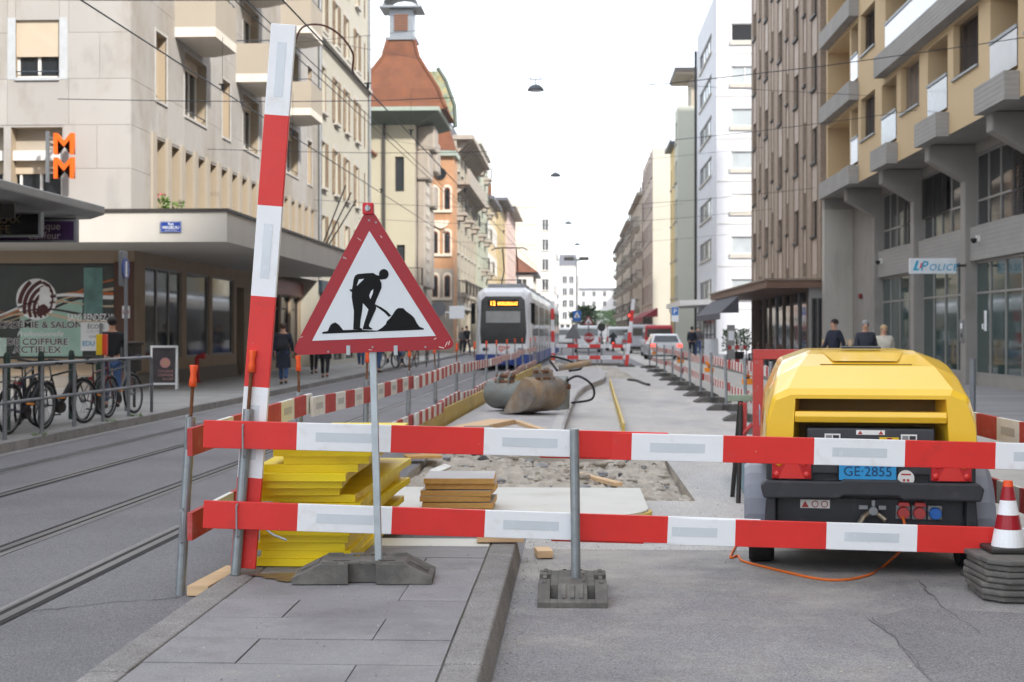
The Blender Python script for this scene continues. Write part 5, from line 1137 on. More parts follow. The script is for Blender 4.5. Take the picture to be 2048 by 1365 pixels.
# side fence along the tram track (posts with orange caps) and its weathered boards
def fx(y): return -2.37 + .0185 * (y - 8.4)
FY = [11.9, 15.1, 18.5, 21.7, 24.6, 27.9, 31.1, 34.4, 38, 42, 46, 50, 54]
for i, y in enumerate(FY):
    steel_post((fx(y), y, 0), (fx(y) + random.uniform(-.03, .03), y, 1.07), f'{ORD[i]} orange-capped fence post along the tram track, counted from the yellow stack', cap=True, hooks=(.95, .45) if i < 5 else (), group='capped posts along the tram track')
ends = [8.30] + FY
first = gp(385, 1190)
for i in range(len(ends) - 1):
    y0, y1 = ends[i], ends[i + 1]; y0 -= .05; y1 += .12
    lab = 'x' if i else None
    for z, nm in ((.93, 'upper'), (.44, 'lower')):
        zz = z + random.uniform(-.03, .03)
        x0 = fx(y0) + .055 + (.045 if i % 2 else 0) + (.06 if i == 0 else 0); x1 = fx(y1) + .055 + (.045 if i % 2 else 0)
        board((x0, y0, zz), (x1, y1, zz + random.uniform(-.05, .05)), (f'weathered {nm} board after the {ORD[i - 1]} capped post along the tram track' if lab else f'weathered {nm} board running back from the outer leaning post'), seg=.33 if i > 2 else .5, faded=True, first=i % 2, refl=i in (0, 1, 2), group='weathered boards along the tram track' if i else None)
# fence on the traffic side: posts in rubber bases
RY = [9.2, 12.6, 15.8, 19.0, 22.1, 25.3, 28.7, 31.9, 35, 38.5, 42, 46.2, 50.5, 56, 62]
def rfx(y): return 2.92 + .006 * (y - 9)
for i, y in enumerate(RY):
    lean = random.uniform(-.03, .03)
    if i != 1: t = steel_post((rfx(y), y, .07), (rfx(y) + lean, y, 1.12), f'{ORD[i]} grey footed fence post along the traffic lane, counted from the cone', group='posts along the traffic lane')
    else: t = steel_post((rfx(y), y, .07), (rfx(y) + .03, y, 1.12), 'grey fence post just behind the compressor on its traffic side')
    foot_of(t, rfx(y), y, R(random.uniform(-12, 12)))
for i in range(len(RY) - 1):
    y0, y1 = RY[i] - .1, RY[i + 1] + .1
    for z, nm in ((.92, 'upper'), (.46, 'lower')):
        zz = z + random.uniform(-.03, .03); off = .05 + (.04 if i % 2 else 0)
        board((rfx(y0) + off, y0, zz), (rfx(y1) + off, y1, zz + random.uniform(-.05, .05)), f'weathered {nm} barrier board beside the traffic cone' if i == 0 else f'weathered {nm} board after the {ORD[i]} footed post along the traffic lane', seg=.52 if i < 2 else .27, faded=True, first=i % 2, refl=i < 2, group=None if i == 0 else 'weathered boards along the traffic lane')
# amber warning lamps on the traffic side fence
m_amb = mm('amber_lens', 'f08a1c', rough=.3, var=.05); m_ambb = mm('amber_body', 'f5962a', rough=.45)
def lamp(x, y, z, k):
    t = thing('warning_lamp', f'{ORD[k]} amber warning lamp on the traffic lane fence beyond the compressor', 'warning lamp', T(x, y, z), 'amber lamps on the traffic lane fence')
    part('lens', MB().lathe([(.05, .14), (.085, .16), (.085, .24), (.06, .27), (.02, .28)], 12), m_amb, t, smooth=True); part('battery_box', MB().box(-.11, .11, -.06, .06, 0, .11), m_ambb, t, bevel=.02); part('neck', MB().lathe([(.03, .1), (.03, .15)], 8), m_iron, t)
for k, y in enumerate((21.0, 26.0, 34, 44, 60)): lamp(rfx(y) + .12, y, .62, k)
# cross barrier at the far end of the works
EYE = 64.0
board((-.85, EYE, .95), (2.45, EYE, .93), 'upper striped board of the barrier across the far end of the works', seg=.5, first=1); board((-.85, EYE, .43), (2.45, EYE, .42), 'lower striped board of the barrier across the far end of the works', seg=.5, first=1)
board((-.98, EYE - .1, .12), (-1.02, EYE - .1, 2.95), 'upright red and white striped post with a cone at its foot', seg=.5, h=.16, t=.05, name='striped_post', refl=False)
lp = board((2.30, EYE - .1, .06), (2.62, EYE - .1, 3.05), 'leaning red and white striped post at the far end beside the traffic lane', seg=.5, h=.16, t=.05, name='striped_post', refl=False)
foot_of(lp, 2.3, EYE + .05)
for k, x in enumerate((-.6, 1.0, 2.2)): steel_post((x, EYE + .08, 0), (x, EYE + .08, 1.1), ['short steel post behind the far cross barrier next to the tram side', 'middle short steel post behind the far cross barrier', 'short steel post behind the far cross barrier next to the traffic lane'][k], group='posts of the far cross barrier')
def cone(x, y, z, label, s=1.0, bandw=True, orange=False):
    t = thing('traffic_cone', label, 'traffic cone', T(x, y, z)); H = .50 * s
    part('base', MB().box(-.16 * s, .16 * s, -.16 * s, .16 * s, 0, .03), m_cap if orange else m_iron, t, bevel=.01)
    r0, r1 = .12 * s, .028 * s; zs = [.03, .155, .255, .355, .45, .49]; cols_ = [m_cap, m_wp, m_cap, m_wp, m_cap] if orange else [m_wp, MATS['sign_red'], m_wp, MATS['sign_red'], m_cap]
    for i in range(5):
        a, c = zs[i] * s, zs[i + 1] * s; ra, rc = lerp(r0, r1, a / H), lerp(r0, r1, c / H); part('band' if i < 4 else 'tip', MB().lathe([(ra, a), (rc, c)], 24, caps=i == 4), cols_[i], t, smooth=False)
    return t
cone(-1.0, EYE - .45, .0, 'orange cone at the foot of the far upright striped post', 1.2, orange=True)

# ================================================================ FOREGROUND OBJECTS
# stack of yellow formwork panels
q = random.Random(21); z = .145
pst = [(.00, .00, 2.55, .57), (.012, .03, 2.5, .55), (-.02, .02, 2.55, .56), (.0, .01, 2.5, .54), (.015, -.02, 2.6, .55), (-.01, .05, 2.5, .56), (.02, .0, 2.55, .56), (.07, .05, 2.5, .55), (.03, .10, 2.55, .60), (-.06, .06, 2.5, .54), (-.03, -.02, 2.55, .58), (.0, -.08, 2.6, .56), (.06, .02, 2.55, .60), (.12, .06, 2.5, .52), (.14, .02, 2.5, .60)]
for i, (dx, dy, l, w) in enumerate(pst):
    th = .0465; g = MB(); g.box(-w, 0, 0, l, 0, th)
    for s in (0, 1): g.box(-w - .0006, .0006, -.0006 + s * l, .0006 + s * l, th * .31, th * .33)
    o = single('formwork_plank', g, m_yellow, f'yellow formwork plank, {ORD[i]} from the bottom of the stack beside the striped post', 'plank', T(-1.385 + dx, 8.62 + dy, z, R(q.uniform(-2.2, 2.2) + (3 if i > 8 else 0)), 0, 0), 'yellow panels stacked on the island', bevel=.004)
    z += th + .001 + (.0 if q.random() < .7 else .004)
# stack of grey-topped panels on the apron
m_ply = mm('plywood_edge', 'cf9f5c', rough=.7, var=.12, scale=20, stretch=(1, 1, 4)); m_plyt = mm('panel_face_grey', 'b5b2b2', rough=.7, var=.06, scale=3, stain=[(hexc('d8d2c6'), 3, .5, .7, .5)])
z = .137
for i in range(6):
    g = MB(); w, l = .56, .62; g.box(0, w, 0, l, 0, .042, 1); g.quad((0.002, .002, .0425), (w - .002, .002, .0425), (w - .002, l - .002, .0425), (.002, l - .002, .0425), 0)
    single('shuttering_sheet', g, [m_plyt, m_ply], f'grey faced plywood sheet, {ORD[i]} from the bottom of the stack on pale concrete', 'plywood sheet', T(-1.22 + q.uniform(-.02, .03), 11.25 + q.uniform(-.02, .03), z, R(q.uniform(-4, 4))), 'plywood panels stacked on the concrete'); z += .0445 + (.006 if i % 2 else 0)
# loose timbers
def plank(label, x, y, z, w, l, h, rz, m=None, ry=0, rx=0, nm='timber_plank'): return single(nm, MB().box(-w / 2, w / 2, -l / 2, l / 2, 0, h), m or m_wood, label, 'plank', T(x, y, z, R(rz), R(rx), R(ry)), bevel=.003)
f = gp(1000, 1085, .145); plank('short thick timber block lying across the island end', f.x, 9.74, .147, .32, .16, .07, 3)
plank('small timber offcut on the road at the kerb end', -.22, 9.95, .012, .11, .2, .05, 8)
f = gp(428, 1165); plank('pale timber offcut lying against the island kerb', -2.22, 8.75, .006, .13, .75, .06, -4)
plank('wide pale plank lying flat near the bucket', -1.42, 20.9, PZ + .002, .42, 2.4, .07, -14)
plank('short grey timber block by the wide plank', -1.33, 19.45, PZ + .075, .38, .22, .06, 4, mm('weathered_timber', '8f8478', rough=.8, var=.15, scale=6))
plank('narrow batten lying askew on the platform', -.62, 20.9, PZ + .002, .09, 2.5, .05, 13)
f = gp(845, 925, .0); plank('yellowish board offcut lying on the rubble', f.x, f.y, .06, .42, .35, .03, 15, m_ply)
f = gp(880, 945, .0); plank('white wood strip standing in the rubble', f.x, f.y, .02, .09, .75, .03, -8, m_wf, 18)
f = gp(1195, 968, .0); plank('pale batten across the trench corner', f.x, f.y, .03, .09, 1.1, .04, 22)
plank('long pale timber sleeper lying across the dusty lane', 2.0, 11.55, .008, 2.6, .13, .045, 0)
single('timber_edge', MB().prism([(.73, 22), (.77, 22), (1.07, 43), (1.03, 43)], .006, .17, 'z'), m_yform, 'thin yellow edging board standing along the dusty lane', 'board')
# yellow formwork edge along the tram side of the platform, in lengths
for i in range(9):
    y0 = 19.0 + 3.75 * i; y1 = y0 + 3.73; xx = lambda y: -2.11 + .0245 * (y - 19)
    single('formwork_board', MB().prism([(xx(y0), y0), (xx(y1), y1), (xx(y1) + .035, y1), (xx(y0) + .035, y0)][::-1], .0, .40, 'z'), m_yform, f'worn yellow formwork board, {ORD[i]} along the platform edge from the rubble trench', 'board', group='worn yellow edge boards of the platform')
# yellow/rusty mesh grate and box
g = MB()
for i in range(7): g.tube([(1.0, 10.75 + .09 * i, .03), (2.2, 10.75 + .09 * i, .03)], .007, 6)
for i in range(6): g.tube([(1.05 + .22 * i, 10.7, .042), (1.12 + .22 * i, 11.35, .042)], .007, 6)
single('reinforcement_mesh', g, m_rust, 'rusty steel reinforcement mesh lying on the lane', 'steel mesh')
m_skip = mm('skip_blue_grey', '7fa0ac', rough=.55, var=.1, scale=3, stain=[(hexc('8d6a4c'), 7, .62, .75, .6)])
t = thing('tool_skip', 'blue-grey steel skip beside the compressor', 'skip', T(1.72, 13.6, 0, R(-3)))
g = MB(); g.loft([[(-.1, 0, .02), (1.1, 0, .02), (1.1, 1.9, .02), (-.1, 1.9, .02)], [(-.14, -.04, .42), (1.14, -.04, .42), (1.14, 1.94, .42), (-.14, 1.94, .42)]], caps=False); g.quad((-.1, 0, .04), (1.1, 0, .04), (1.1, 1.9, .04), (-.1, 1.9, .04)); part('body', g, m_skip, t)
part('rim', MB().tube([(-.14, -.04, .42), (1.14, -.04, .42), (1.14, 1.94, .42), (-.14, 1.94, .42)], .03, 6, closed=True), m_skip, t); part('skid', MB().box(-.08, 1.08, .1, .2, 0, .02).box(-.08, 1.08, 1.7, 1.8, 0, .02), m_iron, t)
for i, (lab, x) in enumerate((('pale stake sticking out of the skip near its corner', .1), ('second pale stake sticking out of the skip', .35))): single('timber_stake', MB().box(-.02, .02, -.02, .02, .05, .75), m_wood, lab, 'stake', WM[t.name] @ T(x, .4 + .2 * i, 0, 0, R(8), R(6)))
# red steel frame and trestle
m_rst = mm('red_steel', 'c24a48', rough=.5, var=.1, scale=6, stain=[(hexc('9d8a84'), 14, .6, .7, .7)]); m_gst = mm('green_steel', '93a38e', rough=.5, var=.15, scale=6)
t = thing('red_frame', 'chipped red steel frame standing behind the compressor', 'steel frame', T(1.66, 13.0, 0))
part('upright', MB().box(-.045, .045, -.04, .04, 0, 1.33), m_rst, t, bevel=.005); part('upright', MB().box(.75, .84, -.04, .04, 0, 1.33), m_rst, t, bevel=.005); part('top_rail', MB().box(-.045, .84, -.04, .04, 1.331, 1.42), m_rst, t, bevel=.005)
t = thing('trestle', 'green and red steel trestle with clamps beside the red frame', 'trestle', T(1.55, 13.4, 0))
part('beam', MB().box(-.12, .9, -.04, .04, .93, .99), m_gst, t, bevel=.005)
for s in (-1, 1): part('leg', MB().tube([(0, s * .03, .93), (-.05, s * .25, 0)], .022, 8), m_iron, t); part('leg', MB().tube([(.75, s * .03, .93), (.8, s * .25, 0)], .022, 8), m_iron, t)
part('clamp_plate', MB().box(-.02, .05, -.055, -.041, .42, .92), m_rst, t); part('clamp_handle', MB().tube([(-.02, -.08, .6), (.1, -.08, .72)], .02, 8), m_rst, t)

# towed compressor
m_hood = mm('hood_yellow', 'f4c530', rough=.34, coat=.5, var=.03, scale=2, spec=.45, stain=[(hexc('e6b91a'), 6, .62, .76, .35)]); m_hood2 = mm('black_plastic', '37393d', rough=.5, var=.1, scale=6, stain=[(hexc('5a5b5d'), 9, .55, .75, .4)]); m_guard = mm('grey_plastic', '80838d', rough=.4, var=.08, scale=4); m_tyre = mm('tyre', '1b1b1c', rough=.8, var=.15, scale=20, bump=.3, bscale=80)
CX, CYR = 1.905, 9.27
cp = thing('compressor', 'yellow towed compressor with black panel and blue number plate', 'compressor', T(CX, CYR, 0, R(-7)))
def sec(y, lv): return [(-w, y, z) for w, z in lv] + [(w, y, z) for w, z in lv[::-1]]
S = [sec(.02, [(.665, .78), (.655, .97), (.60, 1.13), (.50, 1.17)]),
     sec(.06, [(.675, .78), (.665, 1.0), (.62, 1.16), (.52, 1.21)]),
     sec(.35, [(.695, .72), (.67, 1.08), (.59, 1.28), (.44, 1.35)]),
     sec(.62, [(.695, .70), (.665, 1.12), (.565, 1.35), (.37, 1.425)]),
     sec(.80, [(.695, .70), (.66, 1.13), (.55, 1.375), (.35, 1.45)]),
     sec(2.0, [(.695, .70), (.66, 1.13), (.55, 1.375), (.35, 1.45)]),
     sec(2.35, [(.66, .70), (.62, 1.0), (.55, 1.15), (.33, 1.22)])]
g = MB(); g.loft(S, caps=False); n = 8
g.add(S[-1], [tuple(range(8))])
hood = part('hood', g, m_hood, cp, bevel=.022, seg=3)
# rear cheeks and louvre bars close the tail
g = MB()
for s in (-1, 1): g.add([(s * .665, .02, .78), (s * .655, .02, .97), (s * .60, .02, 1.13), (s * .50, .02, 1.17), (s * .475, .02, 1.145), (s * .49, .02, .88), (s * .42, .02, .78)], [(0, 1, 2, 3, 4, 5, 6)])
g.add([(-.50, .02, 1.17), (.50, .02, 1.17), (.475, .02, 1.145), (-.475, .02, 1.145)], [(0, 1, 2, 3)])
part('tail_frame', g, m_hood, hood)
for s in (-1, 1): g = MB(); g.quad((s * .475, .02, 1.145), (s * .44, .30, 1.13), (s * .44, .30, .86), (s * .49, .02, .88)); part('louvre_side', g, m_hood, hood)
part('louvre_back', MB().box(-.46, .46, .30, .31, .80, 1.18), mm('hood_inner_shade', '6a4e12', rough=.6), hood)  # shade inside the louvre slots painted as a darker yellow-brown
part('louvre_roof', MB().quad((-.475, .021, 1.145), (.475, .021, 1.145), (.44, .3, 1.13), (-.44, .3, 1.13)), m_hood, hood)
for z in (.99, ): part('louvre_bar', MB().prism([(.018, z), (.0, z + .04), (.02, z + .072), (.26, z + .068), (.26, z + .01)], -.478, .478, 'x'), m_hood, hood, bevel=.006)
# shallow recess facets and vent plate on top
g = MB(); g.add([(-.27, .66, 1.437), (.27, .66, 1.437), (.21, .42, 1.382), (-.21, .42, 1.382), (-.34, 1.9, 1.453), (.34, 1.9, 1.453)], [(0, 1, 2, 3), (0, 4, 5, 1)]); part('top_recess', g, m_hood, hood)
part('vent_plate', MB().prism([(.78, 1.462), (1.0, 1.466), (1.0, 1.478), (.78, 1.474)], -.135, .135, 'x'), m_hood2, hood, bevel=.004)
# seams, latches and decals that break up the hood
m_seam = mm('seam_dark', '4a3a10', rough=.7)
for s_ in (-1, 1):
    part('hood_latch', MB().box(s_ * .695 - .012, s_ * .695 + .012, .55, .63, .80, .84), m_hood2, hood, bevel=.004)
part('hood_seam', MB().box(-.30, .30, .375, .381, 1.3585, 1.3625), m_seam, hood)
for x in (-.56, .56): part('tail_screw', MB().lathe([(.010, .012), (.010, .02)], 10, (x, 0, .84), 'y'), m_hood2, hood)
# control panel
pn = part('control_panel', MB().prism([(-.012, .66), (.0, .955), (.24, .955), (.24, .66)], -.40, .40, 'x'), m_hood2, cp, bevel=.01)
m_stk = mm('sticker_white', 'e6e6e2', rough=.5); m_stkr = mm('sticker_red', 'b3403c', rough=.5); m_stkg = mm('sticker_grey', '8b8b8b', rough=.5)
part('warning_sticker', MB().box(-.09, .09, -.004, .004, .915, .945), m_stk, pn)
for s in (-1, 1):
    part('warning_triangle', MB().prism([(s * .065 - .016, .918), (s * .065 + .016, .918), (s * .065, .942)], -.0058, -.0045), m_stkr, pn)
    part('instruction_sticker', MB().box(s * .24 - .05, s * .24 + .05, -.009, .002, .82, .92), m_stk, pn)
    for i in range(2):
        for j in range(3): part('pictogram', MB().box(s * .24 - .042 + .045 * i, s * .24 - .004 + .045 * i, -.0115, -.0092, .827 + .03 * j, .851 + .03 * j), m_stkg if (i + j) % 3 else m_hood2, pn)
part('isolator', MB().box(.055, .175, -.018, .0, .81, .90), mm('isolator_yellow', 'e8c21a'), pn); part('isolator_knob', MB().lathe([(.022, -.045), (.025, -.012)], 12, (.115, 0, .86), 'y').box(.1, .13, -.05, -.044, .82, .90), m_sred, pn)
for x in (-.13, -.06): part('push_button', MB().lathe([(.014, -.02), (.014, .0)], 10, (x, 0, .86), 'y'), m_zinc, pn)
part('gauge', MB().lathe([(.052, -.022), (.052, .0)], 20, (.22, 0, .64), 'y'), m_stk, cp); part('gauge_needle', MB().box(.19, .25, -.0235, -.0222, .66, .67).box(.20, .215, -.0235, -.0222, .62, .635).box(.225, .24, -.0235, -.0222, .62, .635), m_stkr, cp)
# lower body, bumper, recess
part('lower_body', MB().box(-.66, .66, .03, 2.2, .50, .775).box(-.60, .60, .13, 2.1, .26, .499), m_hood2, cp, bevel=.015)
g = MB(); pf = [(-.665, .615), (-.19, .615), (-.17, .63), (.17, .63), (.19, .615), (.665, .615), (.70, .58), (.68, .50), (.2, .505), (.17, .525), (-.17, .525), (-.2, .505), (-.68, .50), (-.70, .58)]
g.prism(pf, -.06, .1); part('bumper', g, m_hood2, cp, bevel=.012)
part('recess_cheek', MB().prism([(-.60, .26), (-.60, .5), (-.66, .5), (-.68, .20)], .02, .2), m_hood2, cp, bevel=.01); part('recess_cheek', MB().prism([(.60, .26), (.68, .20), (.66, .5), (.60, .5)], .02, .2), m_hood2, cp, bevel=.01)
part('under_tray', MB().prism([(.0, .255), (.12, .26), (.4, .16), (.02, .17)], -.55, .55, 'x'), m_iron, cp)
part('chassis', MB().box(-.35, .35, .3, 2.6, .2, .255).box(-.62, .62, .5, .6, .25, .33), m_iron, cp)
def light(s):
    x0 = s * .50; l = part('tail_light', MB().box(x0 - .135, x0 + .135, -.015, .03, .615, .755), m_hood2, cp, bevel=.01)
    m_lr = mm('lens_red', 'c21218', rough=.15, var=.1, spec=.7); m_lr2 = mm('lens_red_bright', 'e0322c', rough=.15, spec=.7, var=.1); m_la = mm('lens_amber', 'e6911f', rough=.2)
    part('lens', MB().box(x0 - .125, x0 + .125, -.028, -.0155, .625, .745), m_lr, l, bevel=.006); part('reflector_triangle', MB().prism([(x0 - .085, .628), (x0 + .085, .628), (x0 + .03, .742), (x0 - .03, .742)], -.034, -.0285), m_lr2, l)
    for i, (dx, dz, mt) in enumerate(((-.095, .655, m_lr2), (.095, .655, m_lr2), (-.08 * s * -1, .725, m_la), (.08 * s * -1, .725, m_lr2))): part('bulb_lens', MB().lathe([(.004, -.036), (.018, -.033), (.022, -.0282)], 12, (x0 + dx, 0, dz), 'y'), mt, l, smooth=True)
light(-1); light(1)
np_ = part('number_plate', MB().box(-.20, .16, -.03, -.02, .622, .742), mm('plate_blue', '2f9bd8', rough=.35), cp, bevel=.004); part('plate_holder', MB().box(-.21, .17, -.0195, .02, .61, .75), m_dark, cp)
lettering('GE·2855', .088, mm('plate_ink', '1d4a74', rough=.5), np_, -.02, .652, -.0315, align='CENTER', ext=.001, bold=.004, sx=1.0)
st = part('hazard_sticker', MB().box(-.44, -.25, .120, .129, .42, .475), m_stk, cp)
part('pictogram', MB().prism([(-.432, .425), (-.385, .425), (-.409, .468)], .1175, .1199), m_stkr, st)
for x in (-.345, -.285): part('pictogram', MB().tube([(x + .02 * math.cos(R(30 * i)), .118, .447 + .02 * math.sin(R(30 * i))) for i in range(12)], .003, 5, closed=True), m_stkr, st)
for i, (x, mt) in enumerate(((.215, m_rst), (.315, m_rst), (.415, mm('socket_blue', '2a6fc4', rough=.4)))):
    so_ = part('socket', MB().box(x - .046, x + .046, .105, .129, .36, .455), m_zinc, cp, bevel=.004); part('socket_lid', MB().lathe([(.036, .06), (.04, .075), (.04, .104)], 14, (x, 0, .405), 'y'), mt, so_, smooth=False)
    if i < 2: part('socket_flap', MB().prism([(x - .038, .452), (x + .038, .452), (x + .03, .48), (x - .03, .48)], .03, .1), mt, so_, bevel=.006)
m_brs = mm('brass_dull', '9a8f7c', rough=.4, metal=.7, var=.15, scale=20)
va = part('air_valve', MB().lathe([(.028, .02), (.03, .06), (.022, .128)], 12, (.02, 0, .42), 'y'), m_zinc, cp); part('hose_tail', MB().tube([(.0, .06, .41), (-.04, .04, .38), (-.07, .03, .33), (-.075, .03, .29)], .018, 8), m_brs, va); part('coupling', MB().tube([(.03, .06, .41), (.07, .05, .385), (.1, .03, .36)], .016, 8), m_brs, va); part('handle', MB().box(-.07, -.015, .03, .045, .43, .455).box(.055, .10, .03, .045, .43, .455).box(.01, .03, .02, .04, .45, .49), m_zinc, va)
# wheels and mudguards
for s in (-1, 1):
    x = s * .69; w = part('wheel', MB().lathe([(.20, -.08), (.285, -.085), (.30, -.06), (.30, .06), (.285, .085), (.20, .08)], 28, (x, .52, .30), 'x'), m_tyre, cp, smooth=False); part('rim', MB().lathe([(.06, -.05), (.19, -.06), (.205, -.075), (.205, .075), (.19, .06), (.06, .05)], 20, (x, .52, .30), 'x'), m_zinc, w)
    g = MB(); secs = []
    for i in range(13):
        t_ = R(-5 + 190 * i / 12); r_ = .385; yy, zz = .52 - r_ * math.cos(t_), .30 + r_ * math.sin(t_); ri = .36; y2, z2 = .52 - ri * math.cos(t_), .30 + ri * math.sin(t_)
        secs.append([(x - .115, y2, z2), (x - .115, yy - 0, zz - .02), (x - .08, yy, zz), (x + .08, yy, zz), (x + .115, yy, zz - .02), (x + .115, y2, z2)])
    g.loft(secs); part('mudguard', g, m_guard, cp, bevel=.008)
part('drawbar', MB().box(-.06, .06, 2.3, 3.6, .38, .48), m_iron, cp); part('jockey_wheel', MB().lathe([(.1, -.03), (.1, .03)], 14, (0, 3.5, .1), 'x').tube([(0, 3.5, .1), (0, 3.5, .6)], .025, 8), m_iron, cp)
for zz, lab in ((1.0, 'maker'),): part('side_decal', MB().box(-.70, -.694, 1.0, 1.7, .9, 1.02), mm('decal_blue', '7f95b0', rough=.5), cp)
# orange cable
pts = [(CX + .215, CYR + .055, .39), (CX + .213, CYR - .02, .34), (CX + .205, CYR - .07, .22)] + [tuple(gp(*p, .012)) for p in ((1768, 1132), (1738, 1150), (1690, 1160), (1635, 1158), (1570, 1144), (1520, 1132), (1485, 1122), (1476, 1112))] + [(1.08, 9.95, .012), (1.2, 10.6, .012)]
def smooth_path(P, n=6):
    P = [Vector(p) for p in P]; out_ = []
    for i in range(len(P) - 1):
        a, b_, c, d = P[max(i - 1, 0)], P[i], P[i + 1], P[min(i + 2, len(P) - 1)]
        for k in range(n): t = k / n; out_.append(.5 * ((2 * b_) + (c - a) * t + (2 * a - 5 * b_ + 4 * c - d) * t * t + (3 * b_ - a - 3 * c + d) * t ** 3))
    return out_ + [P[-1]]
m_orc = mm('cable_orange', 'e0702a', rough=.5, var=.05)
t = thing('power_cable', 'orange power cable plugged into the compressor and looping on the road', 'cable', T(0, 0, 0)); part('cable', MB().tube(smooth_path(pts), .009, 8), m_orc, t, smooth=True); part('plug', MB().tube([(CX + .215, CYR + .10, .405), (CX + .215, CYR + .045, .385)], [.034, .024], 12), m_rst, t)
# stack of rubber foot plates with a cone
ht = .036; X0, Y0_ = 2.72, 8.62
for i in range(7):
    w, l = .34 + q.uniform(-.02, .02), .30
    pl = [(-w + .1, -l), (w - .1, -l), (w, -l + .1), (w, l - .1), (w - .1, l), (-w + .1, l), (-w, l - .1), (-w, -l + .1)]
    single('rubber_plate', MB().prism(pl, 0, ht - .003, 'z'), m_rub, f'black rubber plate, {ORD[i]} from the bottom of the stack under the cone', 'rubber plate', T(X0 + q.uniform(-.02, .02), Y0_ + q.uniform(-.02, .02), .012 + ht * i, R(q.uniform(-5, 5))), 'rubber plates stacked under the cone', bevel=.01)
cone(X0 - .12, Y0_ + .05, .012 + ht * 7, 'red and white banded cone standing on the stack of rubber plates', .86)
# tie wire on the inner post
single('tie_wire', MB().tube([(-1.95, 8.36, .45), (-1.85, 8.34, .43), (-1.78, 8.33, .38), (-1.70, 8.33, .35)], .007, 6), m_galv, 'bent steel rod hooked through the lower barrier board', 'steel rod')

# excavator buckets with hoses on the platform
m_bkt = mm('bucket_rusty', '86807a', rough=.7, metal=.15, var=.2, scale=3, bump=.25, bscale=20, stain=[(hexc('a98a63'), 2.2, .45, .65, .8), (hexc('b0aca6'), 3, .52, .7, .7), (hexc('5e4b3c'), 4, .55, .7, .6)]); m_bkg = mm('bucket_grey', '8e928f', rough=.65, metal=.2, var=.18, scale=4, bump=.2, stain=[(hexc('7a6652'), 3, .5, .68, .7)])
def bucket(label, x, y, rz, w, s, m, rx_=0):
    t = thing('excavator_bucket', label, 'bucket', T(x, y, PZ + .005, R(rz)))
    prof = [(-.50, 0), (-.30, .02), (-.02, .06), (.22, .16), (.36, .32), (.38, .50), (.28, .66), (.10, .74)]
    prof = [(v.x, v.y) for v in smooth_path([(a * s, c * s, 0) for a, c in prof], 3)]; g = MB()
    inn = [(a - .025, c + .012) if i < 14 else (a - .03, c - .015) for i, (a, c) in enumerate(prof)]
    poly = prof + inn[::-1]; k = len(prof)
    for i in range(k - 1): g.add([(-w, *prof[i]), (w, *prof[i]), (w, *prof[i + 1]), (-w, *prof[i + 1]), (-w, *inn[i]), (w, *inn[i]), (w, *inn[i + 1]), (-w, *inn[i + 1])], [(0, 1, 2, 3), (7, 6, 5, 4), (0, 3, 7, 4), (1, 5, 6, 2)])
    part('shell', g, m, t, smooth=True)
    side = prof + [(-.1 * s, .55 * s), (-.38 * s, .18 * s)]
    for sx in (-1, 1): part('side_plate', MB().prism(side, sx * w - .012, sx * w + .012, 'x'), m, t, bevel=.004)
    part('cutting_edge', MB().box(-w - .02, w + .02, -.56 * s, -.46 * s, 0, .03), m_bkg, t)
    for sx in (-.2, .2): part('ear', MB().prism([(.02 * s, .70 * s), (.30 * s, .62 * s), (.30 * s, .80 * s), (.18 * s, .93 * s), (.05 * s, .90 * s)], sx * w * 1.6 - .015, sx * w * 1.6 + .015, 'x'), m, t, bevel=.006)
    part('pin', MB().tube([(-w * .55, .17 * s, .84 * s), (w * .55, .17 * s, .84 * s)], .03, 10), m_rust, t); part('pin', MB().tube([(-w * .55, .22 * s, .70 * s), (w * .55, .22 * s, .70 * s)], .03, 10), m_rust, t)
    return t
bucket('large rusty curved excavator bucket lying on the platform', -.66, 24.6, 228, .40, .88, m_bkt)
bucket('smaller grey excavator bucket behind the rusty one', -1.18, 25.6, 150, .36, .75, m_bkg)
t = thing('hydraulic_grab', 'grey hydraulic attachment with black hoses beside the buckets', 'attachment', T(-.28, 26.2, PZ, R(-10)))
part('body', MB().prism([(-.3, 0), (.25, 0), (.32, .35), (.1, .62), (-.2, .55), (-.35, .25)], -.14, .14, 'x'), m_bkg, t, bevel=.02); part('cylinder', MB().tube([(-.1, .4, .75), (.5, .5, .85)], .06, 10), m_bkt, t); part('pin', MB().tube([(-.2, 0, .42), (.2, 0, .42)], .05, 10), m_rust, t)
m_hose = mm('rubber_hose', '1c1e20', rough=.5)
part('hose', MB().tube(smooth_path([(.1, 0, .5), (.35, -.1, .62), (.62, -.1, .45), (.6, 0, .2), (.2, .1, .12)]), .022, 8), m_hose, t, smooth=True); part('hose', MB().tube(smooth_path([(-.1, .3, .7), (-.3, .5, .95), (0, .7, .9), (.3, .6, .75), (.1, .4, .7)]), .022, 8), m_hose, t, smooth=True)
f = gp(1250, 762); single('loose_hose', MB().tube(smooth_path([(1.72, 46, .03), (1.95, 45, .04), (2.05, 43, .03), (2.15, 41.5, .03)]), .05, 8), m_hose, 'black hose lying at the edge of the spoil by the far lane', 'hose', smooth=True)
single('timber_block', MB().box(-.3, .3, -.2, .2, 0, .3), mm('brown_block', '96765a', var=.2), 'brown timber block on the spoil before the far barrier', 'block', T(.42, 62.5, .05), bevel=.01)
single('steel_plate', MB().box(-1.5, 1.5, -1, 1, 0, .12), mm('dark_plate', '6a6660', var=.2), 'dark steel plate lying beyond the spoil heaps', 'plate', T(.6, 67, .006), bevel=.01)

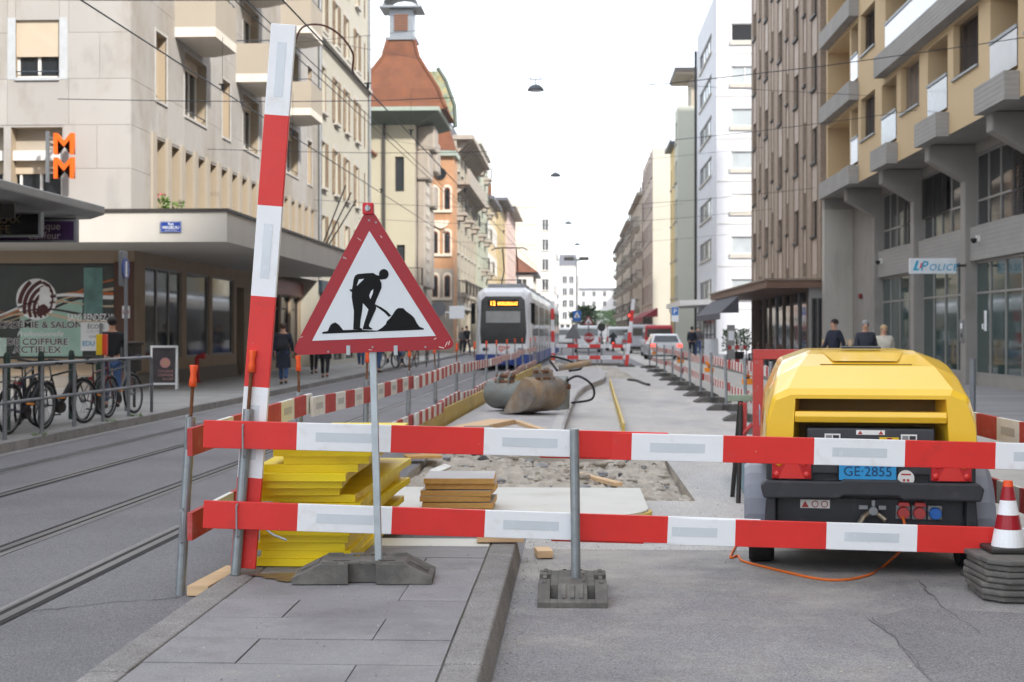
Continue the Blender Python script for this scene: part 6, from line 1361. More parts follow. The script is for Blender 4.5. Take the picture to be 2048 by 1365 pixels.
# grit and crumbs on the lane, island and apron
q = random.Random(77); g = MB()
for i in range(1500):
    k = q.random()
    if k < .4: x, y, z = q.uniform(-.35, 2.9), 10.2 + 9 * q.random() ** 1.6, .006
    elif k < .6: x, y, z = -.37 + abs(q.gauss(0, .12)), q.uniform(4.5, 11), .006
    elif k < .75: x, y, z = q.uniform(-1.8, -.5), q.uniform(5, 9.6), .142
    elif k < .9: x, y, z = q.uniform(-.3, 3), q.uniform(5, 10), .006
    else: x, y, z = q.uniform(-1.6, -.3), 19 + 8 * q.random(), PZ + .002
    s = q.uniform(.003, .009) * (1.6 if k < .4 and q.random() < .1 else 1); a = q.uniform(0, 6)
    g.add([(x + s * math.cos(a + j * 2.1), y + s * math.sin(a + j * 2.1), z) for j in range(3)] + [(x, y, z + s * .8)], [(0, 1, 3), (1, 2, 3), (2, 0, 3)], 0 if q.random() < .6 else 1)
tag(mk('road_grit', g.mesh('road_grit', [m_st[0], m_st[1]])), 'loose grit and crumbs scattered over the works', 'grit', kind='stuff')

# ================================================================ TRAM
m_tw = mm('tram_white', 'eeeff1', rough=.3, var=.03, coat=.3); m_tb = mm('tram_blue', '27418a', rough=.35, var=.05); m_tk = mat('tram_black_glass', (.01, .011, .013), rough=.08, spec=.35, var=.2); m_tg = mm('tram_grey', '9a9c9f', rough=.45)
TX, TY0 = -2.93, 58.0
tm = thing('tram', 'white and blue tram with an orange lit destination display', 'tram', T(TX, TY0, 0, -.0155))
def tsec(y, w, zb, zt, n=0): return [(-w, y, zb), (-w, y, zt - .45), (-w * .93, y, zt - .18), (-w * .72, y, zt), (w * .72, y, zt), (w * .93, y, zt - .18), (w, y, zt - .45), (w, y, zb)]
g = MB(); g.loft([tsec(0, .98, .62, 2.95), tsec(.12, 1.08, .62, 3.22), tsec(.5, 1.15, .62, 3.38), tsec(1.4, 1.15, .62, 3.42), tsec(7.2, 1.15, .62, 3.42)]); part('body', g, m_tw, tm, bevel=.04, seg=3)
for k in range(1, 6):
    y0 = 7.8 + (k - 1) * 7; 
    part('bellows', MB().loft([tsec(y0 - .6, 1.05, .5, 3.3), tsec(y0, 1.05, .5, 3.3)]), m_dark, tm)
    g = MB(); g.loft([tsec(y0, 1.15, .62, 3.42), tsec(y0 + 6.4, 1.15, .62, 3.42)]); part('body', g, m_tw, tm)
for k in range(6):
    y0 = 1.5 if k == 0 else 7.8 + (k - 1) * 7
    n = 5 if k == 0 else 6
    for i in range(n):
        for s in (-1, 1): part('side_window', MB().box(s * 1.152 - .006, s * 1.152 + .006, y0 + .15 + i * 1.04, y0 + 1.05 + i * 1.04, 1.1 if i % 3 else .55, 2.75), m_tk, tm)
    for s in (-1, 1): part('skirt', MB().box(s * 1.13 - .03, s * 1.13 + .03, y0 - (1.2 if k == 0 else 0), y0 + (5.6 if k == 0 else 6.4), .18, .66), m_tb, tm)
    part('roof_unit', MB().box(-.8, .8, y0 + .8, y0 + 4.5, 3.422, 3.62), m_tg, tm, bevel=.04)
wpoly = [(-.88, 1.12), (.88, 1.12), (.92, 1.6), (.86, 2.85), (.70, 3.0), (-.70, 3.0), (-.86, 2.85), (-.92, 1.6)]
part('windscreen_surround', MB().prism([(x * 1.03, (z - 2.05) * 1.03 + 2.05) for x, z in wpoly], -.04, .02), m_tk, tm, bevel=.01)
part('windscreen', MB().prism([(x * .93, 1.22 + (z - 1.12) * .70) for x, z in wpoly], -.05, -.0405), mat('tram_screen', (.02, .022, .025), rough=.08, spec=.25, var=.5, scale=1.2), tm)
part('sun_blind', MB().box(-.70, .70, -.054, -.0505, 1.95, 2.42), mm('blind_grey', 'a8aaa8', rough=.7), tm)
ds = part('destination_display', MB().box(-.62, .62, -.062, -.0505, 2.60, 2.88), m_sbk, tm)
m_led = mat('led_orange', (1.0, .35, .04), emit=2.2)
lettering('12', .24, m_led, ds, -.55, 2.66, -.066, ext=.001, bold=.015); lettering('MOILLESULAZ', .18, m_led, ds, -.22, 2.67, -.066, ext=.001, bold=.015, sx=.72)
for s in (-1, 1):
    part('pillar_trim', MB().tube([(s * .96, -.02, 1.1), (s * 1.0, -.02, 1.7), (s * .93, .0, 2.9)], .035, 6), m_tw, tm)
    part('mirror', MB().box(s * 1.22 - .08, s * 1.22 + .08, -.12, .0, 1.9, 2.75), m_sbk, tm, bevel=.03); part('mirror_arm', MB().tube([(s * 1.05, .2, 2.75), (s * 1.22, -.05, 2.72)], .025, 6), m_sbk, tm)
    for dx in (0, .2): part('headlight', MB().lathe([(.07, -.05), (.075, .0)], 12, (s * (.66 + dx * .6), 0, .86), 'y'), m_glass if dx else m_zinc, tm)
part('nose_panel', MB().prism([(-1.0, .66), (1.0, .66), (1.0, 1.08), (-1.0, 1.08)], -.035, .05), m_tw, tm, bevel=.02); part('front_skirt', MB().prism([(-1.06, .2), (1.06, .2), (1.10, .655), (-1.10, .655)], -.06, .3), m_tb, tm, bevel=.03)
lettering('tpg', .36, mm('tram_logo_red', 'e0705e', rough=.4), tm, 0, .82, -.04, align='CENTER', shear=.3, bold=.02, ext=.002)
part('coupler_cover', MB().box(-.4, .4, -.1, .2, .22, .5), m_tb, tm, bevel=.05)
part('pantograph', MB().tube([(-.35, 4, 3.6), (-.3, 5.2, 4.3), (-.3, 4.2, 5.2)], .03, 6).tube([(.35, 4, 3.6), (.3, 5.2, 4.3), (.3, 4.2, 5.2)], .03, 6).tube([(-.8, 4.2, 5.15), (-.6, 4.2, 5.25), (.6, 4.2, 5.25), (.8, 4.2, 5.15)], .03, 6).tube([(-.35, 4, 3.6), (.35, 4, 3.6)], .04, 6), m_iron, tm)
part('roof_antenna', MB().tube([(-.75, .8, 3.5), (-.75, .8, 3.72), (.7, .8, 3.72), (.7, .8, 3.5)], .02, 6), m_iron, tm)
for y in (1.6, 4, 11, 18, 25, 32, 39): part('wheel_box', MB().box(-1.0, 1.0, y - .9, y + .9, .06, .6), m_dark, tm)

# ================================================================ CARS AND VANS
m_cwh = mm('car_white', 'dcdee0', rough=.25, var=.03, coat=.6); m_cgl = mat('car_glass', (.02, .022, .025), rough=.05, spec=.9, var=.2); m_clr = mm('car_lamp_red', 'c01a1c', rough=.2, spec=.7); m_lit = mat('brake_light', (1.0, .06, .04), emit=1.2)
def car(label, x, y, body, roof_m=None, L=4.6, W=1.82, H=1.45, kind='estate', rz=0, lit=False, front=False):
    """rear faces -y"""
    t = thing('car' if kind == 'estate' else 'van', label, 'car' if kind == 'estate' else 'van', T(x, y, 0, rz)); w = W / 2
    if kind == 'estate': low = [(0, .35), (-.02, .6), (.02, .92), (.3, .98), (3.2, .95), (L - .2, .75), (L, .5), (L - .05, .25), (.1, .25)]; gh = [(.06, .95, w * .93), (.42, H - .06, w * .74), (.6, H, w * .72), (2.4, H, w * .72), (3.35, .96, w * .90)]
    else: low = [(0, .4), (-.02, .7), (.0, 1.05), (3.9, 1.05), (L - .15, .85), (L, .5), (L - .05, .25), (.1, .25)]; gh = [(.01, 1.04, w * .97), (.06, H - .1, w * .90), (.2, H, w * .86), (3.0, H, w * .86), (4.0, 1.06, w * .92)]
    part('body', MB().prism(low, -w, w, 'x'), body, t, bevel=.06, seg=3)
    secs = [[(-a, yy, z), (a, yy, z)] for yy, z, a in gh]
    g = MB(); base_ = [(-gh[0][2], gh[0][0], .9), (gh[0][2], gh[0][0], .9)]
    vs = [p for s_ in secs for p in s_]; k = len(secs); fs = [(2 * i, 2 * i + 1, 2 * i + 3, 2 * i + 2) for i in range(k - 1)]
    g.add(vs, fs + [tuple(2 * i for i in range(k)), tuple(2 * i + 1 for i in range(k))[::-1]]); part('roof', g, roof_m or body, t, bevel=.05, seg=2)
    (y0, z0, a0), (y1, z1, a1) = gh[0], gh[1]
    lo, hi = (.12, .92) if kind == 'estate' else (.25, .85)
    def P(u, f): return (f * lerp(a0, a1, u) * .86, lerp(y0, y1, u) - .012, lerp(z0, z1, u))
    part('rear_window', MB().quad(P(lo, -1), P(lo, 1), P(hi, 1), P(hi, -1)), m_cgl, t)
    for s in (-1, 1):
        a = lerp(a0, a1, .5) + .03; part('side_window', MB().add([(s * (gh[0][2] + .002), gh[1][0] + .15, 1.0), (s * (gh[0][2] + .002), gh[4][0] - .45, 1.0), (s * (gh[2][2] + .03), gh[3][0] - .0, H - .1), (s * (gh[2][2] + .03), gh[1][0] + .3, H - .1)], [(0, 1, 2, 3)]), m_cgl, t)
        part('tail_light', MB().box(s * (w - .17) - .13, s * (w - .17) + .13, -.035, .1, .72, .90) if kind == 'estate' else MB().box(s * (w - .08) - .06, s * (w - .08) + .06, -.04, .1, .75, 1.2), m_lit if lit else m_clr, t, bevel=.015)
        for yy in (.85, L - .9):
            wh = part('wheel', MB().lathe([(.2, -.1), (.31, -.1), (.32, -.07), (.32, .07), (.31, .1), (.2, .1)], 18, (s * (w - .10), yy, .32), 'x'), m_tyre, t); part('rim', MB().lathe([(.05, -.08), (.2, -.09), (.2, .09), (.05, .08)], 12, (s * (w - .10), yy, .32), 'x'), m_zinc, wh)
        part('mirror', MB().box(s * (w + .06) - .06, s * (w + .06) + .06, gh[4][0] - .55, gh[4][0] - .4, .98, 1.12), body, t, bevel=.02)
    part('bumper', MB().box(-w + .02, w - .02, -.07, .12, .32, .52), body if kind == 'estate' else m_iron, t, bevel=.03); part('number_plate', MB().box(-.26, .26, -.045, -.03, .60, .71), m_wht, t)
    part('windscreen', MB().quad((-gh[3][2], gh[3][0] + .05, H - .05), (gh[3][2], gh[3][0] + .05, H - .05), (gh[4][2] * .95, gh[4][0] + .01, 1.02), (-gh[4][2] * .95, gh[4][0] + .01, 1.02)), m_cgl, t)
    return t
car('white estate car with lit brake lights beside the traffic lane fence', 5.05, 79, m_cwh, lit=True, rz=R(2), H=1.46)
car('white van with a red roof behind the white estate car', 5.3, 90, m_cwh, mm('van_red', 'a3232c', rough=.3), L=5.0, W=1.9, H=2.0, kind='van')
car('pale grey van queuing ahead of the red-roofed van', 4.95, 103, mm('car_silver', 'b9bcc2', rough=.3), L=5.2, W=1.95, H=2.1, kind='van')
car('small dark grey car further along the queue', 4.75, 116, mm('car_grey', '77797e', rough=.3), H=1.5)
car('white van seen from behind past the far barrier', .95, 108, m_cwh, L=5.2, W=1.95, H=2.05, kind='van')
car('white van following the scooter on the far lane', 3.6, 118, m_cwh, L=5.2, W=1.95, H=2.0, kind='van')
car('small pale car far along the street', 2.6, 175, MATS['car_silver'])
car('white car parked under the far trees', -1.4, 205, m_cwh)
# delivery truck shape on the tram side far away
car('white van waiting behind the tram stop', -1.0, 140, m_cwh, L=5.2, W=1.95, H=2.0, kind='van')

# ================================================================ PEOPLE
def skin_obj(name, verts, edges, m, parent, sub=1, root=0, rel=None):
    bm = bmesh.new(); lay = bm.verts.layers.skin.verify(); bv = []
    for (p, r) in verts:
        v = bm.verts.new(p); v[lay].radius = r if isinstance(r, tuple) else (r, r); bv.append(v)
    bv[root][lay].use_root = True
    for a, c in edges: bm.edges.new((bv[a], bv[c]))
    me = bpy.data.meshes.new(name); bm.to_mesh(me); bm.free(); me.materials.append(m)
    o = mk(name, me, parent, rel=rel)
    sk = o.modifiers.new('skin', 'SKIN'); sk.use_smooth_shade = True; ss = o.modifiers.new('subdivision', 'SUBSURF'); ss.levels = sub; ss.render_levels = sub
    return o
m_skin = mm('skin', 'c99a80', rough=.6, var=.06); m_shoe = mm('shoe_dark', '2a2522', rough=.6)
def person(label, x, y, z, rz, h, top, legs, hair, coat=0, stride=.18, swing=.15, shoe=None, hairlen=0, bag=None, scarf=None, face=False, arms=None):
    """figure faces local -y"""
    t = thing('person', label, 'person', T(x, y, z, rz) @ Matrix.Scale(h / 1.74, 4)); V = Vector
    pel, sp_, ch, nk, hb, hd, ht_ = V((0, 0, .96)), V((0, .01, 1.14)), V((0, .0, 1.36)), V((0, .01, 1.49)), V((0, -.005, 1.56)), V((0, -.015, 1.64)), V((0, -.01, 1.705))
    sh = [V((s * .175, .01, 1.42)) for s in (-1, 1)]; el = [V((s * .225, .03 + s * swing * .6, 1.15)) for s in (-1, 1)]; wr = [V((s * .22, -.06 + s * swing * 1.2, .93)) for s in (-1, 1)]
    if arms: el, wr = [V(a) for a in arms[0]], [V(a) for a in arms[1]]
    hp = [V((s * .09, 0, .90)) for s in (-1, 1)]; kn = [V((s * .10, -.03 - s * stride * .55, .50 + (.02 if s > 0 else 0))) for s in (-1, 1)]; an = [V((s * .10, .03 - s * stride, .09 + (.03 if s < 0 and stride > .1 else 0))) for s in (-1, 1)]; to = [a + V((0, -.17, -.045)) for a in an]
    verts = [(pel, .12), (sp_, (.13, .10)), (ch, (.15, .11)), (nk, .055), (hb, .068), (hd, (.078, .092)), (ht_, (.06, .07))]; E = [(0, 1), (1, 2), (2, 3), (3, 4), (4, 5), (5, 6)]
    for i in (0, 1):
        b0 = len(verts); verts += [(sh[i], .06), (el[i], .042), (wr[i], .027)]; E += [(2, b0), (b0, b0 + 1), (b0 + 1, b0 + 2)]
        d = (wr[i] - el[i]).normalized(); pm = wr[i] + d * .055; verts += [(pm, (.036, .02))]; E += [(b0 + 2, b0 + 3)]; s = -1 if i == 0 else 1
        for k in range(4): off = V((0, (k - 1.5) * .018, 0)); fl = (.075, .085, .08, .06)[k]; verts += [(pm + d * .03 + off, .009), (pm + d * (.03 + fl * .6) + off + V((-s * .008, 0, 0)), .008), (pm + d * (.03 + fl) + off + V((-s * .024, 0, 0)), .007)]; n = len(verts); E += [(b0 + 3, n - 3), (n - 3, n - 2), (n - 2, n - 1)]
        verts += [(pm + V((-s * .01, -.035, 0)), .010), (pm + d * .04 + V((-s * .015, -.048, 0)), .008)]; n = len(verts); E += [(b0 + 3, n - 2), (n - 2, n - 1)]
        b0 = len(verts); verts += [(hp[i], .085), (kn[i], .058), (an[i], .038), (to[i], .03)]; E += [(0, b0), (b0, b0 + 1), (b0 + 1, b0 + 2), (b0 + 2, b0 + 3)]
    verts += [(V((0, -.10, 1.63)), .013)]; E += [(5, len(verts) - 1)]
    skin_obj('body', verts, E, m_skin, t)
    # coat / jacket
    cb = .96 - coat
    jv = [(V((0, 0, cb + .04)), (.175 if coat < .2 else .21, .14)), (V((0, .005, 1.1)), (.165, .135)), (V((0, 0, 1.36)), (.185, .135)), (V((0, .01, 1.475)), (.075, .075))]; je = [(0, 1), (1, 2), (2, 3)]
    for i in (0, 1): b0 = len(jv); jv += [(sh[i], .08), (el[i], .062), (wr[i] + (el[i] - wr[i]) * .08, .048)]; je += [(2, b0), (b0, b0 + 1), (b0 + 1, b0 + 2)]
    skin_obj('jacket', jv, je, top, t)
    if coat > .2: part('coat_skirt', MB().loft([[(rx_ * math.cos(R(30 * k)), ry_ * math.sin(R(30 * k)) + .01, zz) for k in range(12)] for zz, rx_, ry_ in ((1.12, .17, .125), (.95, .19, .145), (cb + .1, .215, .18), (cb, .22, .185))], caps=False), top, t, smooth=True)
    tv = [(V((0, 0, .96)), (.14, .125))]; te = []
    for i in (0, 1): b0 = len(tv); tv += [(hp[i] + V((0, 0, -.03)), .10), (kn[i], .075), (an[i] + V((0, 0, .03)), .058)]; te += [(0, b0), (b0, b0 + 1), (b0 + 1, b0 + 2)]
    skin_obj('trousers', tv, te, legs, t)
    for i in (0, 1): skin_obj('shoe', [(an[i] + V((0, .04, -.04)), .045), (an[i] + V((0, -.05, -.05)), .042), (to[i] + V((0, -.02, .005)), .034)], [(0, 1), (1, 2)], shoe or m_shoe, t)
    bm = bmesh.new(); bmesh.ops.create_uvsphere(bm, u_segments=14, v_segments=9, radius=1); me = bpy.data.meshes.new('hair'); bm.to_mesh(me); bm.free(); me.materials.append(hair); me.polygons.foreach_set('use_smooth', [True] * len(me.polygons)); mk('hair', me, t, rel=T(0, .024, 1.683) @ Matrix.Diagonal((.093, .104, .088, 1)))
    if hairlen: skin_obj('hair', [(V((0, .05, 1.64)), .08), (V((0, .07, 1.5 - hairlen * .5)), (.09, .05))], [(0, 1)], hair, t)
    if face:
        for s in (-1, 1): part('eye', MB().lathe([(.002, -.012), (.009, -.006), (.011, 0)], 8, (s * .033, -.098, 1.655), 'y'), m_sbk, t); part('ear', MB().lathe([(.003, -.01), (.022, 0), (.003, .012)], 8, (s * .085, 0, 1.63), 'x'), m_skin, t)
        part('mouth', MB().box(-.025, .025, -.098, -.088, 1.578, 1.586), mm('lips', '96584e'), t)
    if scarf: skin_obj('scarf', [(V((0, .0, 1.45)), (.10, .10)), (V((0, -.005, 1.51)), (.09, .09))], [(0, 1)], scarf, t)
    if bag: bg = part('backpack', MB().loft([[(-.14, .12, 1.0), (.14, .12, 1.0), (.14, .26, 1.0), (-.14, .26, 1.0)], [(-.16, .12, 1.1), (.16, .12, 1.1), (.16, .29, 1.1), (-.16, .29, 1.1)], [(-.12, .12, 1.42), (.12, .12, 1.42), (.12, .20, 1.42), (-.12, .20, 1.42)]]), bag, t, bevel=.03)
    return t
def cloth(n, h): return mm(n, h, rough=.85, var=.12, scale=9, bump=.3, bscale=30)
bk, nv, jn, gr_, be = cloth('cloth_black', '1d1d22'), cloth('cloth_navy', '232737'), cloth('cloth_jeans', '3c557e'), cloth('cloth_grey', '5b5a5c'), cloth('cloth_beige', 'cfc7b8')
h_br, h_dk, h_gr, h_bl = mm('hair_brown', '4a3226', rough=.7), mm('hair_dark', '1f1815', rough=.7), mm('hair_grey', '8d8b8a', rough=.7), mm('hair_blond', 'b59a74', rough=.7)
AW, TO = 0.0, math.pi          # facing camera (-y) / walking away (+y)
PV = .12
person('man in dark open jacket and checked shirt beside the bench', X_at(1668, 36), 36, PV, R(-60), 1.76, nv, jn, h_dk, .12, face=True)
person('grey-haired man in a navy quilted coat on the police pavement', X_at(1731, 33), 33, PV, R(-8), 1.70, cloth('coat_navy', '33343f'), bk, h_gr, .22, face=True)
person('blond woman in a cream coat and scarf beside the grey-haired man', X_at(1768, 33.6), 33.6, PV, R(-5), 1.60, be, gr_, h_bl, .2, face=True, scarf=cloth('scarf_cream', 'd9cfc0'), hairlen=.1)
person('woman in a long dark coat with a black backpack and jeans walking away', X_at(567, 39), 39, PV, TO, 1.68, nv, jn, h_br, .48, bag=cloth('bag_black', '26282c'))
person('person in a black coat and brown shoes beyond the backpack woman', X_at(650, 44.6), 44.6, PV, TO, 1.74, bk, bk, h_dk, .35, shoe=mm('shoe_brown', '6a3f2e'))
person('person in black walking ahead of the brown-shoed walker', X_at(628, 48.5), 48.5, PV, TO, 1.72, bk, bk, h_br, .1)
person('person in jeans and white trainers on the left pavement', X_at(722, 57), 57, PV, AW, 1.72, gr_, jn, h_dk, .05, shoe=m_wht)
person('person in blue jeans stepping toward the kerb', X_at(757, 50.5), 50.5, PV, R(150), 1.75, nv, jn, h_br, .05)
person('person in dark clothes carrying nothing near the parked bicycles far down', X_at(800, 60), 60, PV, AW, 1.72, bk, jn, h_dk, .1)
person('person in a black jacket waiting at the kerb beside the tram', X_at(934, 88), 88, PV, R(40), 1.8, bk, nv, h_dk, .1)
person('second dark figure waiting near the tram', X_at(925, 93), 93, PV, R(10), 1.7, gr_, bk, h_br, .1)
person('person in a black hooded jacket and jeans behind the bicycles', X_at(224, 26.6), 26.6, PV, R(200), 1.72, bk, jn, h_dk, .05, arms=([(-.24, -.06, 1.2), (.24, -.06, 1.2)], [(-.12, -.28, 1.25), (.14, -.28, 1.22)]))
person('man in dark clothes on the right pavement walking away', X_at(1384, 76), 76, PV, TO, 1.72, nv, nv, h_dk, .1)
person('man in a grey jacket walking ahead on the right pavement', X_at(1396, 82), 82, PV, TO, 1.8, gr_, jn, h_gr, .1)

# ================================================================ BICYCLES, RAILING, LEFT PAVEMENT
def wheel_meshes():
    ty = MB(); ty.tube([(.335 * math.cos(R(10 * i)), 0, .335 * math.sin(R(10 * i))) for i in range(36)], .02, 8, closed=True)
    ri = MB(); ri.tube([(.308 * math.cos(R(10 * i)), 0, .308 * math.sin(R(10 * i))) for i in range(36)], .010, 6, closed=True)
    sp__ = MB()
    for i in range(20): a = R(18 * i); sp__.tube([(.02 * math.cos(a + .9), .02 * (-1) ** i, .02 * math.sin(a + .9)), (.305 * math.cos(a), 0, .305 * math.sin(a))], .0016, 4, caps=False)
    sp__.lathe([(.022, -.04), (.022, .04)], 10, ax='y')
    return ty.mesh('tyre', m_tyre), ri.mesh('rim', m_zinc), sp__.mesh('spokes', m_zinc)
ME_W = wheel_meshes()
m_sad = mm('saddle_black', '222224', rough=.5)
def bicycle(label, x, y, rz, fm, z=.12, rack=True, motor=False, lean=0, group=None):
    """points along local +x"""
    t = thing('bicycle', label, 'bicycle', T(x, y, z, rz) @ Matrix.Rotation(lean, 4, 'X'), group); R0, R1 = (-.52, 0, .355), (.53, 0, .355)
    for c in (R0, R1):
        w = part('wheel', ME_W[0], None, t, T(*c)); part('rim', ME_W[1], None, w); part('spokes', ME_W[2], None, w)
    bb, st, hd, hd2 = (-.07, 0, .30), (-.22, 0, .78), (.36, 0, .86), (.39, 0, .74)
    g = MB()
    for a, c, r in ((bb, st, .016), (hd2, bb, .021), (st, hd, .017), (hd, hd2, .02)): g.tube([a, c], r, 8)
    for s in (-1, 1): g.tube([bb, (R0[0], s * .06, R0[2])], .010, 6); g.tube([(st[0], 0, st[2] - .04), (R0[0], s * .06, R0[2])], .008, 6)
    part('frame', g, fm, t, smooth=False)
    g = MB()
    for s in (-1, 1): g.tube([(.40, s * .045, .70), (.45, s * .05, .55), (R1[0], s * .05, R1[2])], .011, 6)
    g.tube([(.40, -.05, .70), (.40, .05, .70)], .014, 6); g.tube([hd, (.345, 0, .98)], .014, 8); part('fork', g, fm, t)
    hb_ = part('handlebar', MB().tube([(.28, -.30, 1.02), (.36, -.14, 1.0), (.37, 0, .98), (.36, .14, 1.0), (.28, .30, 1.02)], .012, 8), m_iron, t)
    for s in (-1, 1): part('grip', MB().tube([(.30, s * .25, 1.02), (.26, s * .35, 1.02)], .017, 8), m_sad, hb_); part('brake_lever', MB().tube([(.33, s * .2, 1.0), (.40, s * .28, .97)], .005, 5), m_zinc, hb_)
    part('seat_post', MB().tube([st, (-.25, 0, .93)], .013, 8), m_zinc, t)
    part('saddle', MB().loft([[(-.38, -.08, .93), (-.38, .08, .93), (-.38, .06, .97), (-.38, -.06, .97)], [(-.26, -.065, .94), (-.26, .065, .94), (-.26, .05, .975), (-.26, -.05, .975)], [(-.10, -.02, .94), (-.10, .02, .94), (-.10, .015, .965), (-.10, -.015, .965)]]), m_sad, t, bevel=.01)
    part('chainring', MB().lathe([(.09, -.004), (.09, .004)], 20, (bb[0], -.05, bb[2]), 'y'), m_iron, t)
    for s in (-1, 1): cr = part('crank', MB().tube([(bb[0], s * .07, bb[2]), (bb[0] + s * .1, s * .08, bb[2] - s * .13)], .009, 6), m_iron, t); part('pedal', MB().box(bb[0] + s * .1 - .045, bb[0] + s * .1 + .045, s * .08 + min(0, s * .09), s * .08 + max(0, s * .09), bb[2] - s * .13 - .01, bb[2] - s * .13 + .01), m_ambb if s < 0 else m_iron, cr)
    for c in (R0, R1):
        g = MB(); g.tube([(c[0] + .37 * math.cos(R(a)), 0, c[2] + .37 * math.sin(R(a))) for a in ((20, 50, 80, 110, 140, 170, 195) if c is R0 else (30, 60, 90, 120, 150))], .016, 6); part('mudguard', g, m_sad, t)
    part('tail_lamp', MB().box(-.93, -.90, -.03, .03, .66, .70), m_clr, t)
    if rack:
        g = MB()
        for s in (-1, 1): g.tube([(-.88, s * .06, .76), (-.28, s * .06, .76)], .006, 5); g.tube([(-.6, s * .07, .76), (R0[0], s * .07, R0[2])], .006, 5)
        g.tube([(-.88, -.06, .76), (-.88, .06, .76)], .006, 5); part('luggage_rack', g, m_iron, t)
    if motor: part('motor', MB().lathe([(.09, -.05), (.1, 0), (.09, .05)], 14, (-.05, 0, .29), 'y'), m_sad, t); part('battery', MB().tube([(.28, 0, .68), (.02, 0, .40)], .045, 8), m_sad, t)
    return t
RED90 = R(90)
bicycle('dark blue electric bicycle with red tail lamp behind the railing', -7.98, 20.35, R(84), mm('frame_navy', '2b3048', rough=.35), motor=True, lean=.08)
bicycle('black electric bicycle with a luggage rack next to the dark blue one', -7.98, 21.85, R(72), mm('frame_black', '26282a', rough=.4), motor=True, lean=-.06)
bicycle('dark red bicycle with pale stripes behind the railing', -7.93, 23.2, R(86), mm('frame_maroon', '6a2b2e', rough=.4), rack=False, lean=.07)
bicycle('slim grey bicycle with bright handlebar at the railing end', -7.95, 24.55, R(80), mm('frame_grey', '50545a', rough=.35), rack=False, lean=-.09)
bicycle('black city bicycle standing behind the others by a green post', -8.75, 22.3, R(100), MATS['frame_black'], lean=.05)
for i in range(4): bicycle(['black bicycle at the near end of the far parked row', 'grey bicycle in the far parked row on the left pavement', 'dark red bicycle in the far parked row on the left pavement', 'black bicycle at the far end of the far parked row'][i], X_at(785 + 22 * i, 58), 56.5 + .6 * i, R(60 + 12 * i), [MATS['frame_black'], MATS['frame_grey'], MATS['frame_maroon'], MATS['frame_black']][i], lean=.05, group='bicycles parked far down the left pavement')
m_rl = mm('railing_grey', '7f8286', rough=.45, metal=.3, var=.08)
t = thing('guard_railing', 'grey tubular guard railing along the kerb', 'railing', T(-7.68, 25.5, .12))
part('top_rail', MB().tube([(0, -14, 1.0), (0, -.12, 1.0), (0, -.03, .96), (0, 0, .86), (0, 0, 0)], .03, 10), m_rl, t, smooth=True); part('middle_rail', MB().tube([(0, -14, .5), (0, 0, .5)], .024, 8), m_rl, t)
for i in range(1, 11): part('post', shared('rlp', lambda: MB().tube([(0, 0, 0), (0, 0, .98)], .03, 10).mesh('post', m_rl)), None, t, T(0, -1.33 * i, 0))
m_gp = mm('post_green', '2c4038', rough=.5)
for i in range(5): 
    single('rack_post', MB().lathe([(.05, 0), (.05, 1.05), (.055, 1.06), (.04, 1.14), (.01, 1.16)], 12), m_gp, f'{ORD[i]} dark green steel post among the bicycles, counted from the café side', 'post', T(-8.42, 19.4 + 1.35 * i, .12), 'dark green posts among the bicycles', smooth=False)
t = thing('bag_dispenser', 'yellow and red dispenser box fixed on the railing', 'dispenser', T(-7.72, 22.86, .12)); part('bracket_post', MB().tube([(0, 0, .95), (0, 0, 1.6)], .025, 8), m_rl, t); part('box', MB().box(-.06, .04, -.07, .03, 1.08, 1.42), mm('dispenser_yellow', 'e8c01c', rough=.4), t, bevel=.01); part('side_panel', MB().box(.041, .11, -.07, .03, 1.08, 1.42), mm('dispenser_red', 'd8482a', rough=.4), t, bevel=.01)
t = thing('footpath_sign', 'blue round footpath sign seen edge-on on a grey pole', 'sign', T(X_at(252, 25.8), 25.8, .12)); part('pole', MB().tube([(0, 0, 0), (0, 0, 2.45)], .032, 10), m_rl, t); part('sign_plate', MB().box(-.13, -.06, -.02, .28, 2.3, 2.95).box(-.129, -.061, -.04, -.021, 2.32, 2.93), m_zinc, t, bevel=.02); part('sign_face', MB().lathe([(.20, -.012), (.20, .012)], 24, (0, 0, 0), 'x'), m_blue, t, T(-.045, .13, 2.62)); part('pictogram', MB().box(-.035, -.031, .08, .17, 2.48, 2.76), m_wht, t)
single('litter_bin', MB().lathe([(.17, .7), (.2, .72), (.2, 1.2), (.24, 1.22), (.24, 1.26), (.1, 1.27)], 14).tube([(0, .2, 0), (0, .2, 1.2)], .03, 8), m_iron, 'dark round litter bin on a post near the bicycles', 'bin', T(X_at(262, 27), 27, .12))
t = thing('no_entry_notice', 'white notice with a red prohibition ring on the brown pilaster', 'notice', T(X_at(242, 36.3), 36.4, Z_at(637, -11.6, 36.4))); part('plate', MB().box(0, .2, -.01, .02, 0, .32), m_wht, t); part('ring', MB().tube([(.1 + .07 * math.cos(R(20 * i)), -.014, .16 + .07 * math.sin(R(20 * i))) for i in range(18)], .01, 6, closed=True).box(.05, .15, -.016, -.012, .152, .168), m_stkr, t)
